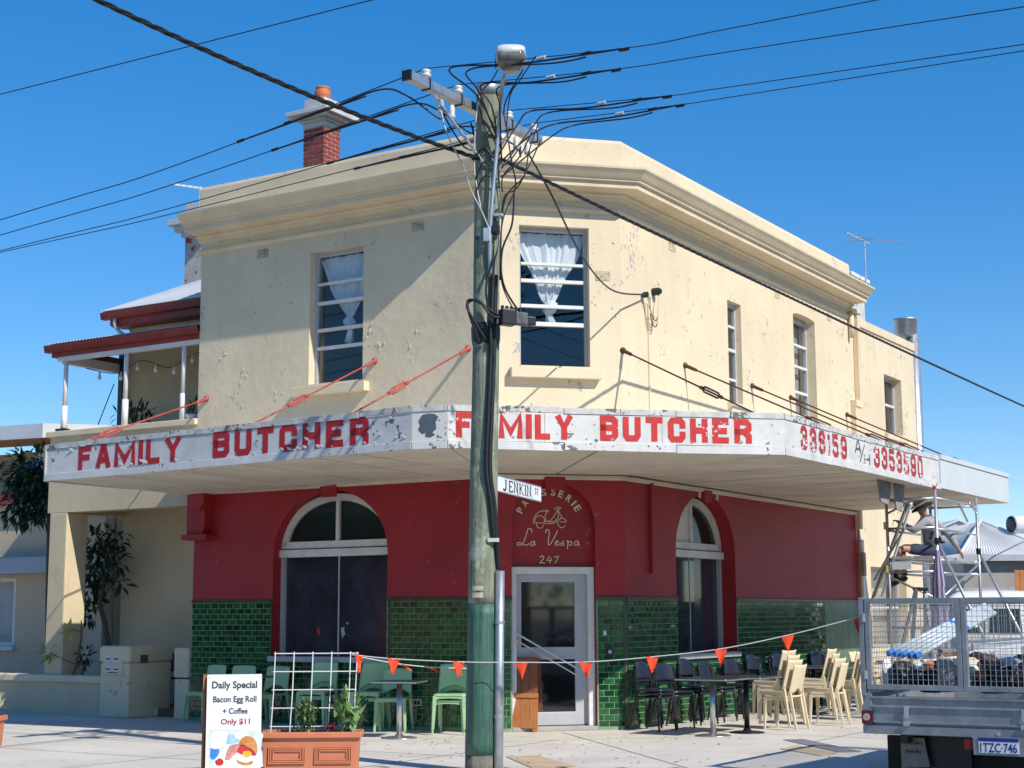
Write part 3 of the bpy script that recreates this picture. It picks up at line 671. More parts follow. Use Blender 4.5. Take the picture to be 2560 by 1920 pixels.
pts = [FL(UL-.31, -.2, 0), FL(.05, -.2, 0), FC(-.05, -.2, 0), FR(UR-.42, -.2, 0), FR(UR-.42, -6.5, 0), FL(UL-.31, -6.9, 0)]
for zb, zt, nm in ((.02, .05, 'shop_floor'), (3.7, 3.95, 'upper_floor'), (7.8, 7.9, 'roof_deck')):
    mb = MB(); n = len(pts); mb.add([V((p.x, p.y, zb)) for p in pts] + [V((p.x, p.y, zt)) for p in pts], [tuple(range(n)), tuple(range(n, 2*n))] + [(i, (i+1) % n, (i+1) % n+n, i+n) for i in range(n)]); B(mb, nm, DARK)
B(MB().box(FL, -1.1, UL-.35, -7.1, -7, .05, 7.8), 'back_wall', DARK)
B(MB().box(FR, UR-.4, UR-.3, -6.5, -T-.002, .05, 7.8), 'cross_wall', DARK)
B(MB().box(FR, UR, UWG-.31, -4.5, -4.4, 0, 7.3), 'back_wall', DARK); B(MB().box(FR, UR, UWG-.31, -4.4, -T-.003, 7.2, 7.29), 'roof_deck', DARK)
B(MB().box(FR, UR-.02, UR+.1, -4.4, .0-.005, 7.45, 8.2), 'gable_end', CREAMT)
# downpipe with hopper and the overflow pipe on the right facade
dp = MB(); dp.box(FR, 9.86, 10.0, .0, .11, 5.72, 7.5); B(dp, 'downpipe', CREAMT, bevel=.01)
B(MB().box(FR, 9.56, 10.04, 0, .14, 7.5, 7.56), 'rainwater_head', CREAMT, bevel=.01)
B(MB().tube([FR(9.6, .07, 6.98), FR(9.6, .07, 7.48)], .055, 12), 'overflow_pipe', CREAMT, smooth=True)
B(MB().box(FR, 9.58, 9.95, 0, .13, 5.60, 5.74), 'downpipe_offset', CREAMT, bevel=.01); B(MB().box(FR, 9.58, 9.72, .0, .11, 3.2, 5.6), 'downpipe', CREAMT, bevel=.01)
B(MB().box(FR, 9.66, 9.78, .0, .10, 0, 3.0), 'downpipe', SIGNW, bevel=.01); B(MB().box(FR, 9.65, 9.79, .01, .12, 2.3, 2.75), 'pipe_box', BOARDG)
B(MB().tube([FR(9.64, .04, 0), FR(9.64, .04, 3.5)], .018, 6), 'conduit', TERRA)
# ---- chimney with brick shaft: bricks one by one
cw = .47
CX = PD(810, 330, 26.5) + dl*cw/2; CX.z = 0
def FCH(u, o, z): return CX + (-dl)*u + nl*o + Z*z      # u to the right along the left facade direction
ztop_br = PD(805, 313, 26.5).z
zb_ = 7.9
chim = B(MB().box(FCH, -cw/2+.012, cw/2-.012, -cw+.012, -.012, zb_, ztop_br), 'chimney', MORTAR)
BW, BH = .215, .062
bm_cache = {}
def brick_obj(F, xa, ya, a, b, z, o):
    w_ = round(b-a, 3)
    if w_ not in bm_cache:
        q = MB(); d = .014; e = .003; h = BH; q.add([(0, 0, 0), (w_, 0, 0), (w_, 0, h), (0, 0, h), (e, -d, e), (w_-e, -d, e), (w_-e, -d, h-e), (e, -d, h-e)], [(4, 5, 6, 7), (0, 1, 5, 4), (1, 2, 6, 5), (2, 3, 7, 6), (3, 0, 4, 7)])
        me = bpy.data.meshes.new('brick'); me.from_pydata(q.v, [], q.f); me.materials.append(BRICK); bm_cache[w_] = me
    ob = bpy.data.objects.new('brick', bm_cache[w_]); col.objects.link(ob); ob.parent = chim
    mw = Matrix((xa, -ya, Z)).transposed().to_4x4(); mw.translation = o; ob.matrix_basis = mw
nz = int((ztop_br-zb_)/(BH+.020))
for r_ in range(nz):
    z = ztop_br - (r_+1)*(BH+.020)
    for F_, xa, ya, org in ((0, -dl, nl, FCH(-cw/2, -.012, z)), (1, -nl, -dl, FCH(cw/2-.012, 0, z))):
        u = -(r_ % 2)*(BW+.020)/2*1.0
        while u < cw-.02:
            a = max(u, .0); b = min(u+BW, cw)
            if b-a > .04: brick_obj(None, xa, ya, a, b, z, org + xa*a)
            u += BW+.020
def CHB(u0, u1, o0, o1, z0, z1, nm='chimney_cap', mm=STUCCO): return MB().box(FCH, u0, u1, o0, o1, z0, z1).build(nm, mm, chim, bevel=.012)
h_ = cw/2; zc = ztop_br
CHB(-h_-.01, h_+.01, -cw-.01, .01, zc, zc+.10); CHB(-h_-.05, h_+.05, -cw-.05, .05, zc+.10, zc+.145); CHB(-h_-.15, h_+.15, -cw-.15, .15, zc+.145, zc+.20); CHB(-h_-.24, h_+.24, -cw-.24, .24, zc+.20, zc+.285)
CHB(-h_+.0, h_-.0, -cw, 0, zc+.285, zc+.54)
MB().lathe(FCH(0, -cw/2, zc+.54), [(.125, 0), (.13, .03), (.15, .09), (.15, .15), (.135, .20), (.12, .225), (.135, .24), (.135, .265), (.10, .265), (.10, .12)], 28).build('chimney_pot', TERRA, chim, smooth=True)

# curled paint flakes on the upper walls, in loose clusters
def flake(F, u, z):
    w = random.uniform(.012, .045); h = w*random.uniform(.5, 1.7); a = random.uniform(-.6, .6)
    B(MB().add([F(u, .001, z), F(u+w, .001, z+a*w), F(u+w*.85, .004+w*.35, z-h), F(u+w*.1, .003+w*.2, z-h*.8)], [(0, 1, 2, 3)]), 'paint_flake', CREAM2, solid=.0015)
for x, y, n in ((240, 935, 4), (345, 1050, 4), (360, 1120, 3), (620, 1215, 3), (360, 1310, 2), (1310, 830, 3), (1400, 890, 4), (1650, 780, 3), (1890, 740, 3), (1430, 1200, 2), (1300, 750, 3), (1580, 880, 2), (400, 1070, 2), (150, 1320, 1), (590, 410, 1)):
    u, z = pl(480+x/2.91, 560+y/2.91)
    for k in range(n): flake(FL, u+random.gauss(0, .07), z+random.gauss(0, .06))
for u0, z0, n, sp_ in ((5.4, 6.3, 14, .35), (5.6, 5.9, 8, .25), (1.0, 6.3, 5, .2), (.5, 6.9, 5, .15), (2.9, 6.6, 4, .3), (2.8, 5.8, 4, .3), (8.6, 6.2, 3, .4)):
    for k in range(n): flake(FR, u0+random.gauss(0, sp_*1.4), z0+random.gauss(0, sp_))
for z0 in (6.9, 6.3, 5.9):
    for k in range(3): flake(FC, random.uniform(-.4, -.05), z0+random.gauss(0, .1))

# ============================================================ AWNING
awn = thing('shop_awning', 'old cantilevered awning with peeling white fascia lettered in red', 'awning', FC(-1.0, 2.95, 3.56))
def Aw(mb, name, material, **k): return mb.build(name, material, awn, **k)
AO, AZ0, AZ1 = 2.95, 3.565, 4.065
PLE = FL(5.5, AO, 0); PA1 = FL(-.9, AO, 0); PA2 = FC(-3.1, AO, 0); PB = FC(1.222, AO, 0); PRJ = FR(5.35, AO, 0); PRE = FR(9.6, AO, 0)
DROP = -.075
def zl_(u): return DROP*max(0, (u+.9))/6.4
def FLs(u, o, z): return FL(u, o, z + zl_(u))            # the left run of the awning dips a little towards its end
nA = ((PA2-PA1).normalized()); nA = V((nA.y, -nA.x, 0)); dA = (PA2-PA1).normalized(); LA = (PA2-PA1).length
def FAc(u, o, z): return PA1 + dA*u + nA*(o) + Z*z
# fascia panels, each sheet its own piece with a joint between
def panel(F, a, b, o, z0, z1, mm, nm='fascia_panel'): return Aw(MB().box(F, min(a, b)+.002, max(a, b)-.002, o-.03, o, z0, z1), nm, mm, bevel=.002)
FPAN = {}
for a, b in ((5.5, 3.0), (3.0, 1.15), (1.15, -.9)): FPAN[('L', a)] = panel(FLs, a, b, AO, AZ0+.10, AZ1-.05, FASCL)
panel(FAc, 0, LA, 0, AZ0+.10, AZ1-.05, FASC)
for a, b in ((-3.1, -1.9), (-1.9, -.4), (-.4, 1.222)): FPAN[('C', a)] = panel(FC, a, b, AO, AZ0+.10, AZ1-.05, FASC)
for a, b in ((-1.222, 1.2), (1.2, 3.3), (3.3, 5.35)): FPAN[('R', a)] = panel(FR, a, b, AO, AZ0+.10, AZ1-.05, FASC)
panel(FR, 5.36, 9.6, AO+.01, AZ0+.02, AZ1-.01, FNEW).__setitem__('label', 'clean new white fascia sheet at the far end')
Aw(MB().box(FR, 5.36, 9.62, AO-.03, AO+.03, AZ1-.01, AZ1+.07), 'fascia_cap', FNEW, bevel=.004)
Aw(MB().box(FR, 9.6, 9.615, .0, AO+.01, AZ0+.02, AZ1-.01), 'fascia_panel', FNEW)
# lower lip and top flashing in lengths, slightly uneven
def lengths(F, a, b, n, o, z0, z1, mm, nm, jit=.006):
    for i in range(n):
        x0 = a+(b-a)*i/n; x1 = a+(b-a)*(i+1)/n; j = random.uniform(-jit, jit); k = random.uniform(-jit, jit); lo, hi = min(x0, x1)+.004, max(x0, x1)-.004
        P = [F(lo, o-.04, z0+j), F(hi, o-.04, z0+k), F(lo, o, z0+j), F(hi, o, z0+k), F(lo, o-.04, z1+j), F(hi, o-.04, z1+k), F(lo, o, z1+j), F(hi, o, z1+k)]
        Aw(MB().hexa(P), nm, mm, bevel=.003)
for F, a, b, n in ((FLs, 5.51, -.9, 4), (FAc, 0, LA, 1), (FC, -3.1, 1.222, 3), (FR, -1.222, 5.35, 4)):
    lengths(F, a, b, n, (AO if F is not FAc else 0)+.015, AZ0, AZ0+.098, FASC, 'lower_lip', .008 if n > 1 else 0)
    lengths(F, a, b, n*2 if n > 1 else 1, (AO if F is not FAc else 0)+.012, AZ1-.045, AZ1+.03, FLASH, 'top_flashing', .007 if n > 1 else 0)
Aw(MB().box(FLs, 5.5, 5.53, 0.05, AO+.012, AZ0, AZ1+.02), 'end_panel', FASC)
# bare patch where the paint has gone on the small corner facet
q = [(.08+.26*x, AZ0+.14+.29*y) for x, y in ((0,.35),(.1,.5),(.02,.7),(.2,.95),(.5,1),(.8,.97),(1,.85),(.85,.6),(.9,.35),(.7,.2),(.85,.1),(.6,0),(.35,.05),(.4,.2),(.2,.15))]
Aw(MB().prism(FAc, q, 0, .004), 'bare_patch', BARE)
for k in range(46):    # curled flakes of paint along the old fascia
    F, u0, u1 = random.choice([(FLs, -.9, 1.2)]*2 + [(FLs, 1.2, 5.4), (FC, -3, 1.2), (FR, -1, 5.3)])
    u = random.uniform(u0, u1); z = random.choice([AZ0+.11, AZ0+.12, random.uniform(AZ0+.12, AZ1-.1)]); w = random.uniform(.02, .07)
    Aw(MB().add([F(u, AO+.001, z), F(u+w, AO+.001, z+w*.2), F(u+w*.8, AO+.02+w*.25, z+w*.8), F(u+w*.1, AO+.012, z+w*.6)], [(0, 1, 2, 3)]), 'paint_flake', FASC, solid=.002)
# ---- sign-painter's block letters
GL = {
 'F': [[(0,0),(0,1),(.9,1)], [(0,.52),(.75,.52)]], 'A': [[(0,0),(.42,1),(.58,1),(1,0)], [(.2,.30),(.8,.30)]], 'M': [[(0,0),(0,1),(.5,.18),(1,1),(1,0)]], 'I': [[(.5,0),(.5,1)]],
 'L': [[(0,1),(0,0),(.9,0)]], 'Y': [[(0,1),(.5,.48),(1,1)], [(.5,.48),(.5,0)]], 'B': [[(0,0),(0,1),(.8,1),(1,.88),(1,.64),(.86,.53),(0,.53)], [(.86,.53),(1,.4),(1,.14),(.82,0),(0,0)]],
 'U': [[(0,1),(0,.16),(.16,0),(.84,0),(1,.16),(1,1)]], 'T': [[(0,1),(1,1)], [(.5,1),(.5,0)]], 'C': [[(1,.72),(1,.86),(.84,1),(.16,1),(0,.86),(0,.14),(.16,0),(.84,0),(1,.14),(1,.28)]],
 'H': [[(0,0),(0,1)], [(1,0),(1,1)], [(0,.5),(1,.5)]], 'E': [[(.95,1),(0,1),(0,0),(.95,0)], [(0,.5),(.8,.5)]], 'R': [[(0,0),(0,1),(.82,1),(1,.86),(1,.62),(.84,.48),(0,.48)], [(.62,.48),(1,.25),(1,0)]],
 '3': [[(0,.8),(.1,.95),(.3,1),(.75,1),(1,.85),(1,.65),(.8,.53),(.4,.53)], [(.8,.53),(1,.4),(1,.15),(.75,0),(.25,0),(0,.14),(0,.24)]],
 '6': [[(1,.8),(.8,1),(.2,1),(0,.85),(0,.15),(.2,0),(.8,0),(1,.15),(1,.42),(.8,.56),(0,.56)]], '1': [[(.3,.85),(.5,1),(.5,0)]], '5': [[(.95,1),(.05,1),(0,.58),(.75,.6),(1,.45),(1,.15),(.8,0),(.2,0),(0,.15)]],
 '9': [[(0,.2),(.2,0),(.8,0),(1,.15),(1,.85),(.8,1),(.2,1),(0,.85),(0,.6),(.2,.46),(1,.46)]], '0': [[(.2,0),(0,.15),(0,.85),(.2,1),(.8,1),(1,.85),(1,.15),(.8,0),(.2,0)]], '/': [[(0,-.1),(1,1.1)]] }
def sign(F, par, word, u0, u1, z0, z1, o, sw, mm, gap=.34, dirn=1):
    wid = {'I': .16, '1': .3, 'M': 1.12}; n = len(word); W = [wid.get(c, .78) for c in word]; tot = sum(W) + gap*(n-1)
    L = abs(u1-u0); sg = 1 if u1 > u0 else -1; k = L/tot; x = 0
    for c, w in zip(word, W):
        cw_ = w*k; mb = MB(); iw = max(cw_-sw, .001)
        for j, st in enumerate(GL[c]):
            pts = []
            for a, b in st:
                xx = (a if c not in 'I' else .5); pts.append((u0 + sg*(x + sw/2 + xx*iw) if c != 'I' else u0 + sg*(x+cw_/2), z0 + sw*.42 + b*(z1-z0-sw*.84)))
            # square stroke ends reach the letter's edge
            def ext(p, q, d): v = V((p[0]-q[0], p[1]-q[1])).normalized()*d; return (p[0]+v.x, p[1]+v.y)
            pts[0] = ext(pts[0], pts[1], sw*.42); pts[-1] = ext(pts[-1], pts[-2], sw*.42)
            mb.strip(F, pts, sw, o + .0006*j)
        mb.build('letter', mm, par); x += cw_ + gap*k
def dipF(F): return F
SGO = AO+.0035
sign(FLs, FPAN[('L', 5.5)], 'FAMILY', 4.85, 2.90, 3.685, 4.015, SGO, .085, REDL, .20)
sign(FLs, FPAN[('L', 3.0)], 'BUTCHER', 2.32, -.25, 3.685, 4.02, SGO, .09, REDL, .24)
sign(FC, FPAN[('C', -3.1)], 'FAMILY', -3.0, -1.55, 3.70, 4.0, SGO, .075, REDLW, .20)
sign(FC, FPAN[('C', -.4)], 'BUTCHER', -1.2, .78, 3.70, 4.0, SGO, .078, REDLW, .20)
sign(FR, FPAN[('R', -1.222)], '336159', -.68, 1.03, 3.69, 4.0, SGO, .07, REDLX, .30)
sign(FR, FPAN[('R', 1.2)], 'A', 1.36, 1.62, 3.82, 4.0, SGO, .03, BLKL); sign(FR, FPAN[('R', 1.2)], '/', 1.55, 1.78, 3.72, 3.95, SGO, .025, BLKL); sign(FR, FPAN[('R', 1.2)], 'H', 1.74, 1.98, 3.69, 3.84, SGO, .03, BLKL)
sign(FR, FPAN[('R', 3.3)], '3353590', 2.15, 4.45, 3.68, 4.0, SGO, .07, REDLX, .26)
# ---- soffit: sheets on the left and corner, boards on the right, each its own piece
def SB(quad, nm='soffit_board'):
    mb = MB(); P = [V(p) for p in quad]; n = len(P); mb.add(P + [p + Z*.02 for p in P], [tuple(range(n))[::-1], tuple(range(n, 2*n))] + [(i, (i+1) % n, (i+1) % n+n, i+n) for i in range(n)]); return Aw(mb, nm, SOFF)
zs0 = 3.585; g = .016
us = [5.48, 4.28, 3.08, 1.88, .68, 0]
for a, b in zip(us[:-1], us[1:]): SB([FLs(a-g, .05, zs0-.04), FLs(b+g, .05, zs0-.04), FLs(b+g, AO-.03, zs0), FLs(a-g, AO-.03, zs0)], 'soffit_sheet')
SB([FLs(-g, .06, zs0-.04), FC(CL+g, .06, zs0-.04), FC(-3.08, AO-.05, zs0), FAc(.02, -.04, zs0), FLs(-.88, AO-.04, zs0), FLs(-g, AO-.03, zs0)], 'soffit_sheet')
for a, b, a2, b2 in ((CL, -1.0, -3.08, -1.2), (-1.0, 0, -1.2, 1.2)): SB([FC(a+g, .06, zs0-.04), FC(b-g, .06, zs0-.04), FC(b2-g, AO-.03, zs0), FC(a2+g, AO-.03, zs0)], 'soffit_sheet')
SB([FC(0, .06, zs0-.04), FR(.02, .06, zs0-.04), FR(.02, AO-.03, zs0), FR(-1.2, AO-.03, zs0)], 'soffit_sheet')
u = .03
while u < 9.5:
    w = min(.30, 9.58-u); jj = random.uniform(-.003, .003); SB([FR(u+.012, .05, zs0-.03+jj), FR(u+w-.012, .05, zs0-.03+jj), FR(u+w-.012, AO-.03, zs0+jj), FR(u+.012, AO-.03, zs0+jj)]); u += w
# awning deck above the soffit keeps it dark inside
mb = MB(); pp = [FLs(5.48, .01, 0), FL(0, .01, 0), FC(0, .01, 0), FR(9.58, .01, 0), FR(9.58, AO-.04, 0), FC(1.2, AO-.04, 0), FC(-3.08, AO-.04, 0), FL(-.88, AO-.04, 0), FL(5.48, AO-.04, 0)]
n = len(pp); mb.add([V((p.x, p.y, 3.98)) for p in pp] + [V((p.x, p.y, 4.0)) for p in pp], [tuple(range(n))[::-1], tuple(range(n, 2*n))] + [(i, (i+1) % n, (i+1) % n+n, i+n) for i in range(n)]); Aw(mb, 'awning_roof', mat('pale_awning_deck', (.72,.69,.62), .6, var=.1, vs=3))
# torn soffit flaps hanging at the open end
for px, py, w_, h_ in ((2200, 1224, .55, .34), (2240, 1232, .45, .42)):
    u, z = pr(px, py, AO-.25); Aw(MB().prism(FR, [(u, AZ0+.02), (u+w_*1.2, AZ0+.02), (u+w_, z-h_*.2), (u+w_*.8, AZ0-h_), (u+w_*.2, AZ0-h_*.9)], AO-.3, AO-.28), 'torn_flap', BOARDG)
# ---- tie rods
def rod(F, u, zt, ue, F2=None, mm=RODR, turn=.55, oe=2.8, ze=4.06):
    a = F(u, .0, zt); b = (F2 or F)(ue, oe, ze); d = (b-a).normalized()
    t = Aw(MB().tube([a+d*.05, b], .013, 8), 'tie_rod', mm, smooth=True)
    MB().lathe(a, [(.05, 0), (.05, .02), (.03, .05), (.026, .22), (.018, .24)], 10, d).build('anchor', mm, t)
    c = a + (b-a)*turn; s_ = d.cross(Z).normalized()
    mb = MB(); up = s_.cross(d)
    for k in (-1, 1): mb.tube([c - d*.20, c - d*.15 + up*k*.035, c + d*.15 + up*k*.035, c + d*.20], .014, 6)
    mb.lathe(c - d*.24, [(.026, 0), (.026, .07)], 8, d); mb.lathe(c + d*.17, [(.026, 0), (.026, .07)], 8, d)
    mb.build('turnbuckle', mm, t)
for u, zt, tb in ((5.23, 5.07, .72), (1.90, 5.34, .62), (.24, 5.35, .60)): rod(FLs, u, zt, u, mm=RODR, turn=tb)
rod(FR, .03, 5.36, 1.0, FC, RODD, .66)
for u in (2.08, 4.69, 6.41, 9.3): rod(FR, u, 5.42, u, mm=RODD, turn=.78)

# ============================================================ LEFT WING WITH BALCONY
wing = thing('balcony_wing', 'cream side wing with upstairs verandah, red gutters and white tin roof', 'house', FL(7, 0, 0))
def Wg(mb, name, material, **k): return mb.build(name, material, wing, **k)
SBK = -1.5; UE = 8.56
Wg(MB().prism(FL, [(UL+.003, 0), (UE, 0), (UE, 6.9), (UL+.003, 6.9)], SBK-.25, SBK, [rect(5.9, 6.75, 3.75, 5.8)]), 'wall', WING)
Wg(MB().box(FL, UE-.25, UE, SBK-7, SBK-.251, 0, 6.9), 'wall', WING)
Wg(MB().box(FL, 5.92, 6.73, SBK-.16, SBK-.1, 3.75, 5.8), 'balcony_door', mat('dark_door', (.10,.085,.06), .5))
Wg(MB().prism(FL, rect(UE, 13.2, 0, 3.3), -4.4, -4.2, [rect(9.6, 10.35, .95, 2.55)]), 'wall', WING)       # set-back wall seen under the porch
w = Wg(MB().prism(FL, rect(9.6, 10.35, .95, 2.55), -4.32, -4.22, [rect(9.66, 10.29, 1.02, 2.48)]), 'window', WHITEP)
MB().box(FL, 9.65, 10.3, -4.29, -4.28, 1.0, 2.5).build('glass_pane', BGREEN, w); MB().box(FL, 9.95, 9.99, -4.29, -4.25, 1.0, 2.5).build('glazing_bar', WHITEP, w); MB().box(FL, 9.5, 10.45, -4.3, -4.1, .85, .95).build('sill', WHITEP, w)
pil = Wg(MB().box(FL, 8.32, 8.74, -.46, .0, 0, 3.32), 'pillar', WING, bevel=.02)
Wg(MB().box(FL, UL+.002, 8.80, -.30, -.002, 3.32, 4.60), 'balcony_wall', WING)
Wg(MB().box(FL, UL+.002, 8.86, -.34, .06, 4.60, 4.70), 'balcony_coping', CREAMT, bevel=.012)
Wg(MB().box(FL, 8.50, 8.80, -4.2, -.301, 3.32, 4.60), 'balcony_wall', WING)
Wg(MB().box(FL, UL+.002, 8.49, SBK, -.301, 3.42, 3.70), 'balcony_floor', WING)
Wg(MB().box(FL, UE+.003, 8.49, -4.2, SBK, 3.42, 3.70) if UE+.003 < 8.49 else MB().box(FL, 8.3, 8.48, SBK, -.32, 3.40, 3.415), 'balcony_floor', WING)
for u, s in ((8.62, 1), (7.17, 0), (5.86, 0)):
    Wg(MB().tube([FL(u, -.12, 4.70), FL(u, -.12, 5.15)], .055, 10), 'post_sleeve', SIGNW, smooth=True); Wg(MB().tube([FL(u, -.12, 5.1), FL(u, -.12, 6.02)], .04, 10), 'verandah_post', WHITEP, smooth=True)
Wg(MB().box(FL, 8.55, 8.75, -.2, -.05, 4.70, 4.76), 'post_foot', BLACKP)
Wg(MB().box(FL, UL+.002, 8.78, -.17, -.06, 5.93, 6.06), 'beam', WHITEP, bevel=.006); Wg(MB().box(FL, 8.66, 8.78, -4, -.17, 5.90, 6.05), 'beam', WHITEP)
def gutter(F, a, b, o, z, mm=OXRED, nm='gutter'):
    return Wg(MB().sweep([F(a, 0, 0), F(b, 0, 0)], [F(0, 1, 0)-F(0, 0, 0)], [(o-.02, z-.12), (o+.09, z-.12), (o+.11, z-.05), (o+.12, z), (o+.10, z), (o+.085, z-.10), (o-.02, z-.10)]), nm, mm)
Wg(MB().box(FL, UL+.002, 8.9, -.06, -.04, 6.0, 6.17), 'fascia_board', OXRED); gutter(FL, UL+.002, 8.98, -.04, 6.20)
Wg(MB().box(FL, 8.86, 8.885, -3.8, -.06, 6.0, 6.2), 'fascia_board', OXRED)
def corrugated(nm, F, u0, u1, pa, pb, mm, par, pitch=.076, amp=.009, thick=.004):
    # pa, pb = (o, z) at the eave and at the top; corrugations run from eave to ridge
    n = int((u1-u0)/pitch*4); mb = MB(); P = []
    for i in range(n+1):
        u = u0+(u1-u0)*i/n; w = amp*math.sin(2*math.pi*(u-u0)/pitch); P += [F(u, pa[0], pa[1]+w), F(u, pb[0], pb[1]+w)]
    mb.add(P, [(2*i, 2*i+2, 2*i+3, 2*i+1) for i in range(n)]); return mb.build(nm, mm, par, smooth=True, solid=thick)
corrugated('verandah_roof', FL, UL+.002, 8.95, (.03, 6.23), (SBK, 6.52), ROOFW, wing)
Wg(MB().hexa([FL(u_, o_, z_) for (o_, z_) in ((-.07, 6.13), (SBK, 6.42)) for z__ in (0,) for u_ in (UL+.002, 8.8)] + [FL(u_, o_, z_+.01) for (o_, z_) in ((-.07, 6.13), (SBK, 6.42)) for u_ in (UL+.002, 8.8)]), 'verandah_ceiling', GREYSH)
Wg(MB().box(FL, UL+.002, 8.70, SBK+.3, SBK+.32, 6.72, 6.90), 'fascia_board', OXRED); gutter(FL, UL+.002, 8.86, SBK+.32, 6.95)
Wg(MB().box(FL, 8.70, 8.72, SBK-5, SBK+.32, 6.72, 6.92), 'fascia_board', OXRED); Wg(MB().box(FL, UL+.002, 8.7, SBK, SBK+.3, 6.70, 6.72), 'eave_lining', OXRED)
# hipped white roof: front slope and side slope as corrugated sheets
def hip(nm, pts, mm, par):
    a, b, c = [V(p) for p in pts[:3]]; mb = MB(); mb.add([V(p) for p in pts] , [tuple(range(len(pts)))]); return mb.build(nm, mm, par, solid=.02)
e0, e1 = FL(UL+.003, SBK+.42, 6.98), FL(8.85, SBK+.42, 6.98); rdg = FL(6.9, SBK-1.6, 8.05); rdg0 = FL(UL+.003, SBK-1.6, 8.05)
n = 60; mb = MB(); P = []
for i in range(n*4+1):
    t = i/(n*4); a = e0.lerp(e1, t); top = (rdg0.lerp(rdg, min(1, t/.43)) if t <= .43 else rdg.lerp(e1, (t-.43)/.57)); wv = Z*.009*math.sin(t*n*2*math.pi)
    P += [a+wv, top+wv]
mb.add(P, [(2*i, 2*i+2, 2*i+3, 2*i+1) for i in range(n*4)]); Wg(mb, 'main_roof', ROOFW, smooth=True, solid=.004)
hip('main_roof', [e1, FL(8.85, SBK-5, 6.98), FL(6.9, SBK-3.5, 8.05), rdg], ROOFW, wing)
Wg(MB().tube(spline([FL(8.55, SBK+.36, 6.84), FL(8.55, SBK+.36, 6.7), FL(8.5, SBK+.25, 6.58), FL(8.42, SBK+.08, 6.5)], 5), .035, 8), 'downpipe', GREYSH, smooth=True)
Wg(MB().box(FL, 8.58, 8.68, SBK+.02, SBK+.12, 3.7, 6.45), 'downpipe', BLUEBLK)
Wg(MB().tube([FL(8.66, SBK+.1, 0), FL(8.66, SBK+.1, 3.4)], .03, 8), 'drain_pipe', BOARDG)
Wg(MB().box(FL, 5.75, 5.86, SBK, SBK+.12, 5.08, 5.2), 'wall_lantern', BLACKP)
# hot-house chimney behind: patched brick and stucco
c0 = PD(489, 620, 29.5); c0.z = 0
def F2(u, o, z): return c0 + (-dl)*u + nl*o + Z*z
zt_ = PD(470, 522, 29.5).z
c2 = Wg(MB().box(F2, -.28, .35, -.6, 0, 7.2, zt_-.55), 'rear_chimney', mat('patched_brickwork', (.50,.47,.43), .9, var=.15, vs=5, bump=.4, bs=20, chips=((.30,.07,.05), 6, .27)))
MB().box(F2, -.42, .45, -.7, .12, 7.0, 7.62).build('chimney_base', STUCCO, c2, bevel=.01)
for a, z0, z1 in ((.06, -.55, -.45), (.16, -.45, -.33), (.26, -.33, -.22), (.02, -.22, .12)): MB().box(F2, -.28-a, .35+a, -.6-a, a, zt_+z0, zt_+z1).build('chimney_cap', STUCCO, c2, bevel=.01)
# festoon bulbs along the verandah
fc = []
pts = [FL(8.55, -.5, 5.85), FL(7.9, -.6, 5.72), FL(7.2, -.5, 5.86), FL(6.6, -.55, 5.7), FL(5.95, -.5, 5.88), FL(5.5, -.5, 5.72)]
sp = spline(pts, 6); fl = thing('festoon_lights', 'string of bare bulbs hung under the balcony verandah roof', 'string lights', sp[0])
MB().tube(sp, .008, 5).build('cord', CABLE, fl)
for i in range(3, len(sp), 4):
    b = MB().lathe(sp[i]-Z*.10, [(.004, -.05), (.03, -.03), (.035, 0), (.02, .04), (.015, .1)], 10).build('bulb', BULB, fl, smooth=True)

# ---- low wall with letterbox pier in front of the wing
lw = thing('garden_wall', 'low cream rendered wall with coping along the footpath', 'wall', FL(9, .1, 0))
MB().box(FL, 7.1, 40, -.12, .06, 0, .52).build('wall', WING, lw); MB().box(FL, 7.1, 40, -.16, .12, .52, .64).build('coping', CREAMT, lw, bevel=.02)
lb = thing('letterbox_pier', 'cream rendered pier with four letterbox slots beside the gateway', 'letterbox', FL(6.8, .0, 0))
MB().box(FL, 6.48, 7.12, -.66, .28, 0, .86).build('pier', CREAM, lb, bevel=.03); MB().box(FL, 6.46, 7.14, -.68, .30, .86, 1.125).build('pier_top', CREAM, lb, bevel=.05)
MB().box(FL, 6.44, 7.0, -.7, -.3, .0, .12).build('plinth', CREAM, lb, bevel=.03)
pn = MB().box(FL, 6.60, 7.02, .26, .308, .66, 1.02).build('letter_panel', CREAMT, lb, bevel=.008)
for u in (6.66, 6.84):
    for z in (.92, .76): MB().box(FL, u, u+.13, .306, .316, z-.045, z+.045).build('flap', WHITEP, pn, bevel=.004); MB().box(FL, u+.02, u+.11, .316, .319, z-.01, z+.012).build('slot', DARK, pn)
MB().box(FL, 6.70, 6.92, .306, .312, .70, .712).build('number_strip', DARK, pn)
MB().box(lambda u, o, z: FL(6.46-o, u, z), -.1, .06, 0, .012, .86, .98).build('number_plate', BARK, lb)
gp = thing('gate_pier', 'short cream rendered pier against the green tiled wall', 'pier', FL(5.6, .1, 0))
MB().box(FL, UL+.004, 5.72, -.3, .05, 0, .62).build('pier', CREAM, gp, bevel=.02); MB().box(FL, UL+.006, 5.73, -.31, .06, .64, 1.1).build('pier_top', CREAM, gp, bevel=.02)

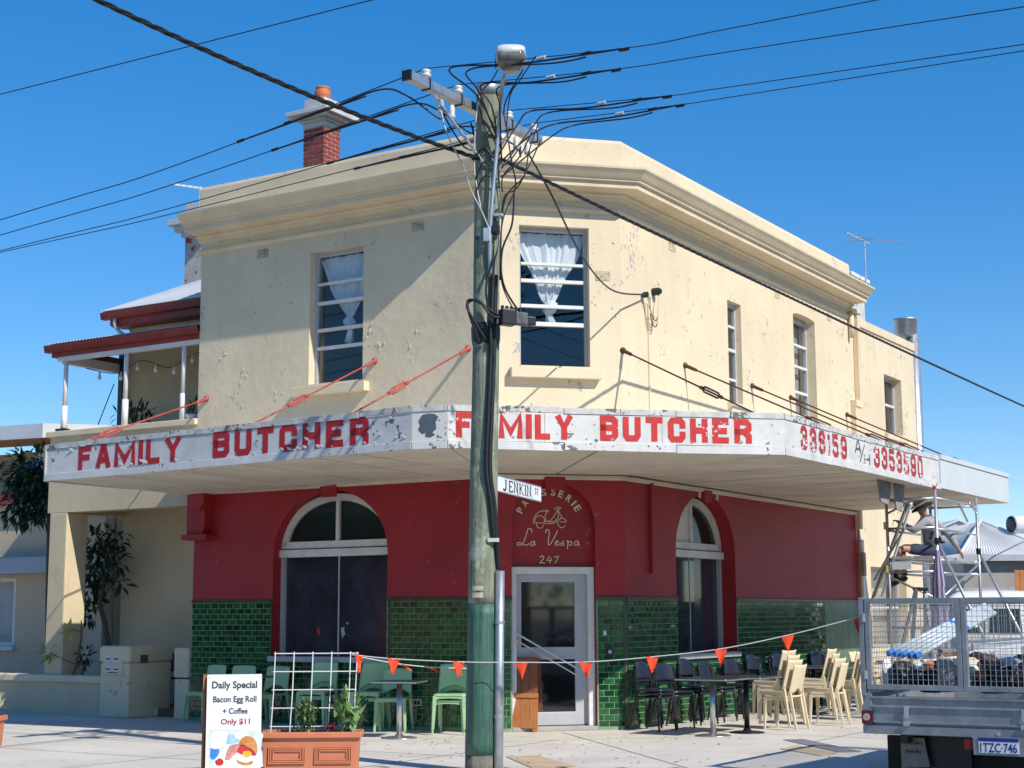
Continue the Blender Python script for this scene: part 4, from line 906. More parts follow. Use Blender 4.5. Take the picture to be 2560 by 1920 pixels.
# ============================================================ NEIGHBOUR ON THE LEFT
nb = thing('neighbour_house', 'beige neighbouring house with maroon gutter and pale skillion roof', 'house', FL(14, -3, 0))
def Nb(mb, name, material, **k): return mb.build(name, material, nb, **k)
Nb(MB().prism(FL, rect(10.6, 22, 0, 3.95), -3.2, -3.0, [rect(13.05, 14.6, 1.0, 2.35)]), 'wall', NBWALL)
Nb(MB().box(FL, 10.6, 10.8, -9, -3.2, 0, 3.95), 'wall', NBWALL)
Nb(MB().box(FL, 11.2, 22, -3.0, -2.55, 2.42, 2.75), 'shutter_hood', GREYSH, bevel=.03)
w = Nb(MB().prism(FL, rect(13.05, 14.6, 1.0, 2.35), -3.1, -3.02, [rect(13.13, 13.8, 1.08, 2.28), rect(13.88, 14.52, 1.08, 2.28)]), 'window', WHITEP)
MB().face([FL(13.1, -3.07, 1.05), FL(14.55, -3.07, 1.05), FL(14.55, -3.07, 2.3), FL(13.1, -3.07, 2.3)]).build('glass_pane', GLASS, w); MB().box(FL, 12.98, 14.7, -3.05, -2.9, .93, 1.0).build('sill', WHITEP, w)
MB().box(FL, 13.1, 14.6, -3.4, -3.38, 1.0, 2.35).build('curtain', CURT, w)
Nb(MB().box(FL, 10.5, 22, -3.05, -2.85, 3.82, 4.06), 'gutter', OXRED)
Nb(MB().box(FL, 12.0, 22, -4.2, -4.0, 4.0, 5.0), 'upper_wall', NBWALL)
lv = Nb(MB().box(FL, 12.35, 13.15, -4.0, -3.96, 4.05, 5.0), 'louvre', BOARDG)
for i in range(11): MB().box(FL, 12.36, 13.14, -3.97, -3.92, 4.08+i*.083, 4.12+i*.083).build('slat', STEEL, lv)
Nb(MB().box(FL, 13.25, 13.5, -3.95, -3.8, 4.0, 5.1), 'corner_post', SIGNW)
Nb(MB().hexa([FL(12.0, -6, 5.42), FL(22, -6, 5.6), FL(12.0, -2.6, 5.06), FL(22, -2.6, 5.28), FL(12.0, -6, 5.62), FL(22, -6, 5.8), FL(12.0, -2.6, 5.34), FL(22, -2.6, 5.58)]), 'skillion_roof', ROOFW)
Nb(MB().hexa([FL(12.05, -4, 5.10), FL(22, -4, 5.3), FL(12.05, -2.95, 5.06), FL(22, -2.95, 5.27), FL(12.05, -4, 5.16), FL(22, -4, 5.38), FL(12.05, -2.95, 5.12), FL(22, -2.95, 5.34)]), 'timber_soffit', TIMB)
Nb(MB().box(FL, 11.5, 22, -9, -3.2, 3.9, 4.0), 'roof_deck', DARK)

# ============================================================ UTILITY POLE
PX, PY = -.335, 16.2
def PP(px, py): return PD(px, py, PY)
ztop = PP(1222, 216).z
pole = thing('utility_pole', 'tall weathered green timber power pole with painted foot on the corner', 'pole', (PX, PY, 0))
def Po(mb, name, material, **k): return mb.build(name, material, pole, **k)
def pr_at(z): return .158 - .028*z/ztop
lean = PP(1221, 216).x - PX
def pc_at(z): return V((PX + lean*z/ztop, PY, z))
def shaft(z0, z1, extra=0, n=10, wob=.006):
    mb = MB(); seg = 40; P = []; rows = max(2, int((z1-z0)/.12))
    rnd_ = random.Random(5); ph = [rnd_.uniform(0, 6.28) for _ in range(6)]
    for i in range(rows+1):
        z = z0+(z1-z0)*i/rows
        for k in range(seg):
            a = 2*math.pi*k/seg; r_ = pr_at(z)+extra + wob*(math.sin(7*a+ph[0]+z*.7)*.5 + math.sin(13*a+ph[1]-z*.4)*.4 + math.sin(3*a+z*2.1+ph[2])*.4)
            P.append(pc_at(z)+V((r_*math.cos(a), r_*math.sin(a), 0)))
    mb.add(P, [(i*seg+k, i*seg+(k+1) % seg, (i+1)*seg+(k+1) % seg, (i+1)*seg+k) for i in range(rows) for k in range(seg)] + [tuple(range(seg))[::-1], tuple(range(rows*seg, (rows+1)*seg))]); return mb
zpt = PP(1205, 1510).z; zpb = PP(1200, 1886).z
Po(shaft(-.3, zpb, 0), 'pole_foot', POLEB, smooth=True)
Po(shaft(zpb, zpt, .003), 'painted_band', POLEP, smooth=True)
Po(shaft(zpt, ztop, 0), 'shaft', POLE, smooth=True)
Po(MB().lathe(pc_at(ztop-.12), [(pr_at(ztop)+.008, 0), (pr_at(ztop)+.010, .10), (pr_at(ztop)+.0, .135), (.02, .15)], 28), 'pole_cap', GALV, smooth=True)
# galvanised conduit and black riser cable
def onpole(ang, z, ex=0): a = R(ang); return pc_at(z) + V((math.cos(a), math.sin(a), 0))*(pr_at(z)+ex)
CA = -28
cz = PP(1243, 1428).z
Po(MB().tube([onpole(CA, -.2, .045), onpole(CA, cz, .05)], .048, 16), 'conduit', GALV, smooth=True)
for z in (.55, 1.5): Po(MB().lathe(onpole(CA, z, .045), [(.056, 0), (.056, .03)], 14), 'conduit_clip', GALV)
zA = [PP(0, y).z for y in (1428, 1355, 1270, 1180, 1060, 900, 780, 700)]
ang = [-28, -40, -52, -70, -66, -58, -55, -52]
rp = spline([onpole(a, z, .03) for a, z in zip(ang, zA)], 8)
Po(MB().tube(rp, .026, 10), 'riser_cable', CABLE, smooth=True)
rp2 = spline([onpole(a-12, z, .028) for a, z in zip(ang, zA)], 8)
Po(MB().tube(rp2[8:], .026, 10), 'riser_cable', CABLE, smooth=True)
Po(MB().box(lambda u, o, z: onpole(-45, PP(0, 1357).z, .0)+V((u, -.04-o*.1, z)), -.06, .06, 0, .2, -.02, .02), 'cable_strap', WIREW)
for y0, y1 in ((1471, 1482), (1487, 1500)):
    a = onpole(-105, PP(0, y1).z, .004); Po(MB().add([onpole(t, PP(0, yy).z, .0065) for yy in (y1, y0) for t in (-135, -122, -110, -98, -88)], [(i, i+1, i+6, i+5) for i in range(4)]), 'pole_tag', mat('cream_tag', (.66,.56,.42), .6, var=.2, vs=40))
# switch boxes and brackets on the shaft
for px, py, w, h, mm in ((1240, 575, .085, .085, BLACKP), (1217, 590, .08, .15, GALV), (1245, 541, .1, .03, GALV)): p = PD(px, py, PY-.16); Po(MB().box(FW, p.x-w/2, p.x+w/2, p.y-.07, p.y+.06, p.z-h/2, p.z+h/2), 'fuse_box', mm, bevel=.008)
jb = PD(1285, 795, PY-.18)
def FJ(u, o, z): d = V((.93, .36, 0)); e = V((.36, -.93, 0)); return jb + d*u + e*o + Z*(z - u*.04)
j = Po(MB().box(FJ, -.16, .0, -.06, .07, -.09, .08), 'joint_box', BLACKP, bevel=.012); MB().box(FJ, .0, .14, -.05, .06, -.07, .06).build('joint_cover', mat('grey_plastic', (.10,.10,.11), .5), j, bevel=.01)
MB().box(FJ, .14, .24, -.03, .04, -.06, .03).build('cable_boot', BLACKP, j, bevel=.01)
for k in range(5): MB().lathe(FJ(-.13+.05*k, .0, .07), [(.018, 0), (.018, .05)], 8).build('gland', BLACKP, j)
Po(MB().lathe(pc_at(PP(0, 830).z), [(pr_at(5)+.004, -.17), (pr_at(5)+.015, -.1), (pr_at(5)+.018, .02), (pr_at(5)+.004, .06)], 20), 'cable_wrap', CABLE)
# cross-arm perpendicular to the street lines
AZ = PP(1215, 262).z
ad = dr
def FA(u, o, z): return pc_at(AZ) + ad*u + nr*(o-.20) + Z*(z)       # the arm is bolted to the far side of the pole
def arm_u(px):
    return min((abs(1280+FPX*(FA(k*.01, 0, .1)-CAM).dot(_x)/(FA(k*.01, 0, .1)-CAM).dot(_w)-px), k*.01) for k in range(-170, 170))[1]
UA0, UA1 = arm_u(1020), arm_u(1348)
arm = Po(MB().box(FA, UA0, UA1, -.05, .05, -.05, .05), 'cross_arm', GALV, bevel=.008)
MB().box(FA, UA0-.03, UA0, -.054, .054, -.054, .054).build('arm_end', BLACKP, arm)
for s in (-.75, .75): MB().bar(FA(s, .0, -.07), pc_at(AZ-.75)+V((0, -.12, 0)), .035, .012).build('arm_brace', GALV, arm)
APOS = [arm_u(1066), arm_u(1146), arm_u(1272), arm_u(1334)]
INS = [(.03, 0), (.03, .03), (.055, .04), (.055, .06), (.03, .07), (.05, .085), (.05, .105), (.025, .12), (.012, .125)]
for a in APOS:
    MB().lathe(FA(a, 0, .05), INS, 14).build('insulator', PORC, arm, smooth=True)
    MB().box(FA, a-.012, a+.012, -.055, .055, -.06, .06).build('arm_strap', BLACKP, arm)
for a in (arm_u(1102), arm_u(1130), arm_u(1290), arm_u(1318)): MB().lathe(FA(a, .0, -.24), [(.01, .16), (.025, .15), (.035, .10), (.03, .06), (.04, .03), (.03, 0)], 12).build('insulator', PORC, arm, smooth=True)

# ---- street lamp on its outreach arm
lamp = thing('street_lamp', 'pale street lamp head on a thin steel outreach above the pole', 'street lamp', pc_at(ztop))
LH = PD(1277, 150, PY-1.15)
lp = spline([onpole(-75, PP(0, 700).z, .03), PD(1226, 560, PY-.2), PD(1246, 330, PY-.26), PD(1257, 205, PY-.5), LH+V((-.03, .22, -.03))], 10)
MB().tube(lp, .022, 10).build('outreach_arm', GALV, lamp, smooth=True)
def FLm(u, o, z): d = V((0, -1, .5)).normalized(); up = V((0, .5, 1)).normalized(); return LH + V((1, 0, 0))*u*.98 + d*o*.64 + up*z*.88
def loft(secs, F, seg=24, power=3.0):
    mb = MB(); P = []
    for o, cz, w, h in secs:
        for k in range(seg):
            a = 2*math.pi*k/seg; ca, sa = math.cos(a), math.sin(a)
            P.append(F(w*math.copysign(abs(ca)**(2/power), ca), o, cz + h*math.copysign(abs(sa)**(2/power), sa)))
    n = len(secs); mb.add(P, [(i*seg+k, i*seg+(k+1) % seg, (i+1)*seg+(k+1) % seg, (i+1)*seg+k) for i in range(n-1) for k in range(seg)] + [tuple(range(seg))[::-1], tuple(range((n-1)*seg, n*seg))]); return mb
loft([(-.28, .0, .05, .035), (-.2, .0, .09, .06), (-.1, .01, .135, .075), (.1, .015, .155, .085), (.22, .01, .15, .075), (.27, .0, .13, .05)], FLm).build('lamp_shell', LAMPM, lamp, smooth=True)
loft([(-.14, -.05, .10, .02), (-.05, -.065, .128, .05), (.12, -.075, .142, .06), (.22, -.06, .13, .045), (.25, -.045, .10, .02)], FLm).build('lamp_bowl', mat('clear_bowl', (.20,.19,.18), .10, var=.3, vs=8), lamp, smooth=True)
loft([(-.15, -.03, .142, .014), (.1, -.03, .163, .018), (.262, -.03, .14, .014)], FLm).build('rim', LAMPM, lamp, smooth=True)
MB().box(FLm, -.165, -.15, -.15, .05, -.03, .05).build('side_clip', BLACKP, lamp)

# ---- street name blade
sg_ = thing('street_name_sign', 'white street name blade reading JENKIN ST fixed to the timber pole', 'street sign', onpole(0, PP(0, 1210).z))
s0 = PD(1238, 1207, PY-.05); s1d = V((.45, .893, -.045)).normalized()
# length so that the far end lands where the photograph shows it
t1 = None
best = 1e9
for k in range(20, 160):
    L_ = k*.01; p = s0 + s1d*L_; d_ = p-CAM; zc_ = d_.dot(_w); x_ = 1280+FPX*d_.dot(_x)/zc_
    if abs(x_-1352) < best: best = abs(x_-1352); t1 = L_
sn = V((s1d.y, -s1d.x, 0)).normalized()
def FS(u, o, z): return s0 + s1d*u + sn*o + Z*z
SH = .175
MB().box(FS, -.02, t1, -.006, .006, -SH/2, SH/2).build('blade', SIGNW, sg_)
for a, b in ((-.02, t1),):
    for zz_ in (-SH/2, SH/2-.012): MB().box(FS, a, b, -.008, .008, zz_, zz_+.012).build('edge_strip', STEEL, sg_)
SER = {'J': [[(.6,1),(.6,.2),(.4,0),(.1,.02),(0,.15)]], 'E': [[(.2,0),(.2,1)], [(.2,1),(.9,1),(.9,.8)], [(.2,.5),(.7,.5)], [(.2,0),(.9,0),(.95,.22)]], 'N': [[(.12,0),(.12,1),(.88,0),(.88,1)]], 'K': [[(.2,0),(.2,1)], [(.9,1),(.25,.45)], [(.4,.58),(.95,0)]], 'I': [[(.5,0),(.5,1)]],
       'S': [[(.9,.8),(.7,1),(.3,1),(.1,.8),(.2,.58),(.8,.42),(.9,.2),(.7,0),(.3,0),(.1,.2)]], 'T': [[(.5,0),(.5,1)], [(0,.85),(0,1),(1,1),(1,.85)]]}
SFE = {'J': [(.6,1)], 'E': [(.2,0),(.2,1)], 'N': [(.12,0),(.12,1),(.88,1)], 'K': [(.2,0),(.2,1),(.9,1),(.95,0)], 'I': [(.5,0),(.5,1)], 'T': [(.5,0)], 'S': []}
def serif(word, u0, u1, z0, z1, mm):
    W = [.55 if c == 'I' else 1 for c in word]; k = (u1-u0)/sum(W); x = u0
    for c, w in zip(word, W):
        mb = MB(); cw_ = w*k*.78
        for i, st in enumerate(SER[c]):
            thick = .19 if (i == 0) else .11
            mb.strip(FS, [(x+a*cw_, z0+b*(z1-z0)) for a, b in st], thick*k, .0075+.0004*i)
        for i, (a, b) in enumerate(SFE[c]): mb.strip(FS, [(x+a*cw_-.17*k, z0+b*(z1-z0)), (x+a*cw_+.17*k, z0+b*(z1-z0))], .006, .0092)
        mb.build('letter', mm, sg_); x += w*k
serif('JENKIN', t1*.16, t1*.79, -.055, .055, INKN); serif('ST', t1*.85, t1*.945, -.01, .05, INKN)

# ============================================================ OVERHEAD LINES
def vplane(anchor, d, px, py):
    n = V((d.y, -d.x, 0)); return onplane(px, py, anchor, n)
def sag(a, b, s, n=24):
    return [a.lerp(b, i/n) - Z*s*4*(i/n)*(1-i/n) for i in range(n+1)]
GRP = 'bare street power lines strung along the shop side'
tops = [FA(a, 0, .18) for a in APOS]
lw_px = [(420, 420, 0, 550), (420, 465, 0, 588), (420, 522, 0, 627), (420, 537, 0, 631)]
for k, (t, (x1, y1, x0, y0)) in enumerate(zip(tops, lw_px)):
    p1 = vplane(t, dl, x1, y1); p0 = vplane(t, dl, x0, y0); far = p0 + (p0-p1)*4
    tag(MB().tube(spline([t, p1, p0, far], 10), .0062, 6).build('power_line', WIRE, smooth=True), ['bare power line running left from the insulator at the black-capped arm end', 'bare power line running left from the inner insulator on the black-capped arm half', 'bare power line running left from the inner insulator on the shop side of the arm', 'bare power line running left from the arm end insulator nearest the shop'][k], 'power line', GRP)
conn = [(1560, 121), (1540, 173), (1668, 240), (1700, 262)]
rw_px = [(1800, 76, 2193, 0), (1800, 133, 2560, 17), (1800, 221, 2560, 111), (1800, 247, 2560, 127)]
for k, (t, (x1, y1, x0, y0)) in enumerate(zip(tops, rw_px)):
    p1 = vplane(t, -dl, x1, y1); p0 = vplane(t, -dl, x0, y0); far = p0 + (p0-p1)*2.2
    cn = vplane(t, -dl, *conn[k]); tag(MB().tube(spline([t, cn, p1, p0, far], 10), .0052, 6).build('power_line', WIRE, smooth=True), ['bare power line running right from the insulator at the black-capped arm end', 'bare power line running right from the inner insulator on the black-capped arm half', 'bare power line running right from the inner insulator on the shop side of the arm', 'bare power line running right from the arm end insulator nearest the shop'][k], 'power line', GRP)
    # insulated jumpers clamped to the line
    c = vplane(t, -dl, *conn[k]); j0 = pc_at(AZ-.4) + V((.12, -.12, -.1*k)); mid = t.lerp(c, .45) - Z*.05; mid2 = t.lerp(c, .7)-Z*.035
    jp = thing('jumper_cable', ['thick black jumper clamped to the highest line right of the lamp', 'thick black jumper clamped to the second line right of the lamp', 'thick black jumper clamped to the third line right of the pole', 'thick black jumper clamped to the lowest line right of the pole'][k], 'cable', j0)
    MB().tube(spline([j0, t.lerp(j0, .5)+V((.15, -.1, .05)), t-Z*.06+(-dl)*.3, mid, mid2, c], 8), .010, 7).build('cable', CABLE, jp, smooth=True)
    MB().tube(spline([j0+V((.03, 0, -.15)), t.lerp(j0, .35)+V((.3, -.25, -.1)), t-Z*.12+(-dl)*.55, t.lerp(c, .66)-Z*.08, t.lerp(c, .82)-Z*.05], 8), .009, 7).build('cable', CABLE, jp, smooth=True)
    for f in (1.0, .82, .60): q = t.lerp(c, f)-Z*.012; MB().tube([q-(-dl)*.05, q+(-dl)*.05], [.016, .02], 8).build('line_clamp', BLACKP if f != .6 else PORC, jp)
# twisted service bundle crossing in front of the building
bz = PP(1180, 405).z
b0 = onpole(-120, PP(0, 412).z, .03); b1 = onpole(-30, PP(0, 408).z, .03)
pa = vplane(b0, dr, 285, 0); pb_ = vplane(b1, dr, 2560, 1003)
def twisted(pts, r_, n=3, pitch=.55):
    mb = MB(); L = [0]
    for a, b in zip(pts[:-1], pts[1:]): L.append(L[-1]+(b-a).length)
    for s in range(n):
        q = []
        for i, p in enumerate(pts):
            t_ = (pts[min(i+1, len(pts)-1)]-pts[max(i-1, 0)]).normalized(); a = t_.cross(Z).normalized(); b = a.cross(t_); ph = L[i]/pitch*6.283 + s*6.283/n
            q.append(p + (a*math.cos(ph) + b*math.sin(ph))*r_)
        mb.tube(q, r_*1.05, 6)
    return mb
def dense(a, b, s, step=.07):
    n = int((b-a).length/step); return [a.lerp(b, i/n) - Z*s*4*(i/n)*(1-i/n) for i in range(n+1)]
tag(twisted(dense(b0, pa + (pa-b0)*.25, .10), .0125).build('service_bundle', CABLE, smooth=True), 'thick twisted black cable slanting up to the left across the sky', 'cable')
q = vplane(b1, dr, 1800, 653)
far = pb_ + (pb_-b1)*1.0
tag(twisted(dense(b1, far, .12), .0115).build('service_bundle', CABLE, smooth=True), 'thick twisted black cable slanting down to the right past the corner facade', 'cable')
a = PD(0, 236, 19.0); b = vplane(a, -dl, 930, 0)
tag(MB().tube([a + (a-b)*3, a, b, b + (b-a)*1.5], .0065, 6).build('power_line', WIRE, smooth=True), 'single thin line crossing the upper left corner of the sky', 'power line')
# consumer service lines to the house
u_, z_ = pr(1604, 738); att = FR(u_, .08, z_)
def svc(pts, r_, lab, mm=CABLE): return tag(MB().tube(spline(pts, 10), r_, 6).build('service_cable', mm, smooth=True), lab, 'cable')
svc([FA(arm_u(1318), 0, -.2), PD(1375, 480, 17.4), PD(1455, 640, 19.0), PD(1530, 725, 20.8), att], .012, 'drooping black service cable from the cross-arm to the wall hook')
hook = thing('service_entry', 'black cable entry brackets with looped wires high on the cream wall', 'cable bracket', FR(.5, 0, z_))
u2, z2 = pr(1632, 730); MB().lathe(FR(u2, .0, z2), [(.06, 0), (.06, .1), (.035, .14)], 10, nr).build('entry_cap', BLACKP, hook); MB().lathe(FR(u_, 0, z_), [(.02, 0), (.045, .04), (.045, .1)], 10, nr).build('hook', BLACKP, hook)
for k in range(4): c_ = u_*.5+u2*.5; MB().tube(spline([FR(u_+.03*k, .09, z_-.02), FR(c_-.08, .10, z_-.22-.05*k), FR(c_+.1, .10, z_-.30-.04*k), FR(u2+.02, .09, z2-.04)], 8), .008, 5).build('loop', CABLE if k % 2 else CCHAIR, hook)
u3, z3 = pr(1618, 765); MB().box(FR, u3-.012, u3+.012, 0, .025, 4.0, z_-.1).build('conduit', CREAMT, hook)
# tangle of tails on the pole
def tail(pts, r_=.008, mm=CABLE): return Po(MB().tube(spline([p if isinstance(p, V) else PD(*p) for p in pts], 8), r_, 6), 'cable_tail', mm, smooth=True)
D0 = PY-.2
tail([(1310, 170, D0-.2), (1262, 260, D0), (1268, 330, D0), (1280, 410, D0), (1288, 470, D0+.1), (1255, 560, D0), (1250, 700, D0)])
tail([(1352, 350, D0+.4), (1320, 420, D0), (1292, 470, D0), (1262, 490, D0-.02), (1253, 540, D0)])
tail([(1330, 330, D0+.3), (1300, 390, D0), (1258, 440, D0), (1256, 480, D0)]); tail([(1345, 310, D0+.5), (1322, 380, D0+.2), (1310, 440, D0), (1262, 500, D0), (1252, 640, D0), (1258, 720, D0), (1300, 800, D0)])
tail([(1285, 480, D0), (1280, 560, D0), (1255, 630, D0), (1262, 720, D0), (1325, 815, D0+.1)], .012); tail([(1195, 250, D0), (1215, 330, D0), (1240, 350, D0), (1248, 470, D0)])
tail([(1262, 140, D0-.7), (1230, 200, D0-.1), (1200, 235, D0), (1192, 300, D0+.05)]); tail([(1340, 140, D0-.5), (1300, 200, D0-.1), (1275, 240, D0), (1265, 330, D0)])
tail([(1180, 400, D0), (1210, 370, D0-.02), (1232, 392, D0-.02), (1255, 400, D0)], .014); tail([(1188, 450, D0), (1210, 405, D0-.03), (1240, 430, D0-.02)]); tail([(1190, 480, D0), (1212, 440, D0-.03), (1248, 450, D0)])
tail([(1200, 860, D0), (1172, 780, D0-.05), (1172, 750, D0-.05), (1205, 760, D0-.1), (1230, 790, D0-.1), (1275, 795, D0)], .014); tail([(1215, 850, D0), (1178, 790, D0-.05), (1168, 762, D0-.05), (1190, 750, D0-.05), (1225, 775, D0-.1), (1262, 800, D0)], .014)
tail([(1235, 640, D0), (1215, 720, D0-.03), (1225, 800, D0), (1225, 860, D0)], .012)
tail([FA(arm_u(1102), 0, -.2), (1120, 340, D0-.5), (1160, 420, D0-.2), (1175, 470, D0-.1), (1205, 530, D0-.04), (1230, 590, D0)], .008, WIREW); tail([(1202, 225, D0), (1190, 300, D0), (1186, 420, D0+.02), (1202, 520, D0-.02)], .008, WIREW)
# jumpers bonded to the left-hand lines
for k, (t, (x1, y1, x0, y0)) in enumerate(zip(tops, lw_px)):
    p1 = vplane(t, dl, x1, y1); ln = (p1-t).normalized(); e_ = FA(APOS[k] + (.25 if k < 2 else -.3), 0, -.18)
    jp = thing('jumper_cable', ['black jumper looped under the black-capped end of the cross-arm', 'black jumper looped under the inner black-capped arm half', 'black jumper looped from the inner shop-side line to the pole', 'black jumper looped from the shop-end line to the pole'][k], 'cable', e_)
    w0 = t + ln*1.9; w1 = t + ln*.6
    MB().tube(spline([w0-Z*.015, w0.lerp(w1, .5)-Z*.03, w1-Z*.04, t+ln*.25-Z*.22, e_-Z*.12, e_], 8), .010, 7).build('cable', CABLE, jp, smooth=True)
    MB().tube(spline([t+ln*2.6-Z*.01, t+ln*1.4-Z*.035, t+ln*.8-Z*.05], 6), .010, 7).build('cable', CABLE, jp, smooth=True)
    for f in (1.9, 2.6): q = t + ln*f; MB().tube([q-ln*.045-Z*.01, q+ln*.045-Z*.01], .018, 8).build('line_clamp', BLACKP, jp)
    MB().tube(spline([e_, e_.lerp(pc_at(AZ-.5), .5)-Z*.2, onpole(-100 if k < 2 else -60, AZ-.55, .02)], 8), .009, 7).build('cable', CABLE, jp, smooth=True)

# ============================================================ ANTENNAS AND FLUE
def antenna(nm, lab, base, h, booms, els, parent_mat=ALU):
    t = thing(nm, lab, 'antenna', base); MB().tube([base, base+Z*h], .018, 8).build('mast', parent_mat, t)
    for a, b in booms: MB().bar(base+a, base+b, .03).build('boom', parent_mat, t)
    for a, b in els: MB().tube([base+a, base+b], .006, 5).build('element', parent_mat, t)
    return t
ab = PD(499, 550, 25.0); at = PD(499, 468, 25.0)
antenna('tv_antenna', 'white TV antenna at the left end of the parapet', ab, at.z-ab.z, [(V((-.45, 0, at.z-ab.z+.05)), V((.08, 0, at.z-ab.z-.03)))], [(V((-.42+.1*k, -.09, at.z-ab.z+.05-.015*k)), V((-.42+.1*k, .09, at.z-ab.z+.05-.015*k))) for k in range(5)], SIGNW)
ab = PD(2166, 735, 31); at = PD(2163, 600, 31); hh = at.z-ab.z
A2 = antenna('tv_antenna', 'grey TV antenna with long rods behind the right end of the parapet', ab, hh, [(V((-.42, -.2, hh+.12)), V((.12, .1, hh-.05)))], [(V((-.6+.12*k, -.6, hh-.15+.05*k)), V((1.25-.1*k, .7, hh+.12+.0*k))) for k in range(3)] + [(V((-.4+.1*k, -.12, hh+.10-.03*k)), V((-.4+.1*k, .12, hh+.10-.03*k))) for k in range(4)])
rc = thing('rooftop_vent', 'small white rendered vent stack with slab cap behind the cornice', 'chimney', FR(10.2, -1.0, 7.4))
cb = PD(2143, 745, 31.2)
def FV(u, o, z): return V((cb.x, cb.y, 0)) + dr*u + nr*o + Z*z
zt = PD(2143, 700, 31.2).z
MB().box(FV, -.45, .45, -.5, .0, 7.0, zt).build('stack', STUCCO, rc, bevel=.01); MB().box(FV, -.55, .55, -.6, .1, zt, zt+.08).build('slab', SIGNW, rc, bevel=.01); MB().box(FV, -.3, .3, -.002, .004, zt-.35, zt-.12).build('opening', DARK, rc)
fl_ = thing('exhaust_flue', 'galvanised kitchen exhaust flue with wide cowl behind the wing', 'flue', FR(14.1, -.3, 0))
fb = PD(2286, 960, 36.5); tb = PD(2265, 838, 36.5); fb0 = V((fb.x, fb.y, 0))
MB().tube([fb0, V((fb.x, fb.y, tb.z))], .16, 16).build('pipe', GALV, fl_, smooth=True); zc2 = PD(2262, 798, 36.5).z; zc1 = PD(2262, 838, 36.5).z
MB().lathe(V((tb.x, tb.y, zc1)), [(.20, -.06), (.24, 0), (.27, .03), (.27, zc2-zc1-.05), (.285, zc2-zc1-.04), (.285, zc2-zc1), (.05, zc2-zc1+.02)], 24).build('cowl', GALV, fl_, smooth=True)

# ============================================================ CHAIRS AND TABLES
def rrect(w, d, r_, n=5):
    pts = []
    for cx, cy, a0 in ((w/2-r_, d/2-r_, 0), (-w/2+r_, d/2-r_, 90), (-w/2+r_, -d/2+r_, 180), (w/2-r_, -d/2+r_, 270)):
        for i in range(n+1): a = R(a0+90*i/n); pts.append((cx+r_*math.cos(a), cy+r_*math.sin(a)))
    return pts
def slab(mb, pts, z0, z1, dip=0):
    n = len(pts); mb.add([V((x, y, z0)) for x, y in pts] + [V((x, y, z1)) for x, y in pts], [tuple(range(n))[::-1], tuple(range(n, 2*n))] + [(i, (i+1) % n, (i+1) % n+n, i+n) for i in range(n)]); return mb
def backgrid(mb, w0, w1, ztop, zb, yb, lean, curv, roundtop=0, N=16, M=10):
    P = []
    for j in range(M+1):
        for i in range(N+1):
            s = i/N*2-1; zt = ztop - roundtop*abs(s)**4; z0 = zb(s); z = z0+(zt-z0)*j/M; f = (z-.44)/.4; w = w0+(w1-w0)*max(0, min(1, f))
            P.append(V((s*w/2, yb + lean*f - curv*s*s, z)))
    mb.add(P, [(j*(N+1)+i, j*(N+1)+i+1, (j+1)*(N+1)+i+1, (j+1)*(N+1)+i) for j in range(M) for i in range(N)]); return mb
def leg(mb, a, b, w0, w1, d0=None, d1=None):
    a = V(a); b = V(b); d0 = d0 or w0; d1 = d1 or w1
    return mb.hexa([V((b.x+i*w1/2, b.y+j*d1/2, b.z)) for j in (-1, 1) for i in (-1, 1)] + [V((a.x+i*w0/2, a.y+j*d0/2, a.z)) for j in (-1, 1) for i in (-1, 1)])
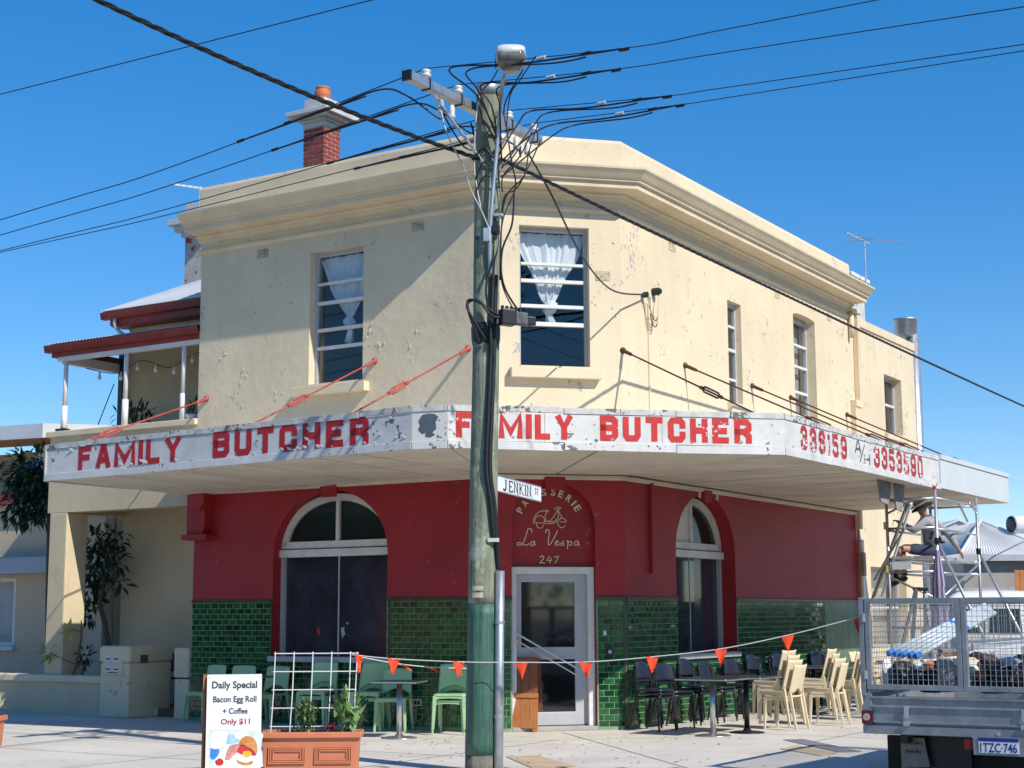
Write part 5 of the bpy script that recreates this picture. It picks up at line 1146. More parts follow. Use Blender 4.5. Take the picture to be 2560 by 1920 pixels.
def make_chair(name, kind, mm, label, group):
    t = thing(name, label, 'chair', (0, 0, 0), 0, group)
    if kind == 'moulded':
        mb = MB(); slab(mb, rrect(.44, .43, .05), .435, .46); mb.build('seat', mm, t, local=True, bevel=.006)
        mb = MB(); mb.prism(lambda u, o, z: V((u, o, z)), [(-.2, .44), (-.2, .39), (-.12, .405), (0, .41), (.12, .405), (.2, .39), (.2, .44)], -.205, -.19); mb.build('front_rail', mm, t, local=True)
        backgrid(MB(), .43, .40, .85, lambda s: .47+.10*(1-s*s) if abs(s) < .93 else .46, .205, .085, .035, .012).build('backrest', mm, t, smooth=True, solid=.02, local=True)
        mb = MB(); backgrid(mb, .40, .40, .535, lambda s: .455+.05*(1-s*s), .21, .085, .04, .0, 16, 3); 
        for (sx, sy) in ((-1, -1), (1, -1)): leg(MB(), (sx*.195, -.185, .44), (sx*.215, -.215, 0), .05, .03).build('leg', mm, t, local=True, bevel=.004)
        for sx in (-1, 1): leg(MB(), (sx*.195, .195, .48), (sx*.215, .285, 0), .045, .028, .05, .03).build('leg', mm, t, local=True, bevel=.004)
    elif kind == 'tall':
        mb = MB(); slab(mb, rrect(.42, .42, .05), .44, .465); mb.build('seat', mm, t, local=True, bevel=.006)
        mb = MB(); 
        for a_, b_ in ((-.205, -.19), (.19, .205)): MB().prism(lambda u, o, z: V((o, u, z)), [(-.2, .44), (-.2, .385), (-.1, .40), (.1, .40), (.2, .385), (.2, .44)], a_, b_).build('side_rail', mm, t, local=True)
        backgrid(MB(), .40, .37, .88, lambda s: .49+.06*max(0, 1-(s/.5)**2), .20, .10, .03, -.012).build('backrest', mm, t, smooth=True, solid=.018, local=True)
        for (sx, sy) in ((-1, -1), (1, -1)): leg(MB(), (sx*.185, -.18, .44), (sx*.195, -.20, 0), .045, .026).build('leg', mm, t, local=True, bevel=.004)
        for sx in (-1, 1): leg(MB(), (sx*.185, .195, .50), (sx*.195, .285, 0), .04, .025, .05, .03).build('leg', mm, t, local=True, bevel=.004)
    else:
        mb = MB(); slab(mb, rrect(.42, .42, .08), .44, .465); mb.build('seat', BLUEBLK, t, local=True, bevel=.008)
        backgrid(MB(), .42, .42, .84, lambda s: .60, .20, .07, .05, .11, 18, 8).build('backrest', BLUEBLK, t, smooth=True, solid=.022, local=True)
        for sx in (-1, 1):
            MB().tube(spline([V((sx*.19, -.18, .44)), V((sx*.195, -.20, .2)), V((sx*.20, -.22, 0))], 4), .014, 7).build('leg', mm, t, local=True, smooth=True)
            MB().tube(spline([V((sx*.195, .20, .80)), V((sx*.195, .185, .62)), V((sx*.19, .17, .46)), V((sx*.2, .23, .2)), V((sx*.205, .28, 0))], 4), .014, 7).build('leg', mm, t, local=True, smooth=True)
    return t
USED = set()
def put(proto, p, face, z, label, group):
    rz = math.atan2(face.y, face.x) + math.pi/2 + random.gauss(0, R(3.5)); p = p + V((random.gauss(0, .012), random.gauss(0, .012), 0))
    if proto.name not in USED:
        USED.add(proto.name); proto.location = (p.x, p.y, z); proto.rotation_euler = (0, 0, rz); proto['label'] = label; proto['group'] = group; return proto
    return dup(proto, (p.x, p.y, z), rz, label, group)
gch = make_chair('green_chair', 'moulded', GCHAIR, '', 'green chairs along the tiled wall')
G = 'green chairs along the tiled wall'
def gstack(px, off, n, turn, lab):
    u, _ = pl(px, 1815, off); p = FL(u, off, 0); f = (nl*math.cos(R(turn)) + dl*math.sin(R(turn)))
    for k in range(n): put(gch, p + f*.035*k, f, .075*k, lab if n == 1 else (lab + (', lower of two' if k == 0 else ', upper of two')), G)
gstack(508, .36, 1, 0, 'green plastic chair half hidden behind the gate pier')
gstack(585, .42, 1, -10, 'green plastic chair behind the sandwich board, nearer the gate pier')
gstack(668, .42, 1, -8, 'green plastic chair between the sandwich board and the trellis')
gstack(795, .40, 2, -14, 'green plastic chair stacked behind the white trellis')
gstack(922, .42, 2, -20, 'green plastic chair stacked beside the trellis corner')
gstack(985, .40, 1, -22, 'green plastic chair directly behind the small steel cafe table')
gstack(1128, .40, 2, -22, 'green plastic chair stacked next to the timber pole')
bch = make_chair('black_chair', 'round', BLACKP, '', 'black chairs stacked along the wall')
GB = 'black chairs stacked along the wall'; ORD = ('first', 'second', 'third', 'fourth', 'fifth', 'sixth', 'seventh', 'eighth', 'ninth', 'tenth')
for i, px in enumerate((1632, 1682, 1740, 1790, 1852, 1905, 1965, 2010, 2060, 2100)):
    u, _ = pr(px, 1815, .38); p = FR(u, .40, 0); n = (3, 2, 3, 2, 2, 3, 3, 2, 3, 2)[i]; f = (nr*math.cos(R(-8)) + dr*math.sin(R(-8)))
    for k in range(n): put(bch, p + f*.02*k, f, .05*k, 'black round-backed chair, %s in the %s stack from the tiled corner' % (('lowest', 'middle' if n == 3 else 'uppermost', 'uppermost')[k], ORD[i]), GB)
cch = make_chair('cream_chair', 'tall', CCHAIR, '', 'cream chairs stacked beside the tables')
GC = 'cream chairs stacked beside the tables'
for i, (px, py, n, turn) in enumerate(((1960, 1822, 4, -6), (2068, 1812, 4, 2), (2138, 1800, 3, -10))):
    p = gnd(px, py); f = (-nr*math.cos(R(turn)) + dr*-math.sin(R(turn)))
    lab = ['cream plastic chair in the stack beside the pale table edge', 'cream plastic chair in the stack between the tables and the trailer', 'cream plastic chair in the stack against the trailer corner'][i]
    for k in range(n): put(cch, p + f*.055*k, f, .065*k, ('lowest', 'second from the ground', 'third from the ground', 'topmost')[k] + ' ' + lab, GC)
for k, (u, o) in enumerate(((8.3, .6), (8.9, .7))): put(cch, FR(u, o, 0), nr, 0, ['cream plastic chair alone against the pale green board', 'cream plastic chair alone near the downpipe'][k], GC)

def cafe_table(name, label, p, top, h, rz, tm, colm=STEEL, base='round', grp=None):
    t = thing(name, label, 'table', (p.x, p.y, 0), rz, grp)
    mb = MB(); slab(mb, rrect(top, top, .02, 3), h-.028, h); mb.build('table_top', tm, t, local=True, bevel=.004)
    slab(MB(), rrect(top+.012, top+.012, .022, 3), h-.022, h-.006).build('edge_band', STEEL, t, local=True)
    MB().tube([V((0, 0, .02)), V((0, 0, h-.03))], .036, 16).build('column', colm, t, local=True, smooth=True)
    MB().lathe(V((0, 0, 0)), [(.235, 0), (.235, .012), (.19, .02), (.06, .03), (.045, .06)], 32).build('base', colm, t, local=True, smooth=True)
    slab(MB(), rrect(.3, .05, .01), h-.045, h-.028).build('spider', BLACKP, t, local=True)
    return t
p = gnd(998, 1846); cafe_table('cafe_table', 'small square steel cafe table in front of the green chairs', p, .60, .74, R(-12), TABTOP)
u, _ = pl(755, 1810, .9); cafe_table('cafe_table', 'dark square cafe table behind the white trellis', FL(3.55, .85, 0), .60, .73, R(-32), TABTOP)
GT = 'dark topped tables in a row on the footpath'
for i, (px, py, colm) in enumerate(((1783, 1840, STEEL), (1868, 1832, BLACKP))):
    cafe_table('dining_table', ['dark square table on a polished steel column at the end of the row', 'dark square table on a black column next to the cream chairs'][i], gnd(px, py), .74, .75, B_, TABTOP, colm, grp=GT)
for i, (u, o) in enumerate(((4.4, 1.05), (5.5, 1.1), (6.6, 1.1), (7.6, 1.15))):
    cafe_table('dining_table', 'dark square table along the tiled wall, %s past the black column one' % ('first', 'second', 'third', 'last')[i], FR(u, o, 0), .74, .75, B_, TABTOP, BLACKP, grp=GT)
gy = make_chair('patio_chair', 'moulded', mat('charcoal_plastic', (.035,.036,.042), .5), 'charcoal plastic chair in the porch behind the letterbox pier', 'charcoal chairs in the porch')
for k, (u, o) in enumerate(((6.35, -1.05), (7.05, -1.1), (5.75, -1.0))): put(gy, FL(u, o, 0), nl, .12, 'charcoal plastic chair in the porch, ' + ['directly behind the letterbox pier', 'beside the porch tree', 'against the shop wall'][k], 'charcoal chairs in the porch')
MB().box(FL, UL+.01, 8.3, SBK+.01, -.35, .0, .12).build('porch_floor', mat('brown_paving', (.22,.11,.08), .8, var=.2, vs=8), wing)

# ============================================================ SANDWICH BOARDS, PLANTER, TRELLIS
sbP = V((PD(585, 1800, 15.75).x, 15.75, 0)); sbn = V((.20, -.98, 0)).normalized(); sbd = V((.98, .20, 0)).normalized()
lean_ = .13
def FSB(u, o, z): return sbP + sbd*u + sbn*(o - lean_*z) + Z*z
sb = thing('sandwich_board', 'white Daily Special sandwich board with brown timber back leaf', 'sandwich board', sbP)
zt_ = PD(585, 1687, 15.75-.0).z
MB().box(FSB, -.275, .275, -.012, .0, .02, zt_-.02).build('front_leaf', TIMBD, sb)
pn = MB().box(FSB, -.272, .272, .001, .006, .025, zt_).build('poster', SIGNW, sb)
def FSB2(u, o, z): return sbP + sbd*u + sbn*(-.30 + o + lean_*z*1.0) + Z*z
MB().box(FSB2, -.30, .26, -.015, .01, .0, zt_-.02).build('back_leaf', TIMBD, sb); 
for x in (-.31, .25): MB().box(FSB2, x, x+.025, -.02, .02, .0, zt_).build('edge_strip', TIMB, sb)
for x in (-.25, .25): MB().lathe(FSB(x, .006, zt_-.03), [(.006, 0), (.006, .003)], 8, sbn).build('eyelet', STEEL, pn)
def sbc(px, py):
    p = onplane(px, py, FSB(0, .006, .5), (sbn + Z*lean_).normalized()); return (p-sbP).dot(sbd), p.z
def sbz(x, y): return sbc(460+x/5.027, 1600+y/5.027)
def sbt(body, x0, x1, y0, y1, mm, bold=.02):
    a = sbz(x0, y1); b = sbz(x1, y0); text(FSB, body, (a[0]+b[0])/2, (a[1]+b[1])/2, .0075, b[0]-a[0], b[1]-a[1], mm, pn, bold)
sbt('Daily Special', 350, 920, 512, 640, INKN, .03); sbt('Bacon Egg Roll', 365, 912, 700, 810, INKN, .028); sbt('+ Coffee', 485, 800, 852, 932, INKN, .028); sbt('Only $11', 460, 830, 985, 1085, INKR, .03)
def blob(pts, mm, k, nm='print'):
    q = [sbz(*p) for p in pts]; q = [(v.x, v.y) for v in spline([V((a, b, 0)) for a, b in q + [q[0]]], 5)[:-1]]
    MB().prism(FSB, q, .0062, .0066 + .0005*k).build(nm, mm, pn)
blob([(318,1130),(500,1120),(960,1160),(968,1300),(950,1600),(600,1609),(330,1605)], mat('printed_pale_scene', (.62,.70,.78), .5, var=.15, vs=7), 1); blob([(330,1360),(420,1350),(440,1420),(380,1500),(330,1480)], DEEPB, 2); blob([(520,1200),(640,1180),(700,1260),(600,1310),(520,1290)], SKYB, 2)
blob([(325,1180),(420,1150),(540,1150),(530,1280),(450,1360),(340,1350)], CUPW, 3); blob([(620,1155),(775,1150),(760,1220),(690,1250),(640,1220)], CUPW, 3); blob([(380,1600),(440,1440),(600,1320),(900,1480),(960,1600)], CUPW, 3)
blob([(690,1290),(730,1230),(800,1205),(880,1240),(920,1330),(915,1420),(860,1400),(780,1340),(700,1330)], BUN, 5); blob([(510,1500),(560,1350),(640,1310),(730,1310),(740,1370),(650,1430),(560,1510)], PINK, 4); blob([(660,1400),(720,1310),(800,1340),(880,1400),(900,1450),(760,1450),(700,1430)], TOM, 5)
blob([(640,1480),(730,1440),(880,1460),(860,1540),(760,1560),(660,1530)], CUPW, 6); blob([(740,1400),(820,1395),(850,1430),(800,1475),(745,1460)], YOLK, 7); blob([(390,1520),(450,1485),(495,1520),(480,1570),(410,1575)], TOM, 5); blob([(660,1500),(760,1540),(860,1520),(850,1560),(760,1575),(670,1540)], BUN, 7)

plP = V((PD(775, 1900, 16.05).x, 16.05, 0)); pd_ = V((.999, .03, 0)).normalized(); pn_ = V((.03, -.999, 0)).normalized()
def FP(u, o, z): return plP + pd_*u + pn_*o + Z*z
pt = thing('planter_box', 'long terracotta planter box with moulded panels beside the sandwich board', 'planter', plP)
ztp = PD(775, 1832, 15.95).z; hw = .49
mb = MB(); mb.hexa([FP(u, o, z) for z, e in ((0, -.02), (ztp-.05, 0)) for o in (-.36-e, .0+e) for u in (-hw-e, hw+e)]); mb.build('box', PLANTER, pt, bevel=.008)
mb = MB(); rm = rect(-hw-.03, hw+.03, -.40, .035)
mb.prism(lambda u, o, z: FP(u, z, o), rect(-hw-.03, hw+.03, -.395, .035), ztp-.06, ztp, [rect(-hw+.02, hw-.02, -.35, -.01)]); mb.build('rim', PLANTER, pt, bevel=.01)
for c in (-.235, .235):
    for k, (a, b) in enumerate(((.19, .085), (.17, .068), (.145, .048))):
        MB().prism(FP, rect(c-a, c+a, .19-b, .19+b), -.0, .010 if k != 1 else .016, [rect(c-a+.012, c+a-.012, .19-b+.012, .19+b-.012)]).build('moulding', PLANTER, pt, bevel=.003)
MB().box(FP, -hw+.02, hw-.02, -.35, -.01, ztp-.12, ztp-.05).build('soil', SOIL, pt)
tr = thing('trellis', 'white wire grid trellis standing in the terracotta planter', 'trellis', FP(0, -.1, ztp))
zT = PD(775, 1634, 16.1).z
def FT(u, z): return FP(u, -.17 - .08*(z-ztp), z)
for i in range(5): u = -.41 + i*.195; tp = random.uniform(-.004, .01); MB().tube([FT(u-.016, ztp-.06), FT(u+.004, (ztp+zT)/2), FT(u+.012, zT+.015)], .006, 7).build('upright', SIGNW, tr)
MB().tube([FT(.42, ztp-.06), FT(.445, zT-.2), FT(.455, zT+.01)], .006, 7).build('upright', SIGNW, tr)
for k in range(5): z = zT - .003 - k*(zT-ztp-.01)/4.2; t_ = (zT-z)/(zT-ztp); MB().tube([FT(-.41-.03*t_, z), FT(.465-.03*t_, z)], .006, 7).build('crossbar', SIGNW, tr)
def bush(name, label, c, rx, rz, n, L, W, mm, stems=5, sm=None, cat='plant', grp=None, z0=0, droop=0):
    t = thing(name, label, cat, (c.x, c.y, z0), 0, grp); sb_ = MB(); lf = MB(); base = V((c.x, c.y, z0))
    tips = []
    for s in range(stems):
        d = V((random.uniform(-1, 1), random.uniform(-1, 1), random.uniform(1.0, 2.2))).normalized(); tip = c + V((d.x*rx*.7, d.y*rx*.7, random.uniform(-.2, .8)*rz)); tips.append(tip)
        sb_.tube(spline([base + V((random.uniform(-.02, .02), random.uniform(-.02, .02), -.02)), base.lerp(tip, .5)+rv(.02), tip], 4), [.008]*4+[.006]*4+[.003], 5)
    for k in range(n):
        q = rv(); q.normalize(); q = V((q.x*rx, q.y*rx, q.z*rz))*random.random()**.45; p = c + q
        d = V((q.x, q.y, random.uniform(-.3-droop, .6))) + rv(.05); leafmesh(lf, p, d, Z+rv(.25), L*random.uniform(.6, 1.25), W*random.uniform(.7, 1.2))
    sb_.build('stem', sm or BARK, t); lf.build('foliage', mm, t); return t
bush('leafy_herb', 'bushy small-leaved plant growing in the planter below the trellis', FP(-.06, -.17, ztp+.16), .11, .17, 330, .045, .028, LEAF, 5, z0=ztp-.05)
bush('broad_leaf_plant', 'broad-leaved green plant at the end of the planter box', FP(.36, -.15, ztp+.17), .15, .17, 64, .14, .10, mat('fresh_leaf', (.16,.30,.085), .45, var=.25, vs=9, rnd=.35), 6, z0=ztp-.05, droop=.5)
fw = MB()
for k in range(14): leafmesh(fw, FP(.19, -.08, ztp+.04)+rv(.025), rv(), Z+rv(.3), .06, .04)
tag(fw.build('red_flower', mat('red_petal', (.45,.01,.03), .5)), 'small red flower at the planter rim between the two plants', 'flower')
# second planter at the left edge of the picture
p2 = gnd(-36, 1868); t = thing('planter_box', 'terracotta planter at the edge of the footpath by the low wall', 'planter', (p2.x, p2.y, 0))
def FP2(u, o, z): return V((p2.x, p2.y, 0)) + V((1, 0, 0))*u + V((0, -1, 0))*o + Z*z
hp = .36; MB().hexa([FP2(u, o, z) for z, e in ((0, -.02), (hp, 0)) for o in (-.3-e, .0+e) for u in (-.8-e, .13+e)]).build('box', PLANTER, t, bevel=.008); MB().box(FP2, -.82, .155, -.33, .03, hp-.05, hp+.01).build('rim', PLANTER, t, bevel=.01); MB().box(FP2, -.7, .1, -.28, -.05, hp, hp+.015).build('soil', SOIL, t)
bush('agave_plant', 'pale spiky plant in the planter at the footpath edge', FP2(-.02, -.15, hp+.1), .14, .1, 40, .22, .035, mat('pale_leaf', (.45,.43,.28), .6, var=.2, vs=6), 2, z0=hp)

# timber sandwich board beside the door
wb = gnd(1300, 1830); wbn = V((-.25, -.97, 0)).normalized(); wbd = V((.97, -.25, 0)).normalized()
def FWB(u, o, z): return V((wb.x, wb.y, 0)) + wbd*u + wbn*(o - .10*z) + Z*z
t = thing('timber_board', 'varnished orange timber sandwich board standing beside the door', 'sandwich board', wb); hW = PD(1300, 1641, wb.y).z
mb = MB()
for k in range(4): MB().box(FWB, -.24+.122*k, -.24+.122*k+.119, -.02, .0, .06, hW*.47).build('plank', TIMB, t, bevel=.004)
for k in range(4): MB().box(FWB, -.235+.118*k, -.235+.118*k+.115, -.02, .0, hW*.5, hW-.02).build('plank', TIMBD, t, bevel=.004)
MB().box(FWB, -.25, .25, .0, .018, hW*.45, hW*.51).build('rail', TIMB, t, bevel=.004); MB().box(FWB, -.25, .25, .0, .018, .05, .13).build('rail', TIMB, t, bevel=.004); MB().box(FWB, -.24, .23, .0, .016, hW-.09, hW-.01).build('rail', TIMBD, t, bevel=.004)
for x in (-.24, .18): MB().box(FWB, x, x+.06, -.02, .015, 0, .055).build('foot', TIMB, t)
def FWB2(u, o, z): return V((wb.x, wb.y, 0)) + wbd*u + wbn*(o - .34 + .12*z) + Z*z
MB().box(FWB2, -.24, .24, -.02, 0, .0, hW-.03).build('back_leaf', TIMBD, t)

# ============================================================ BUNTING
bn = thing('bunting', 'cord of orange warning flags strung from the planter past the pole to the trailer', 'bunting', PD(880, 1637, 15.95))
bp = [(880, 1637, 15.98), (985, 1647, 15.95), (1160, 1655, 15.9), (1300, 1656, 15.85), (1465, 1655, 15.8), (1632, 1642, 15.7), (1803, 1622, 15.6), (1970, 1588, 15.5), (2100, 1555, 15.4), (2172, 1535, 15.36)]
cps = spline([PD(*p) for p in bp], 8); MB().tube(cps, .0055, 6).build('cord', CORD, bn)
def at_px(px):
    best = None
    for a, b in zip(bp[:-1], bp[1:]):
        if a[0] <= px <= b[0]: f = (px-a[0])/(b[0]-a[0]); return tuple(a[i]+(b[i]-a[i])*f for i in range(3))
for px, tw in ((898, 55), (985, 5), (1147, 20), (1303, -4), (1465, 3), (1632, 0), (1803, -3), (1970, -6), (2148, -10)):
    c = PD(*at_px(px)); w = V((math.cos(R(tw)), math.sin(R(tw)), 0)); tn = V((-w.y, w.x, 0)); mb = MB(); P = []
    hw_ = .068; hh_ = .178
    sl_ = ((PD(*at_px(min(px+8, 2170)))-PD(*at_px(px-8 if px > 890 else px))).normalized()).z
    for j in range(5):
        for i in range(5):
            s = i/2-1; t_ = j/4; P.append(c + w*(s*hw_*(1-t_) + .012*t_*math.sin(px)) + Z*(.006 - t_*hh_ + s*hw_*sl_*(1-t_)) + tn*(.022*math.sin(s*2+t_*3+px)*t_))
    mb.add(P, [(j*5+i, j*5+i+1, (j+1)*5+i+1, (j+1)*5+i) for j in range(4) for i in range(4)]); mb.build('flag', ORANGE, bn, smooth=True)
bn2 = thing('bunting', 'slack second cord with crumpled orange flags behind the pole', 'bunting', PD(905, 1643, 16.3))
bq = [(905, 1643, 16.1), (985, 1658, 16.4), (1080, 1668, 16.7), (1180, 1671, 17.0), (1250, 1668, 17.3)]; MB().tube(spline([PD(*p) for p in bq], 6), .0055, 6).build('cord', CORD, bn2)
for px, py, D in ((1003, 1660, 16.45), (1075, 1668, 16.7), (1130, 1671, 16.9)):
    c = PD(px, py, D); MB().add([c-V((.05, 0, 0)), c+V((.03, 0, -.003)), c+V((.10, .02, -.05)), c+V((.02, .03, -.025)), c+V((.12, .0, -.08))], [(0, 1, 3), (1, 2, 3), (3, 2, 4)]).build('flag', ORANGE, bn2)

# ============================================================ TRAILER
T0 = PD(2158, 1815, 15.3); T0.z = 0; te = -dl
def FTr(x, y, z): return T0 + te*x + dr*y + Z*z
TWd, TLn = 2.0, 3.0
tl = thing('cage_trailer', 'galvanised box trailer with mesh cage loaded with pipes and rubbish', 'trailer', FTr(1, 1.5, ROADZ))
def Tr(mb, name, material, **k): return mb.build(name, material, tl, **k)
Tr(MB().box(FTr, .0, TWd, .02, TLn, .50, .54), 'tray_floor', GALVT)
tg = Tr(MB().box(FTr, .10, TWd-.10, .0, .025, .545, .80), 'tailgate', GALVT, bevel=.004)
for z in (.555, .70, .785): MB().box(FTr, .09, TWd-.09, -.018, .0, z-.010, z+.012).build('rib', GALVT, tg, bevel=.004)
for x in (.42, 1.52):
    MB().box(FTr, x, x+.045, -.03, -.018, .60, .715).build('strap', ALU, tg); MB().lathe(FTr(x+.02, -.02, .55), [(.018, -.03), (.018, .03)], 10, te).build('hinge', ALU, tg); MB().box(FTr, x-.01, x+.05, -.035, .0, .525, .565).build('hinge_plate', ALU, tg)
for x0, x1 in ((.0, .10), (TWd-.10, TWd)):
    Tr(MB().prism(FTr, [(x0, .53), (x1, .53), (x1, .86), (x0 + (.07 if x0 == 0 else 0), .86), (x0 if x0 == 0 else x0, .70)] if x0 == 0 else [(x0, .53), (x1, .53), (x1, .70), (x1-.07, .86), (x0, .86)], .0-.012, .03), 'corner_plate', GALVT, bevel=.004)
    lm = Tr(MB().box(FTr, (x0 if x0 == 0 else x0-.01), (x1+.01 if x0 == 0 else x1), -.035, -.013, .535, .66), 'tail_light', BLACKP, bevel=.004)
    MB().box(FTr, x0+.006, x1-.002, -.04, -.035, .545, .65).build('lens', LAMPR, lm, bevel=.004); MB().lathe(FTr((x0+x1)/2, -.04, .598), [(.034, 0), (.034, .006), (.03, .009)], 18, -dr).build('reflector', LAMPW, lm)
Tr(MB().box(FTr, .0, TWd, -.01, .06, .44, .525), 'rear_bumper', GALVT, bevel=.006)
for x in (1.30, 1.55): Tr(MB().lathe(FTr(x, -.012, .48), [(.018, 0), (.018, .008)], 10, -dr), 'bolt', ALU)
for x in (.0, TWd-.03): Tr(MB().box(FTr, x, x+.03, .03, TLn, .52, .82), 'side_wall', GALVT)
Tr(MB().box(FTr, .0, TWd, TLn-.03, TLn, .52, .82), 'front_wall', GALVT)
# chassis, wheels, guards
for x in (.35, TWd-.42): Tr(MB().box(FTr, x, x+.07, .05, TLn+1.2, .36, .50), 'chassis_rail', BLACKP)
Tr(MB().box(FTr, .12, TWd-.12, 1.35, 1.45, .16, .24), 'axle', BLACKP)
for x in (.10, TWd-.30):
    for y in (1.05,):
        w = Tr(MB().lathe(FTr(x, y+.35, .20), [(.24, 0), (.31, .02), (.325, .06), (.325, .15), (.31, .19), (.24, .21)], 28, te), 'wheel', RUBBER, smooth=True); MB().lathe(FTr(x-.004, y+.35, .20), [(.20, 0), (.17, .03), (.08, .03)], 20, te).build('rim', GALV, w)
Tr(MB().box(FTr, .10, 1.9, .40, .46, -.02, .40), 'dark_undersheet', RUBBER); Tr(MB().box(FTr, .55, .95, .3, .35, .0, .44), 'spare_bracket', BLACKP)  # plain black sheet standing in for the dark space under the tray
# mudflap with its print
fl2 = Tr(MB().prism(FTr, [(.30, .40), (.53, .40), (.545, .30), (.575, .13), (.30, .11)], .20, .215), 'mudflap', FLAPM)
def ft(body, x0, x1, z0, z1): text(FTr, body, (x0+x1)/2, (z0+z1)/2, .1965, x1-x0, z1-z0, INK, fl2, .02)
ft('COASTMAC', .315, .525, .335, .365); ft('TRAILERS', .335, .50, .255, .285)
Tr(MB().box(FTr, .30, .36, .19, .23, .40, .50), 'flap_bracket', mat('rust', (.20,.10,.07), .9, var=.3, vs=20))
# number plate
npx = 1.085
bk = Tr(MB().box(FTr, npx-.02, npx+.50, -.03, -.022, .285, .455), 'plate_bracket', GALVT)
pl_ = MB().box(FTr, npx+.03, npx+.40, -.036, -.031, .305, .445).build('number_plate', PLATEW, bk, bevel=.003); MB().box(FTr, npx+.03, npx+.40, -.038, -.036, .412, .446).build('header', PLATEB, bk)
text(FTr, '1TZC·746', npx+.215, .357, -.0385, .335, .085, PLATEB, bk, .012, name='registration')
Tr(MB().box(FTr, .98, 1.08, -.02, .02, .33, .42), 'side_marker', LAMPR)
# cage: frames and weld mesh
CZ0, CZ1 = .86, 1.735
def frame_rect(F, a, b, z0, z1, t_=.05):
    mb = MB(); mb.prism(F, rect(a, b, z0, z1), -.022, .022, [rect(a+t_, b-t_, z0+t_, z1-t_)]); return mb
Tr(frame_rect(FTr, .06, .995, CZ0, CZ1), 'cage_gate', GALVT, bevel=.004); Tr(frame_rect(FTr, 1.0, TWd-.06, CZ0, CZ1), 'cage_gate', GALVT, bevel=.004)
def FTs(x): return lambda u, o, z: FTr(x+o, u, z)
for x in (.04, TWd-.04): Tr(frame_rect(FTs(x), .05, TLn, CZ0-.03, CZ1), 'cage_side', GALVT); 
Tr(frame_rect(lambda u, o, z: FTr(u, TLn-.02+o, z), .06, TWd-.06, CZ0-.03, CZ1), 'cage_front', GALVT)
for x in (.025, TWd-.025): Tr(MB().box(FTr, x-.025, x+.025, -.02, .03, .80, CZ1+.01), 'cage_post', GALVT, bevel=.004)
for z in (1.0, 1.55): Tr(MB().lathe(FTr(.055, -.03, z), [(.016, -.04), (.016, .04)], 10), 'gate_hinge', ALU)
def weld(F, a, b, z0, z1, st=.05, r_=.0022):
    mb = MB(); x = a
    while x < b: mb.bar(F(x, 0, z0), F(x, 0, z1), r_*2); x += st
    z = z0
    while z < z1: mb.bar(F(a, .004, z), F(b, .004, z), r_*2); z += st
    return mb
Tr(weld(FTr, .11, .95, CZ0+.05, CZ1-.05), 'weld_mesh', GALVT, kind='stuff'); Tr(weld(FTr, 1.05, TWd-.11, CZ0+.05, CZ1-.05), 'weld_mesh', GALVT, kind='stuff')
for x in (.04, TWd-.04): Tr(weld(FTs(x), .1, TLn-.05, CZ0, CZ1-.05), 'weld_mesh', GALVT, kind='stuff')
Tr(weld(lambda u, o, z: FTr(u, TLn-.02+o, z), .1, TWd-.1, CZ0, CZ1-.05), 'weld_mesh', GALVT, kind='stuff')
# load: pipes, bags, boards, crumpled cloth
def FTz(px, py, y):      # a point inside the trailer at distance y behind its tailgate
    return onplane(px, py, FTr(0, y, 0), dr)
for k in range(5):
    a = FTz(2225+k*17, 1632+k*2, .35); b = FTz(2462+k*6, 1512+k*5, 1.7)
    t = thing('plastic_pipe', 'long pale plastic pipe with blue end slanting across the trailer load', 'pipe', a, 0, 'pale pipes in the trailer'); MB().tube([a, b], .025, 12).build('pipe', PIPE, t, smooth=True)
    d = (b-a).normalized(); MB().tube([a-d*.03, a+d*.05], .031, 12).build('end_cap', BLUEC, t)
    c = a.lerp(b, .62); MB().tube([c-d*.02, c+d*.02], .028, 12).build('clip', BLUEC, t)
def lump(name, label, cat, c, s, mm, seed, amp=.25, grp=None):
    bm = bmesh.new(); bmesh.ops.create_icosphere(bm, subdivisions=4, radius=1); rg = random.Random(seed); ph = [V((rg.uniform(-3, 3), rg.uniform(-3, 3), rg.uniform(-3, 3))) for _ in range(9)]
    off = V((seed*7.3, seed*3.1, 0))
    for v in bm.verts:
        n_ = v.co.normalized(); f = 1 + amp*sum(math.sin(v.co.dot(p)*1.6+i)/(1+i*.5) for i, p in enumerate(ph))*.35
        f += .34*mnoise.ridged_multi_fractal(n_*1.7+off, .8, 2.1, 4, 1.0, 2.0)*.35 - .25 + .10*mnoise.noise(n_*7+off)
        v.co = V((v.co.x*s[0]*f, v.co.y*s[1]*f, max(v.co.z*s[2]*f, -s[2]*.8)))
    me = bpy.data.meshes.new(name); bm.to_mesh(me); bm.free(); me.polygons.foreach_set('use_smooth', [True]*len(me.polygons)); me.materials.append(mm)
    o = bpy.data.objects.new(name, me); col.objects.link(o); o.location = c; o.rotation_euler = (0, 0, A_*-1); return tag(o, label, cat, grp)
def TL(px, py, y): return FTz(px, py, y)
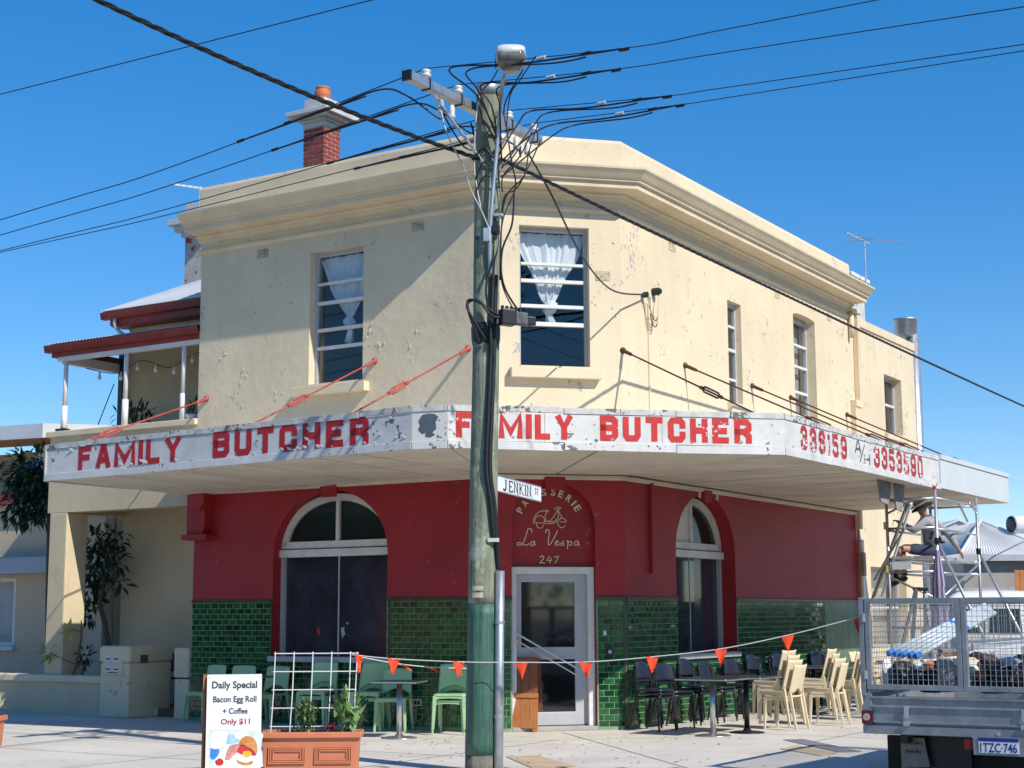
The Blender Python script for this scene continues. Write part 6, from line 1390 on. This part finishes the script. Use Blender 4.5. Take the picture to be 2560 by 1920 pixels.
ld = [('rubbish_bag', 'bulging black rubbish bag below the pipe ends', 'bag', (2275, 1690), .35, (.20, .2, .16), BAG), ('rubbish_bag', 'wide black rubbish bag at the middle of the trailer load', 'bag', (2330, 1700), .45, (.22, .2, .15), BAG), ('rubbish_bag', 'black rubbish bag at the kerb end of the load', 'bag', (2490, 1695), .35, (.24, .2, .18), BAG), ('rubbish_bag', 'black rubbish bag beside the cream cloth', 'bag', (2545, 1690), .45, (.22, .2, .2), BAG),
      ('grey_sack', 'upright grey sack behind the trailer tailgate', 'sack', (2368, 1690), .22, (.11, .08, .19), SACK), ('grey_sack', 'grey sack slumped behind the cage gate', 'sack', (2410, 1695), .25, (.12, .09, .15), SACK), ('crumpled_cloth', 'cream crumpled cloth on top of the load', 'cloth', (2420, 1672), .30, (.15, .12, .10), CLOTH), ('crumpled_cloth', 'white crumpled sheet at the near edge of the load', 'cloth', (2218, 1690), .3, (.05, .1, .17), SIGNW),
      ('orange_cloth', 'crumpled orange cloth in the trailer load', 'cloth', (2322, 1664), .30, (.05, .06, .045), mat('orange_cloth', (.55,.18,.05), .8)), ('brown_bag', 'brown bag near the top of the load', 'bag', (2450, 1655), .45, (.17, .14, .09), mat('dark_brown_bag', (.05,.028,.022), .6, var=.3, vs=8, bump=.6, bs=12))]
ld += [('rubbish_bag', 'small black bag wedged under the grey gutter offcut', 'bag', (2515, 1668), .5, (.12, .12, .09), BAG), ('rubbish_bag', 'small black bag behind the upright grey sack', 'bag', (2345, 1675), .6, (.13, .12, .1), BAG), ('crumpled_cloth', 'white plastic wrap between the black bags', 'cloth', (2300, 1668), .3, (.07, .06, .04), SIGNW), ('crumpled_cloth', 'torn white paper by the tailgate corner', 'cloth', (2245, 1705), .22, (.07, .05, .05), SIGNW), ('brown_bag', 'brown cardboard scrap under the cream cloth', 'cardboard', (2455, 1690), .22, (.07, .06, .05), TIMBD), ('crumpled_cloth', 'grey cloth bundle at the far side of the load', 'cloth', (2530, 1655), .3, (.10, .09, .05), GREYSH)]
for i, (nm, lab, cat, (px, py), y, s, mm) in enumerate(ld): lump(nm, lab, cat, TL(px, py, y), s, mm, i+3, .35)
bl = [('white painted board lying on the load', (2305, 1652), (2392, 1643), .4, .08, .02, SIGNW), ('grey weathered plank under the pipes', (2350, 1628), (2440, 1622), .8, .12, .03, BOARDG), ('brown plank in the stacked load', (2345, 1640), (2445, 1634), .75, .10, .03, TIMBD), ('silver downpipe length at the top of the load', (2430, 1618), (2560, 1608), .7, .07, .07, ALU), ('white gutter length across the load', (2420, 1634), (2560, 1612), .6, .10, .03, SIGNW), ('pale grey board across the load', (2390, 1605), (2560, 1598), 1.0, .10, .03, STEEL), ('grey gutter offcut over the black bags', (2480, 1642), (2562, 1640), .6, .12, .04, GREYSH)]
for lab, a, b, y, w, h, mm in bl: tag(MB().bar(TL(*a, y), TL(*b, y+.25), w, h).build('board', mm, bevel=.004), lab, 'board')
for k in range(9):
    c = TL(random.uniform(2230, 2550), random.uniform(1660, 1700), .2); d = rv(); d.z *= .4; d.normalize()
    tag(MB().bar(c, c+d*random.uniform(.08, .2), .03, .006).build('offcut', random.choice([SIGNW, BOARDG, CLOTH, STEEL])), 'small pale offcut loose among the black rubbish bags', 'offcut', 'offcuts in the trailer')

# ============================================================ SCAFFOLD, WORKER, LADDERS
SBp = PD(2345, 1400, 24.5); SBp.z = 0
def FSc(x, y, z): return SBp + dl*x + dr*y + Z*z        # x to the left frame side, y along the street
SX, SY = .80, 2.35
sc = thing('scaffold_tower', 'aluminium scaffold tower standing under the new end of the awning', 'scaffold', FSc(.4, 1.2, 0))
def S(mb, name, material=ALU, **k): return mb.build(name, material, sc, **k)
def zat(py): return PD(2345, py, 24.5).z
for x, y, top in ((0, 0, zat(1222)), (SX, 0, zat(1240)), (0, SY, zat(1222)), (SX, SY, zat(1232))):
    S(MB().tube([FSc(x, y, .12), FSc(x, y, top)], .025, 12), 'upright', smooth=True); S(MB().lathe(FSc(x, y, 0), [(.06, 0), (.06, .10), (.03, .13)], 14), 'castor', RUBBER)
for py in (1245, 1318, 1395, 1428, 1500, 1570):
    for y in (0, SY): S(MB().tube([FSc(0, y, zat(py)), FSc(SX, y, zat(py))], .02, 10), 'rung', smooth=True)
for py in (1245, 1322, 1400, 1432):
    for x in (0, SX): S(MB().tube([FSc(x, 0, zat(py)), FSc(x, SY, zat(py)+.0)], .02, 10), 'ledger', smooth=True)
for a, b in (((0, 0, zat(1240)), (SX*.5, 0, zat(1270))), ((0, SY, zat(1262)), (0, SY-.45, zat(1240))), ((SX, 0, zat(1440)), (0, 0, zat(1500))), ((0, 0, zat(1500)), (0, SY, zat(1400))), ((SX, 0, zat(1280)), (SX*.4, 0, zat(1245))), ((0, SY*.55, zat(1245)), (0, SY*.75, zat(1290)))): S(MB().tube([FSc(*a), FSc(*b)], .018, 10), 'brace', smooth=True)
for p0, y in ((FSc(0, 0, zat(1352)), -.0), (FSc(0, SY, zat(1366)), 1)): S(MB().tube([p0, p0 + (-dl)*1.15 + dr*.12 - Z*(p0.z-.05)], .025, 10), 'outrigger', smooth=True); S(MB().lathe(p0, [(.04, -.05), (.045, 0), (.04, .05)], 10), 'coupler', BLACKP)
for k in range(2): S(MB().box(FSc, .06+k*.35, .38+k*.35, -.05, SY+.05, zat(1392)-.03, zat(1392)+.02), 'platform_plank', mat('platform_ply', (.38,.38,.37), .7))
S(MB().tube(spline([FSc(0, 0, zat(1226)), FSc(0, -.03, zat(1215))], 2), .02, 8), 'post_tip', TOM); 
for py in (1225,): S(MB().tube([FSc(0, .0, zat(1222)), FSc(.05, 0, zat(1205))], .006, 5), 'cable_tie', BLACKP); S(MB().tube([FSc(0, .0, zat(1222)), FSc(-.05, 0, zat(1208))], .006, 5), 'cable_tie', BLACKP)
for py in (1310, 1420): S(MB().tube([FSc(SX+.03, 0, zat(py)+.06), FSc(SX+.03, 0, zat(py)-.06)], .03, 8), 'yellow_strap', YELL)
S(MB().box(lambda u, o, z: FSc(u, -.03-o*.01, z), .42, .73, 0, 1, zat(1422), zat(1400)), 'notice', SIGNW)
# worker
def WP(px, py, D): return PD(px, py, D)
wk = thing('person', 'worker in black wide-brimmed hat, striped grey shirt and navy shorts seated on the scaffold', 'person', WP(2328, 1388, 25.2))
zpl = zat(1392)+.02
hip = WP(2333, 1376, 25.3); hip.z = zpl+.11
ch_ = WP(2320, 1308, 25.15); nk = WP(2310, 1288, 25.1); hd = WP(2303, 1272, 25.05)
kneeL = WP(2248, 1371, 25.0); ankL = WP(2241, 1447, 25.0); toeL = WP(2222, 1464, 24.95)
kneeR = WP(2256, 1366, 25.35); ankR = WP(2262, 1438, 25.35); toeR = WP(2240, 1454, 25.3)
shL = WP(2316, 1297, 24.95); elL = WP(2286, 1327, 24.9); wrL = WP(2252, 1308, 24.95)
shR = WP(2322, 1297, 25.35); elR = WP(2372, 1335, 25.45); wrR = WP(2396, 1372, 25.45); wrR.z = max(wrR.z, zpl+.03)
def skinned(name, V_, E_, rad, mm, root=0, sub=2):
    me = bpy.data.meshes.new(name); me.from_pydata([tuple(v) for v in V_], E_, []); o = bpy.data.objects.new(name, me); col.objects.link(o)
    o.modifiers.new('skin', 'SKIN'); 
    if not me.skin_vertices: bpy.context.view_layer.update()
    for i, sv in enumerate(me.skin_vertices[0].data): sv.radius = rad[i] if isinstance(rad[i], tuple) else (rad[i], rad[i]); sv.use_root = (i == root)
    sd = o.modifiers.new('sub', 'SUBSURF'); sd.levels = sub; sd.render_levels = sub
    dg = bpy.context.evaluated_depsgraph_get(); dg.update(); m2 = bpy.data.meshes.new_from_object(o.evaluated_get(dg)); bpy.data.objects.remove(o)
    m2.materials.clear(); m2.materials.append(mm); m2.polygons.foreach_set('use_smooth', [True]*len(m2.polygons)); m2.name = name
    return link(name, m2, wk)
mid = hip.lerp(ch_, .5) + V((.03, 0, 0))
hL = hip + V((-.03, -.10, -.01)); hR = hip + V((-.03, .10, -.01))
def fingers(w, d, up):
    d = d.normalized(); s = d.cross(up).normalized(); Vs = [w, w+d*.07]; Es = [(0, 1)]; Rs = [.026, .03]
    for k, (o_, l) in enumerate(((-.033, .06), (-.011, .07), (.011, .066), (.033, .05))):
        b = len(Vs); Vs += [w+d*.085+s*o_, w+d*(.085+l*.5)+s*o_-up*.012, w+d*(.085+l*.85)+s*o_-up*.04]; Es += [(1, b), (b, b+1), (b+1, b+2)]; Rs += [.011, .010, .008]
    b = len(Vs); Vs += [w+d*.03-s*.045-up*.01, w+d*.065-s*.06-up*.03]; Es += [(0, b), (b, b+1)]; Rs += [.012, .010]
    return Vs, Es, Rs
VS = [hip, mid, ch_, nk, hd, hd+Z*.07+V((-.02, 0, 0)), hL, kneeL, ankL, toeL, hR, kneeR, ankR, toeR, shL, elL, wrL, shR, elR, wrR]
ES = [(0, 1), (1, 2), (2, 3), (3, 4), (4, 5), (0, 6), (6, 7), (7, 8), (8, 9), (0, 10), (10, 11), (11, 12), (12, 13), (2, 14), (14, 15), (15, 16), (2, 17), (17, 18), (18, 19)]
RS = [.105, .095, .10, .05, .088, .075, .085, .055, .038, .03, .085, .055, .038, .03, .055, .042, .03, .055, .042, .03]
for w, d in ((16, (wrL-elL)), (19, (wrR-elR))):
    hv, he, hr = fingers(VS[w], d, Z); b = len(VS); VS += hv[1:]; RS += hr[1:]; f = lambda i: w if i == 0 else b+i-1; ES += [(f(i), f(j)) for i, j in he]
skinned('body', VS, ES, RS, SKIN)
skinned('shirt', [hip+Z*.02, mid, ch_, nk-Z*.035, shL, elL, wrL.lerp(elL, .12), shR, elR, wrR.lerp(elR, .12)], [(0, 1), (1, 2), (2, 3), (2, 4), (4, 5), (5, 6), (2, 7), (7, 8), (8, 9)], [.165, .165, .165, .075, .085, .066, .05, .085, .066, .05], SHIRT)
skinned('shorts', [hip, hL, kneeL.lerp(hL, .22), hR, kneeR.lerp(hR, .22), hip+Z*.07], [(0, 1), (1, 2), (0, 3), (3, 4), (0, 5)], [.155, .11, .085, .11, .085, .15], SHORTS)
for a, b in ((ankL, toeL), (ankR, toeR)): skinned('shoe', [a-Z*.03+(a-b)*.15, a-Z*.06, b], [(0, 1), (1, 2)], [.05, .055, .042], BLACKP); skinned('sock', [a+Z*.10, a-Z*.02], [(0, 1)], [.045, .048], HATB)
hb = hd + Z*.055; hx = V((-.45, .1, 1)).normalized()
MB().lathe(hb, [(.19, -.05), (.17, -.015), (.11, .0), (.108, .02), (.105, .05)], 24, hx).build('hat_brim', HATB, wk, smooth=True, solid=.004); MB().lathe(hb+hx*.04, [(.105, 0), (.10, .05), (.08, .075), (.03, .085)], 24, hx).build('hat_crown', HATC, wk, smooth=True)
fc_ = hd + V((-.085, -.01, 0))
for s in (-.035, .035): MB().lathe(fc_+V((.005, s, .02)), [(.002, -.008), (.009, 0), (.002, .008)], 8).build('eye', DARK, wk)
MB().lathe(fc_+V((-.015, 0, -.01)), [(.006, -.02), (.014, -.012), (.006, .02)], 8).build('nose', SKIN, wk); MB().bar(fc_+V((.005, -.025, -.045)), fc_+V((.005, .025, -.045)), .008).build('mouth', TOM, wk)
for s in (-1, 1): MB().lathe(hd+V((0, s*.085, 0)), [(.004, -.025), (.016, 0), (.004, .025)], 8).build('ear', SKIN, wk)
# harness straps
for a, b in ((ch_+V((-.06, -.19, .08)), hip+V((.1, -.19, .12))), (ch_+V((.10, -.17, .02)), mid+V((-.1, -.20, -.05))), (hip+V((-.13, -.17, .1)), hip+V((.15, -.16, .13)))): MB().bar(a, b, .012, .04).build('harness_strap', HATB, wk)
# leaning torn boards and a grey stepladder
def lean_board(name, lab, a, b, w, mm): return tag(MB().bar(a, b, w, .03, nr).build(name, mm, bevel=.004), lab, 'board')
lean_board('loose_board', 'long weathered grey board leaning from the awning edge to the window', PD(2268, 1262, 24.6), PD(2183, 1494, 25.4), .16, BOARDG); lean_board('loose_board', 'narrow white-edged board leaning beside the grey one', PD(2278, 1258, 24.4), PD(2205, 1490, 25.2), .09, SIGNW)
lean_board('loose_board', 'short dark board hooked over the leaning boards', PD(2262, 1320, 24.5), PD(2186, 1450, 25.0), .05, BOARDG)
sl_ = thing('stepladder', 'grey aluminium stepladder standing behind the trailer', 'ladder', gnd(2270, 1760))
tpA, tpB = PD(2290, 1472, 24.2), PD(2312, 1474, 24.4); ftz = 0
for k, (t_, dx, dy) in enumerate(((tpA, -.30, -.35), (tpB, .12, -.35), (tpA, -.42, .55), (tpB, .10, .55))): f = V((t_.x+dx, t_.y+dy, 0)); MB().bar(f, t_, .06, .025).build('stile', mat('dull_aluminium', (.30,.30,.29), .5, .5), sl_)
for k in range(6): f = (k+.6)/6.6; a = V((tpA.x-.30, tpA.y-.35, 0)).lerp(tpA, f); b = V((tpB.x+.12, tpB.y-.35, 0)).lerp(tpB, f); MB().bar(a, b, .08, .025).build('tread', STEEL, sl_)
MB().bar(tpA, tpB, .12, .05).build('top_cap', BLACKP, sl_)
# closed striped umbrella
ub = PD(2352, 1560, 23.2); ub.z = 0; zt_ = PD(2356, 1376, 23.2).z; zbm = PD(2352, 1625, 23.2).z
um = thing('closed_umbrella', 'closed lilac and dark striped umbrella behind the trailer cage', 'umbrella', ub)
MB().tube([ub, ub+Z*(zt_+.06)], .022, 10).build('pole', WHITEP, um, smooth=True); MB().lathe(ub, [(.28, 0), (.28, .05), (.05, .08)], 24).build('base', KERB, um)
for k in range(16):
    mb = MB(); P = []; a0, a1 = 2*math.pi*k/16, 2*math.pi*(k+1)/16; prof = [(.025, zt_), (.07, zt_-.25), (.10, zt_-.52), (.085, zt_-.56), (.12, zt_-.9), (.145, zt_-1.25), (.15, zbm)]
    for r_, z in prof:
        for j in range(4): a = a0+(a1-a0)*j/3; rr = r_*(1+.10*math.sin(24*a)); P.append(ub + V((rr*math.cos(a), rr*math.sin(a), z)))
    mb.add(P, [(i*4+j, i*4+j+1, (i+1)*4+j+1, (i+1)*4+j) for i in range(len(prof)-1) for j in range(3)]); mb.build('canopy_panel', PURP if k % 2 else PURPD, um, smooth=True)

# ============================================================ VAN, HOUSE AND TANK BEHIND, ON THE RIGHT
V0 = PD(2352, 1535, 33.0); V0.z = ROADZ
def FVn(x, y, z): return V0 + te*x + dr*y + Z*z
vn = thing('white_van', 'white van parked beyond the trailer, seen from behind', 'van', FVn(.9, 2.4, 0))
secs = [(0, 1.02, .86, .74), (.06, 1.10, .90, .86), (.35, 1.14, .93, .93), (3.2, 1.14, .94, .93), (3.9, 1.02, .92, .8), (4.7, .82, .85, .5), (4.95, .72, .75, .36)]
loft([(y, z+.10, w, h) for y, z, w, h in secs], lambda u, o, z: FVn(.92+u, o, z), 32, 5).build('body', VANW, vn, smooth=True)
for x0, x1 in ((.16, .84), (1.0, 1.68)): MB().prism(lambda u, o, z: FVn(u, o, z), [(x0, 1.28), (x1, 1.28), (x1-.04, 1.78), (x0+.04, 1.78)], -.012, .03).build('rear_window', mat('van_glass', (.03,.06,.075), .05, spec=.9), vn)
for x in (.04, 1.70): MB().box(FVn, x, x+.10, -.02, .06, .75, 1.2).build('tail_light', LAMPR, vn, bevel=.01)
MB().box(FVn, .1, 1.74, -.05, .05, .42, .58).build('bumper', BLACKP, vn, bevel=.02); MB().box(FVn, .7, 1.12, -.025, .0, .72, .86).build('plate', PLATEW, vn); MB().box(FVn, .9, .92, -.018, .0, .6, 1.9).build('door_gap', DARK, vn)
for x in (.02, 1.62):
    for y in (.85, 4.0): w = MB().lathe(FVn(x, y, .33), [(.25, 0), (.33, .03), (.33, .17), (.25, .2)], 24, te).build('wheel', RUBBER, vn, smooth=True)
rh = thing('corrugated_house', 'house with pale corrugated hip roof beyond the van', 'house', PD(2500, 1540, 46))
H0 = PD(2482, 1298, 46)
def zD(py, D=46): return PD(2480, py, D).z
hc = V((H0.x, H0.y, 0)); zr, ze_ = H0.z, zD(1386)
def FH(x, y, z): return hc + V((1, 0, 0))*x + V((0, 1, 0))*y + Z*z
def roofside(a, b, top_a, top_b, n):
    mb = MB(); P = []
    for i in range(n*4+1):
        t_ = i/(n*4); w_ = Z*.012*math.sin(t_*n*2*math.pi); P += [a.lerp(b, t_)+w_, top_a.lerp(top_b, t_)+w_]
    mb.add(P, [(2*i, 2*i+2, 2*i+3, 2*i+1) for i in range(n*4)]); return mb.build('roof_sheet', ROOFG, rh, smooth=True, solid=.004)
apex = FH(0, 1.2, zr); roofside(FH(-1.25, -.9, ze_), FH(1.9, -.9, ze_-.15), apex, apex, 34); roofside(FH(-1.25, -.9, ze_), FH(-1.25, 6, ze_), apex, FH(0, 5, zr), 60); roofside(FH(1.9, -.9, ze_-.15), FH(1.9, 6, ze_-.15), apex, FH(0, 5, zr), 60)
for a in (FH(-1.25, -.9, ze_), FH(1.9, -.9, ze_-.15)): MB().tube([a+Z*.02, apex+Z*.03], .05, 8).build('hip_cap', ROOFW, rh)
MB().box(FH, -1.15, 1.7, -.7, 6, -.1, ze_-.12).build('wall', mat('grey_wall', (.36,.33,.30), .85), rh); MB().box(FH, -1.3, 1.95, -.98, -.9, ze_-.22, ze_-.04).build('gutter', GREYP, rh)
rh2 = thing('corrugated_house', 'second pale tin roof peeping above the scaffold rail', 'house', PD(2410, 1540, 55)); c2_ = PD(2395, 1302, 55)
def FH2(x, y, z): return V((c2_.x, c2_.y, 0)) + V((1, 0, 0))*x + V((0, 1, 0))*y + Z*z
MB().prism(lambda u, o, z: FH2(u, o, z), [(-2.6, 0), (2.4, 0), (2.4, c2_.z-1.1), (0, c2_.z), (-2.6, c2_.z-1.1)], 0, 5).build('wall', ROOFG, rh2); MB().hexa([FH2(x, y, z) for z0 in (0, .06) for y in (-.1, 5) for x, z in ((0, c2_.z+z0), (2.7, c2_.z-1.22+z0))]).build('roof_sheet', ROOFW, rh2); MB().hexa([FH2(x, y, z) for z0 in (0, .06) for y in (-.1, 5) for x, z in ((-2.9, c2_.z-1.22+z0), (0, c2_.z+z0))]).build('roof_sheet', ROOFW, rh2)
tk = thing('water_heater_tank', 'solar water heater tank with dark end on the tin roof', 'water tank', PD(2535, 1350, 44)); ta = PD(2529, 1311, 46.4); tdv = V((.9, .25, .0)).normalized()
MB().lathe(ta, [(.16, -.02), (.26, 0), (.27, .05), (.27, 1.6), (.24, 1.66)], 24, tdv).build('tank', ROOFW, tk, smooth=True); MB().lathe(ta-tdv*.04, [(.02, -.03), (.18, -.02), (.245, .0), (.25, .04)], 24, tdv).build('end_cap', BLACKP, tk, smooth=True); MB().bar(ta+tdv*.5-Z*.27, ta+tdv*.5-Z*.9, .05).build('strut', ALU, tk); MB().bar(ta+tdv*1.2-Z*.27, ta+tdv*1.2-Z*1.3, .05).build('strut', ALU, tk)
ft_ = thing('timber_fence', 'orange timber gate panel at the end of the side street', 'fence', PD(2552, 1540, 40)); fo = PD(2537, 1436, 40)
for k in range(5): MB().box(FW, fo.x+k*.13, fo.x+k*.13+.12, fo.y, fo.y+.03, -.1, PD(2540, 1425, 40).z).build('paling', TIMB, ft_)
sd_ = thing('side_street_wall', 'plain grey beige boundary wall across the side street', 'wall', PD(2480, 1540, 38.5))
MB().box(FW, PD(2395, 1500, 42).x, 22, 42, 42.2, -.12, PD(2400, 1478, 42).z).build('wall', mat('beige_wall', (.42,.37,.31), .9), sd_); MB().box(FW, PD(2395, 1500, 42).x-.05, 22.1, 41.95, 42.25, PD(2400, 1478, 42).z, PD(2400, 1470, 42).z).build('coping', KERB, sd_)

# ============================================================ PORCH TREES AND SHRUBS ON THE LEFT
def tree(name, label, base, trunk_pts, clusters, mm, L, W, cat='tree', tr_r=.05, grp=None, droop=.2):
    t = thing(name, label, cat, base, 0, grp); tb = MB(); n = len(trunk_pts); sp_ = spline(trunk_pts, 5); tb.tube(sp_, [tr_r*(1-.6*i/len(sp_)) for i in range(len(sp_))], 8); lf = MB()
    for c, r_, k in clusters:
        q = min(sp_, key=lambda p: (p-c).length); tb.tube(spline([q, q.lerp(c, .5)+rv(.03), c], 4), [.4*tr_r]*4+[.3*tr_r]*4+[.15*tr_r], 5)
        for i in range(k):
            o_ = rv(); o_.normalize(); o_ = o_*r_*random.random()**.4; d = o_.normalized()*1.0 + V((0, 0, random.uniform(-.8, .5)-droop)); leafmesh(lf, c+o_, d, Z+rv(.3), L*random.uniform(.6, 1.2), W*random.uniform(.7, 1.2))
    tb.build('trunk', BARK, t, smooth=True); lf.build('crown', mm, t); return t
def LP(px, py, o): u, z = pl(px, py, o); return FL(u, o, z)
tree('porch_tree', 'dark glossy potted tree growing behind the porch pillar', LP(262, 1640, -.9), [LP(275, 1640, -.9), LP(262, 1560, -.95), LP(250, 1500, -.9), LP(268, 1430, -.9), LP(262, 1370, -.9)], [(LP(240, 1355, -.8), .22, 70), (LP(285, 1345, -.9), .22, 70), (LP(262, 1390, -.7), .25, 80), (LP(235, 1420, -.9), .25, 80), (LP(285, 1410, -.9), .22, 60), (LP(225, 1480, -1.0), .26, 70), (LP(298, 1455, -.8), .13, 26), (LP(245, 1450, -1.0), .25, 70), (LP(222, 1530, -1.1), .2, 40)], LEAFD, .20, .075, tr_r=.055)
pb2 = LP(270, 1625, -.85); pb2.z = 0; t = thing('blue_pot', 'blue plant pot at the foot of the porch tree', 'pot', pb2); MB().lathe(pb2+Z*.12, [(.16, 0), (.2, .3), (.22, .36), (.22, .4), (.19, .4), (.18, .3)], 20).build('pot', DEEPB, t, smooth=True)
tree('frangipani', 'bare-stemmed young frangipani with yellow green leaf tufts above the low wall', LP(185, 1690, .09), [LP(183, 1690, .09), LP(195, 1640, .09), LP(203, 1590, .09), LP(203, 1550, .09)], [(LP(172, 1578, .09), .06, 14), (LP(120, 1632, .12), .10, 26)], LEAFY, .17, .06, 'plant', .02, droop=-.3)
tree('frangipani', 'small dark-leaved shrub behind the low wall beside the letterbox pier', LP(208, 1690, -.1), [LP(205, 1690, -.1), LP(212, 1650, -.1)], [(LP(215, 1642, -.1), .13, 40)], LEAFD, .14, .06, 'plant', .02)
tree('garden_tree', 'dark drooping large-leaved tree between the neighbour house and the wing', LP(118, 1690, -1.6), [LP(122, 1690, -1.6), LP(120, 1500, -1.6), LP(122, 1300, -1.6), LP(115, 1180, -1.6)], [(LP(x, y, -1.5), .34, 130) for x, y in ((60, 1170), (95, 1165), (55, 1205), (90, 1210), (110, 1240), (50, 1270), (90, 1275), (112, 1180))], LEAFD, .23, .085, tr_r=.06, droop=.3)
bush('balcony_plant', 'leafy pot plant on the balcony beside the dark downpipe', LP(338, 1040, -.7)+V((0, 0, .02)), .32, .2, 90, .18, .06, LEAFD, 5, z0=3.75); bush('balcony_plant', 'small cactus-like plant in a white bowl on the balcony', LP(484, 1020, -.25), .10, .14, 40, .13, .03, LEAF, 3, z0=4.75)
q = LP(482, 1040, -.2); t = thing('white_bowl', 'white bowl planter on the balcony coping', 'bowl', q); q.z = 4.70; MB().lathe(q, [(.06, 0), (.11, .05), (.12, .10), (.10, .10)], 20).build('bowl', SIGNW, t, smooth=True)
tag(MB().tube([LP(285, 960, -2.2), LP(245, 1062, -2.0)], .01, 5).build('drop_wire', CABLE), 'thin drop wire crossing the sky under the verandah roof', 'cable')

# street trees on the far side of the junction: outside the frame, seen mirrored in the windows
def street_tree(name, lab, x, y, h, r_, n):
    t = thing(name, lab, 'tree', (x, y, ROADZ), 0, 'street trees across the junction'); MB().tube(spline([V((x, y, ROADZ)), V((x+.2, y, h*.3)), V((x-.1, y+.1, h*.6))], 6), [.25-.012*i for i in range(13)], 10).build('trunk', BARK, t, smooth=True); lf = MB()
    cl = [V((x, y, h*.68)) + V((random.gauss(0, .5)*r_, random.gauss(0, .5)*r_, random.gauss(0, .38)*h*.4)) for _ in range(16)]
    for c in cl:
        for i in range(n//16): o_ = rv(); o_.normalize(); leafmesh(lf, c+o_*r_*.42*random.random()**.4, o_+rv(.4), Z+rv(.4), .32, .14)
    lf.build('crown', LEAFT, t)
for k, (x, y, h) in enumerate(((14.6, -7.6, 12.2), (17.6, -8.4, 11.6), (12.2, -12, 11.8))): street_tree('street_tree', 'leafy street tree across the junction, ' + ['tallest of its clump', 'on the side street edge of its clump', 'farthest from the shop in its clump'][k], x, y, h, 2.6, 1800)

# houses across both streets: outside the frame, they darken the reflections in tiles and glass
def far_house(lab, p, ax, wdt, dpt, h, wm, rm, face):
    t = thing('opposite_house', lab, 'house', p, 0, 'houses across the streets')
    def F(u, o, z): return p + ax*u + face*o + Z*(z+ROADZ+.1)
    ops = [rect(-wdt*.32, -wdt*.32+1.5, .9, 2.2), rect(wdt*.16, wdt*.16+1.5, .9, 2.2), rect(-.5, .45, 0.02, 2.1)]
    MB().prism(F, rect(-wdt/2, wdt/2, 0, h), -.2, 0, ops).build('wall', wm, t); MB().box(F, -wdt/2, wdt/2, -dpt, -.2, 0, h).build('wall', wm, t)
    for i, (a, b, c, d) in enumerate([(o[0][0], o[1][0], o[0][1], o[2][1]) for o in ops]): MB().box(F, a, b, -.15, -.1, c, d).build('door' if i == 2 else 'window', TIMBD if i == 2 else BGREEN, t)
    e = .5; r_ = 1.6; B4 = [F(-wdt/2-e, e, h), F(wdt/2+e, e, h), F(wdt/2+e, -dpt-e, h), F(-wdt/2-e, -dpt-e, h)]; q = min(wdt, dpt)/2; R2 = [F(-wdt/2+q*.7, -dpt/2, h+r_), F(wdt/2-q*.7, -dpt/2, h+r_)]
    MB().add(B4+R2, [(0, 1, 5, 4), (1, 2, 5), (2, 3, 4, 5), (3, 0, 4), (3, 2, 1, 0)]).build('roof', rm, t)
    MB().box(F, -wdt/2-e, wdt/2+e, e-.02, e+.1, h-.02, h+.1).build('gutter', OXRED, t)
LIM = mat('limestone_wall', (.48,.43,.35), .9, var=.15, vs=3); BRW = mat('red_brick_wall', (.30,.12,.08), .9, var=.2, vs=4); RTL = mat('terracotta_roof', (.22,.07,.04), .8, var=.2, vs=4)
for k, u in enumerate((-2, 13, 28)): far_house(['limestone house opposite the shop, nearest the corner', 'red brick house opposite the low garden wall', 'limestone house opposite the neighbour house'][k], FL(u+9, 19, 0), dl, 11, 8, 3.6, (LIM, BRW, LIM)[k], RTL, -nl)
for k, u in enumerate((6, 20, 34)): far_house(['red brick house across the side street beside the trailer', 'limestone house across the side street beyond the van', 'red brick house at the far end of the side street'][k], FR(u, 17.5, 0), dr, 11, 8, 3.8, (BRW, LIM, BRW)[k], RTL, -nr)
for k, (u, F) in enumerate(((1, FR), (13, FR), (26, FR), (5, FL), (16, FL))):
    p = F(u, 14.5 if F is FR else 15.5, 0); street_tree('street_tree', ['leafy verge tree across the side street beside the trailer', 'leafy verge tree across the side street beyond the van', 'leafy verge tree far down the side street', 'leafy verge tree opposite the sandwich board', 'leafy verge tree opposite the garden wall'][k], p.x, p.y, 6.0, 2.2, 1200)

hg = thing('reflection_hedge', 'unseen hedge added across the side street to darken the tile reflections', 'hedge', FR(15, 13, 0)); lf = MB()  # added out of frame to hide the bright horizon from the glazed tiles
MB().box(FR, -4, 44, 13.0, 13.7, ROADZ, 2.0).build('core', LEAFD, hg)
for k in range(5200):
    u = random.uniform(-4, 44); leafmesh(lf, FR(u, 12.95 + random.uniform(-.12, .1), random.uniform(ROADZ, 2.2)), -nr + rv(.6), Z+rv(.4), .16, .09)
lf.build('foliage', LEAFT, hg)
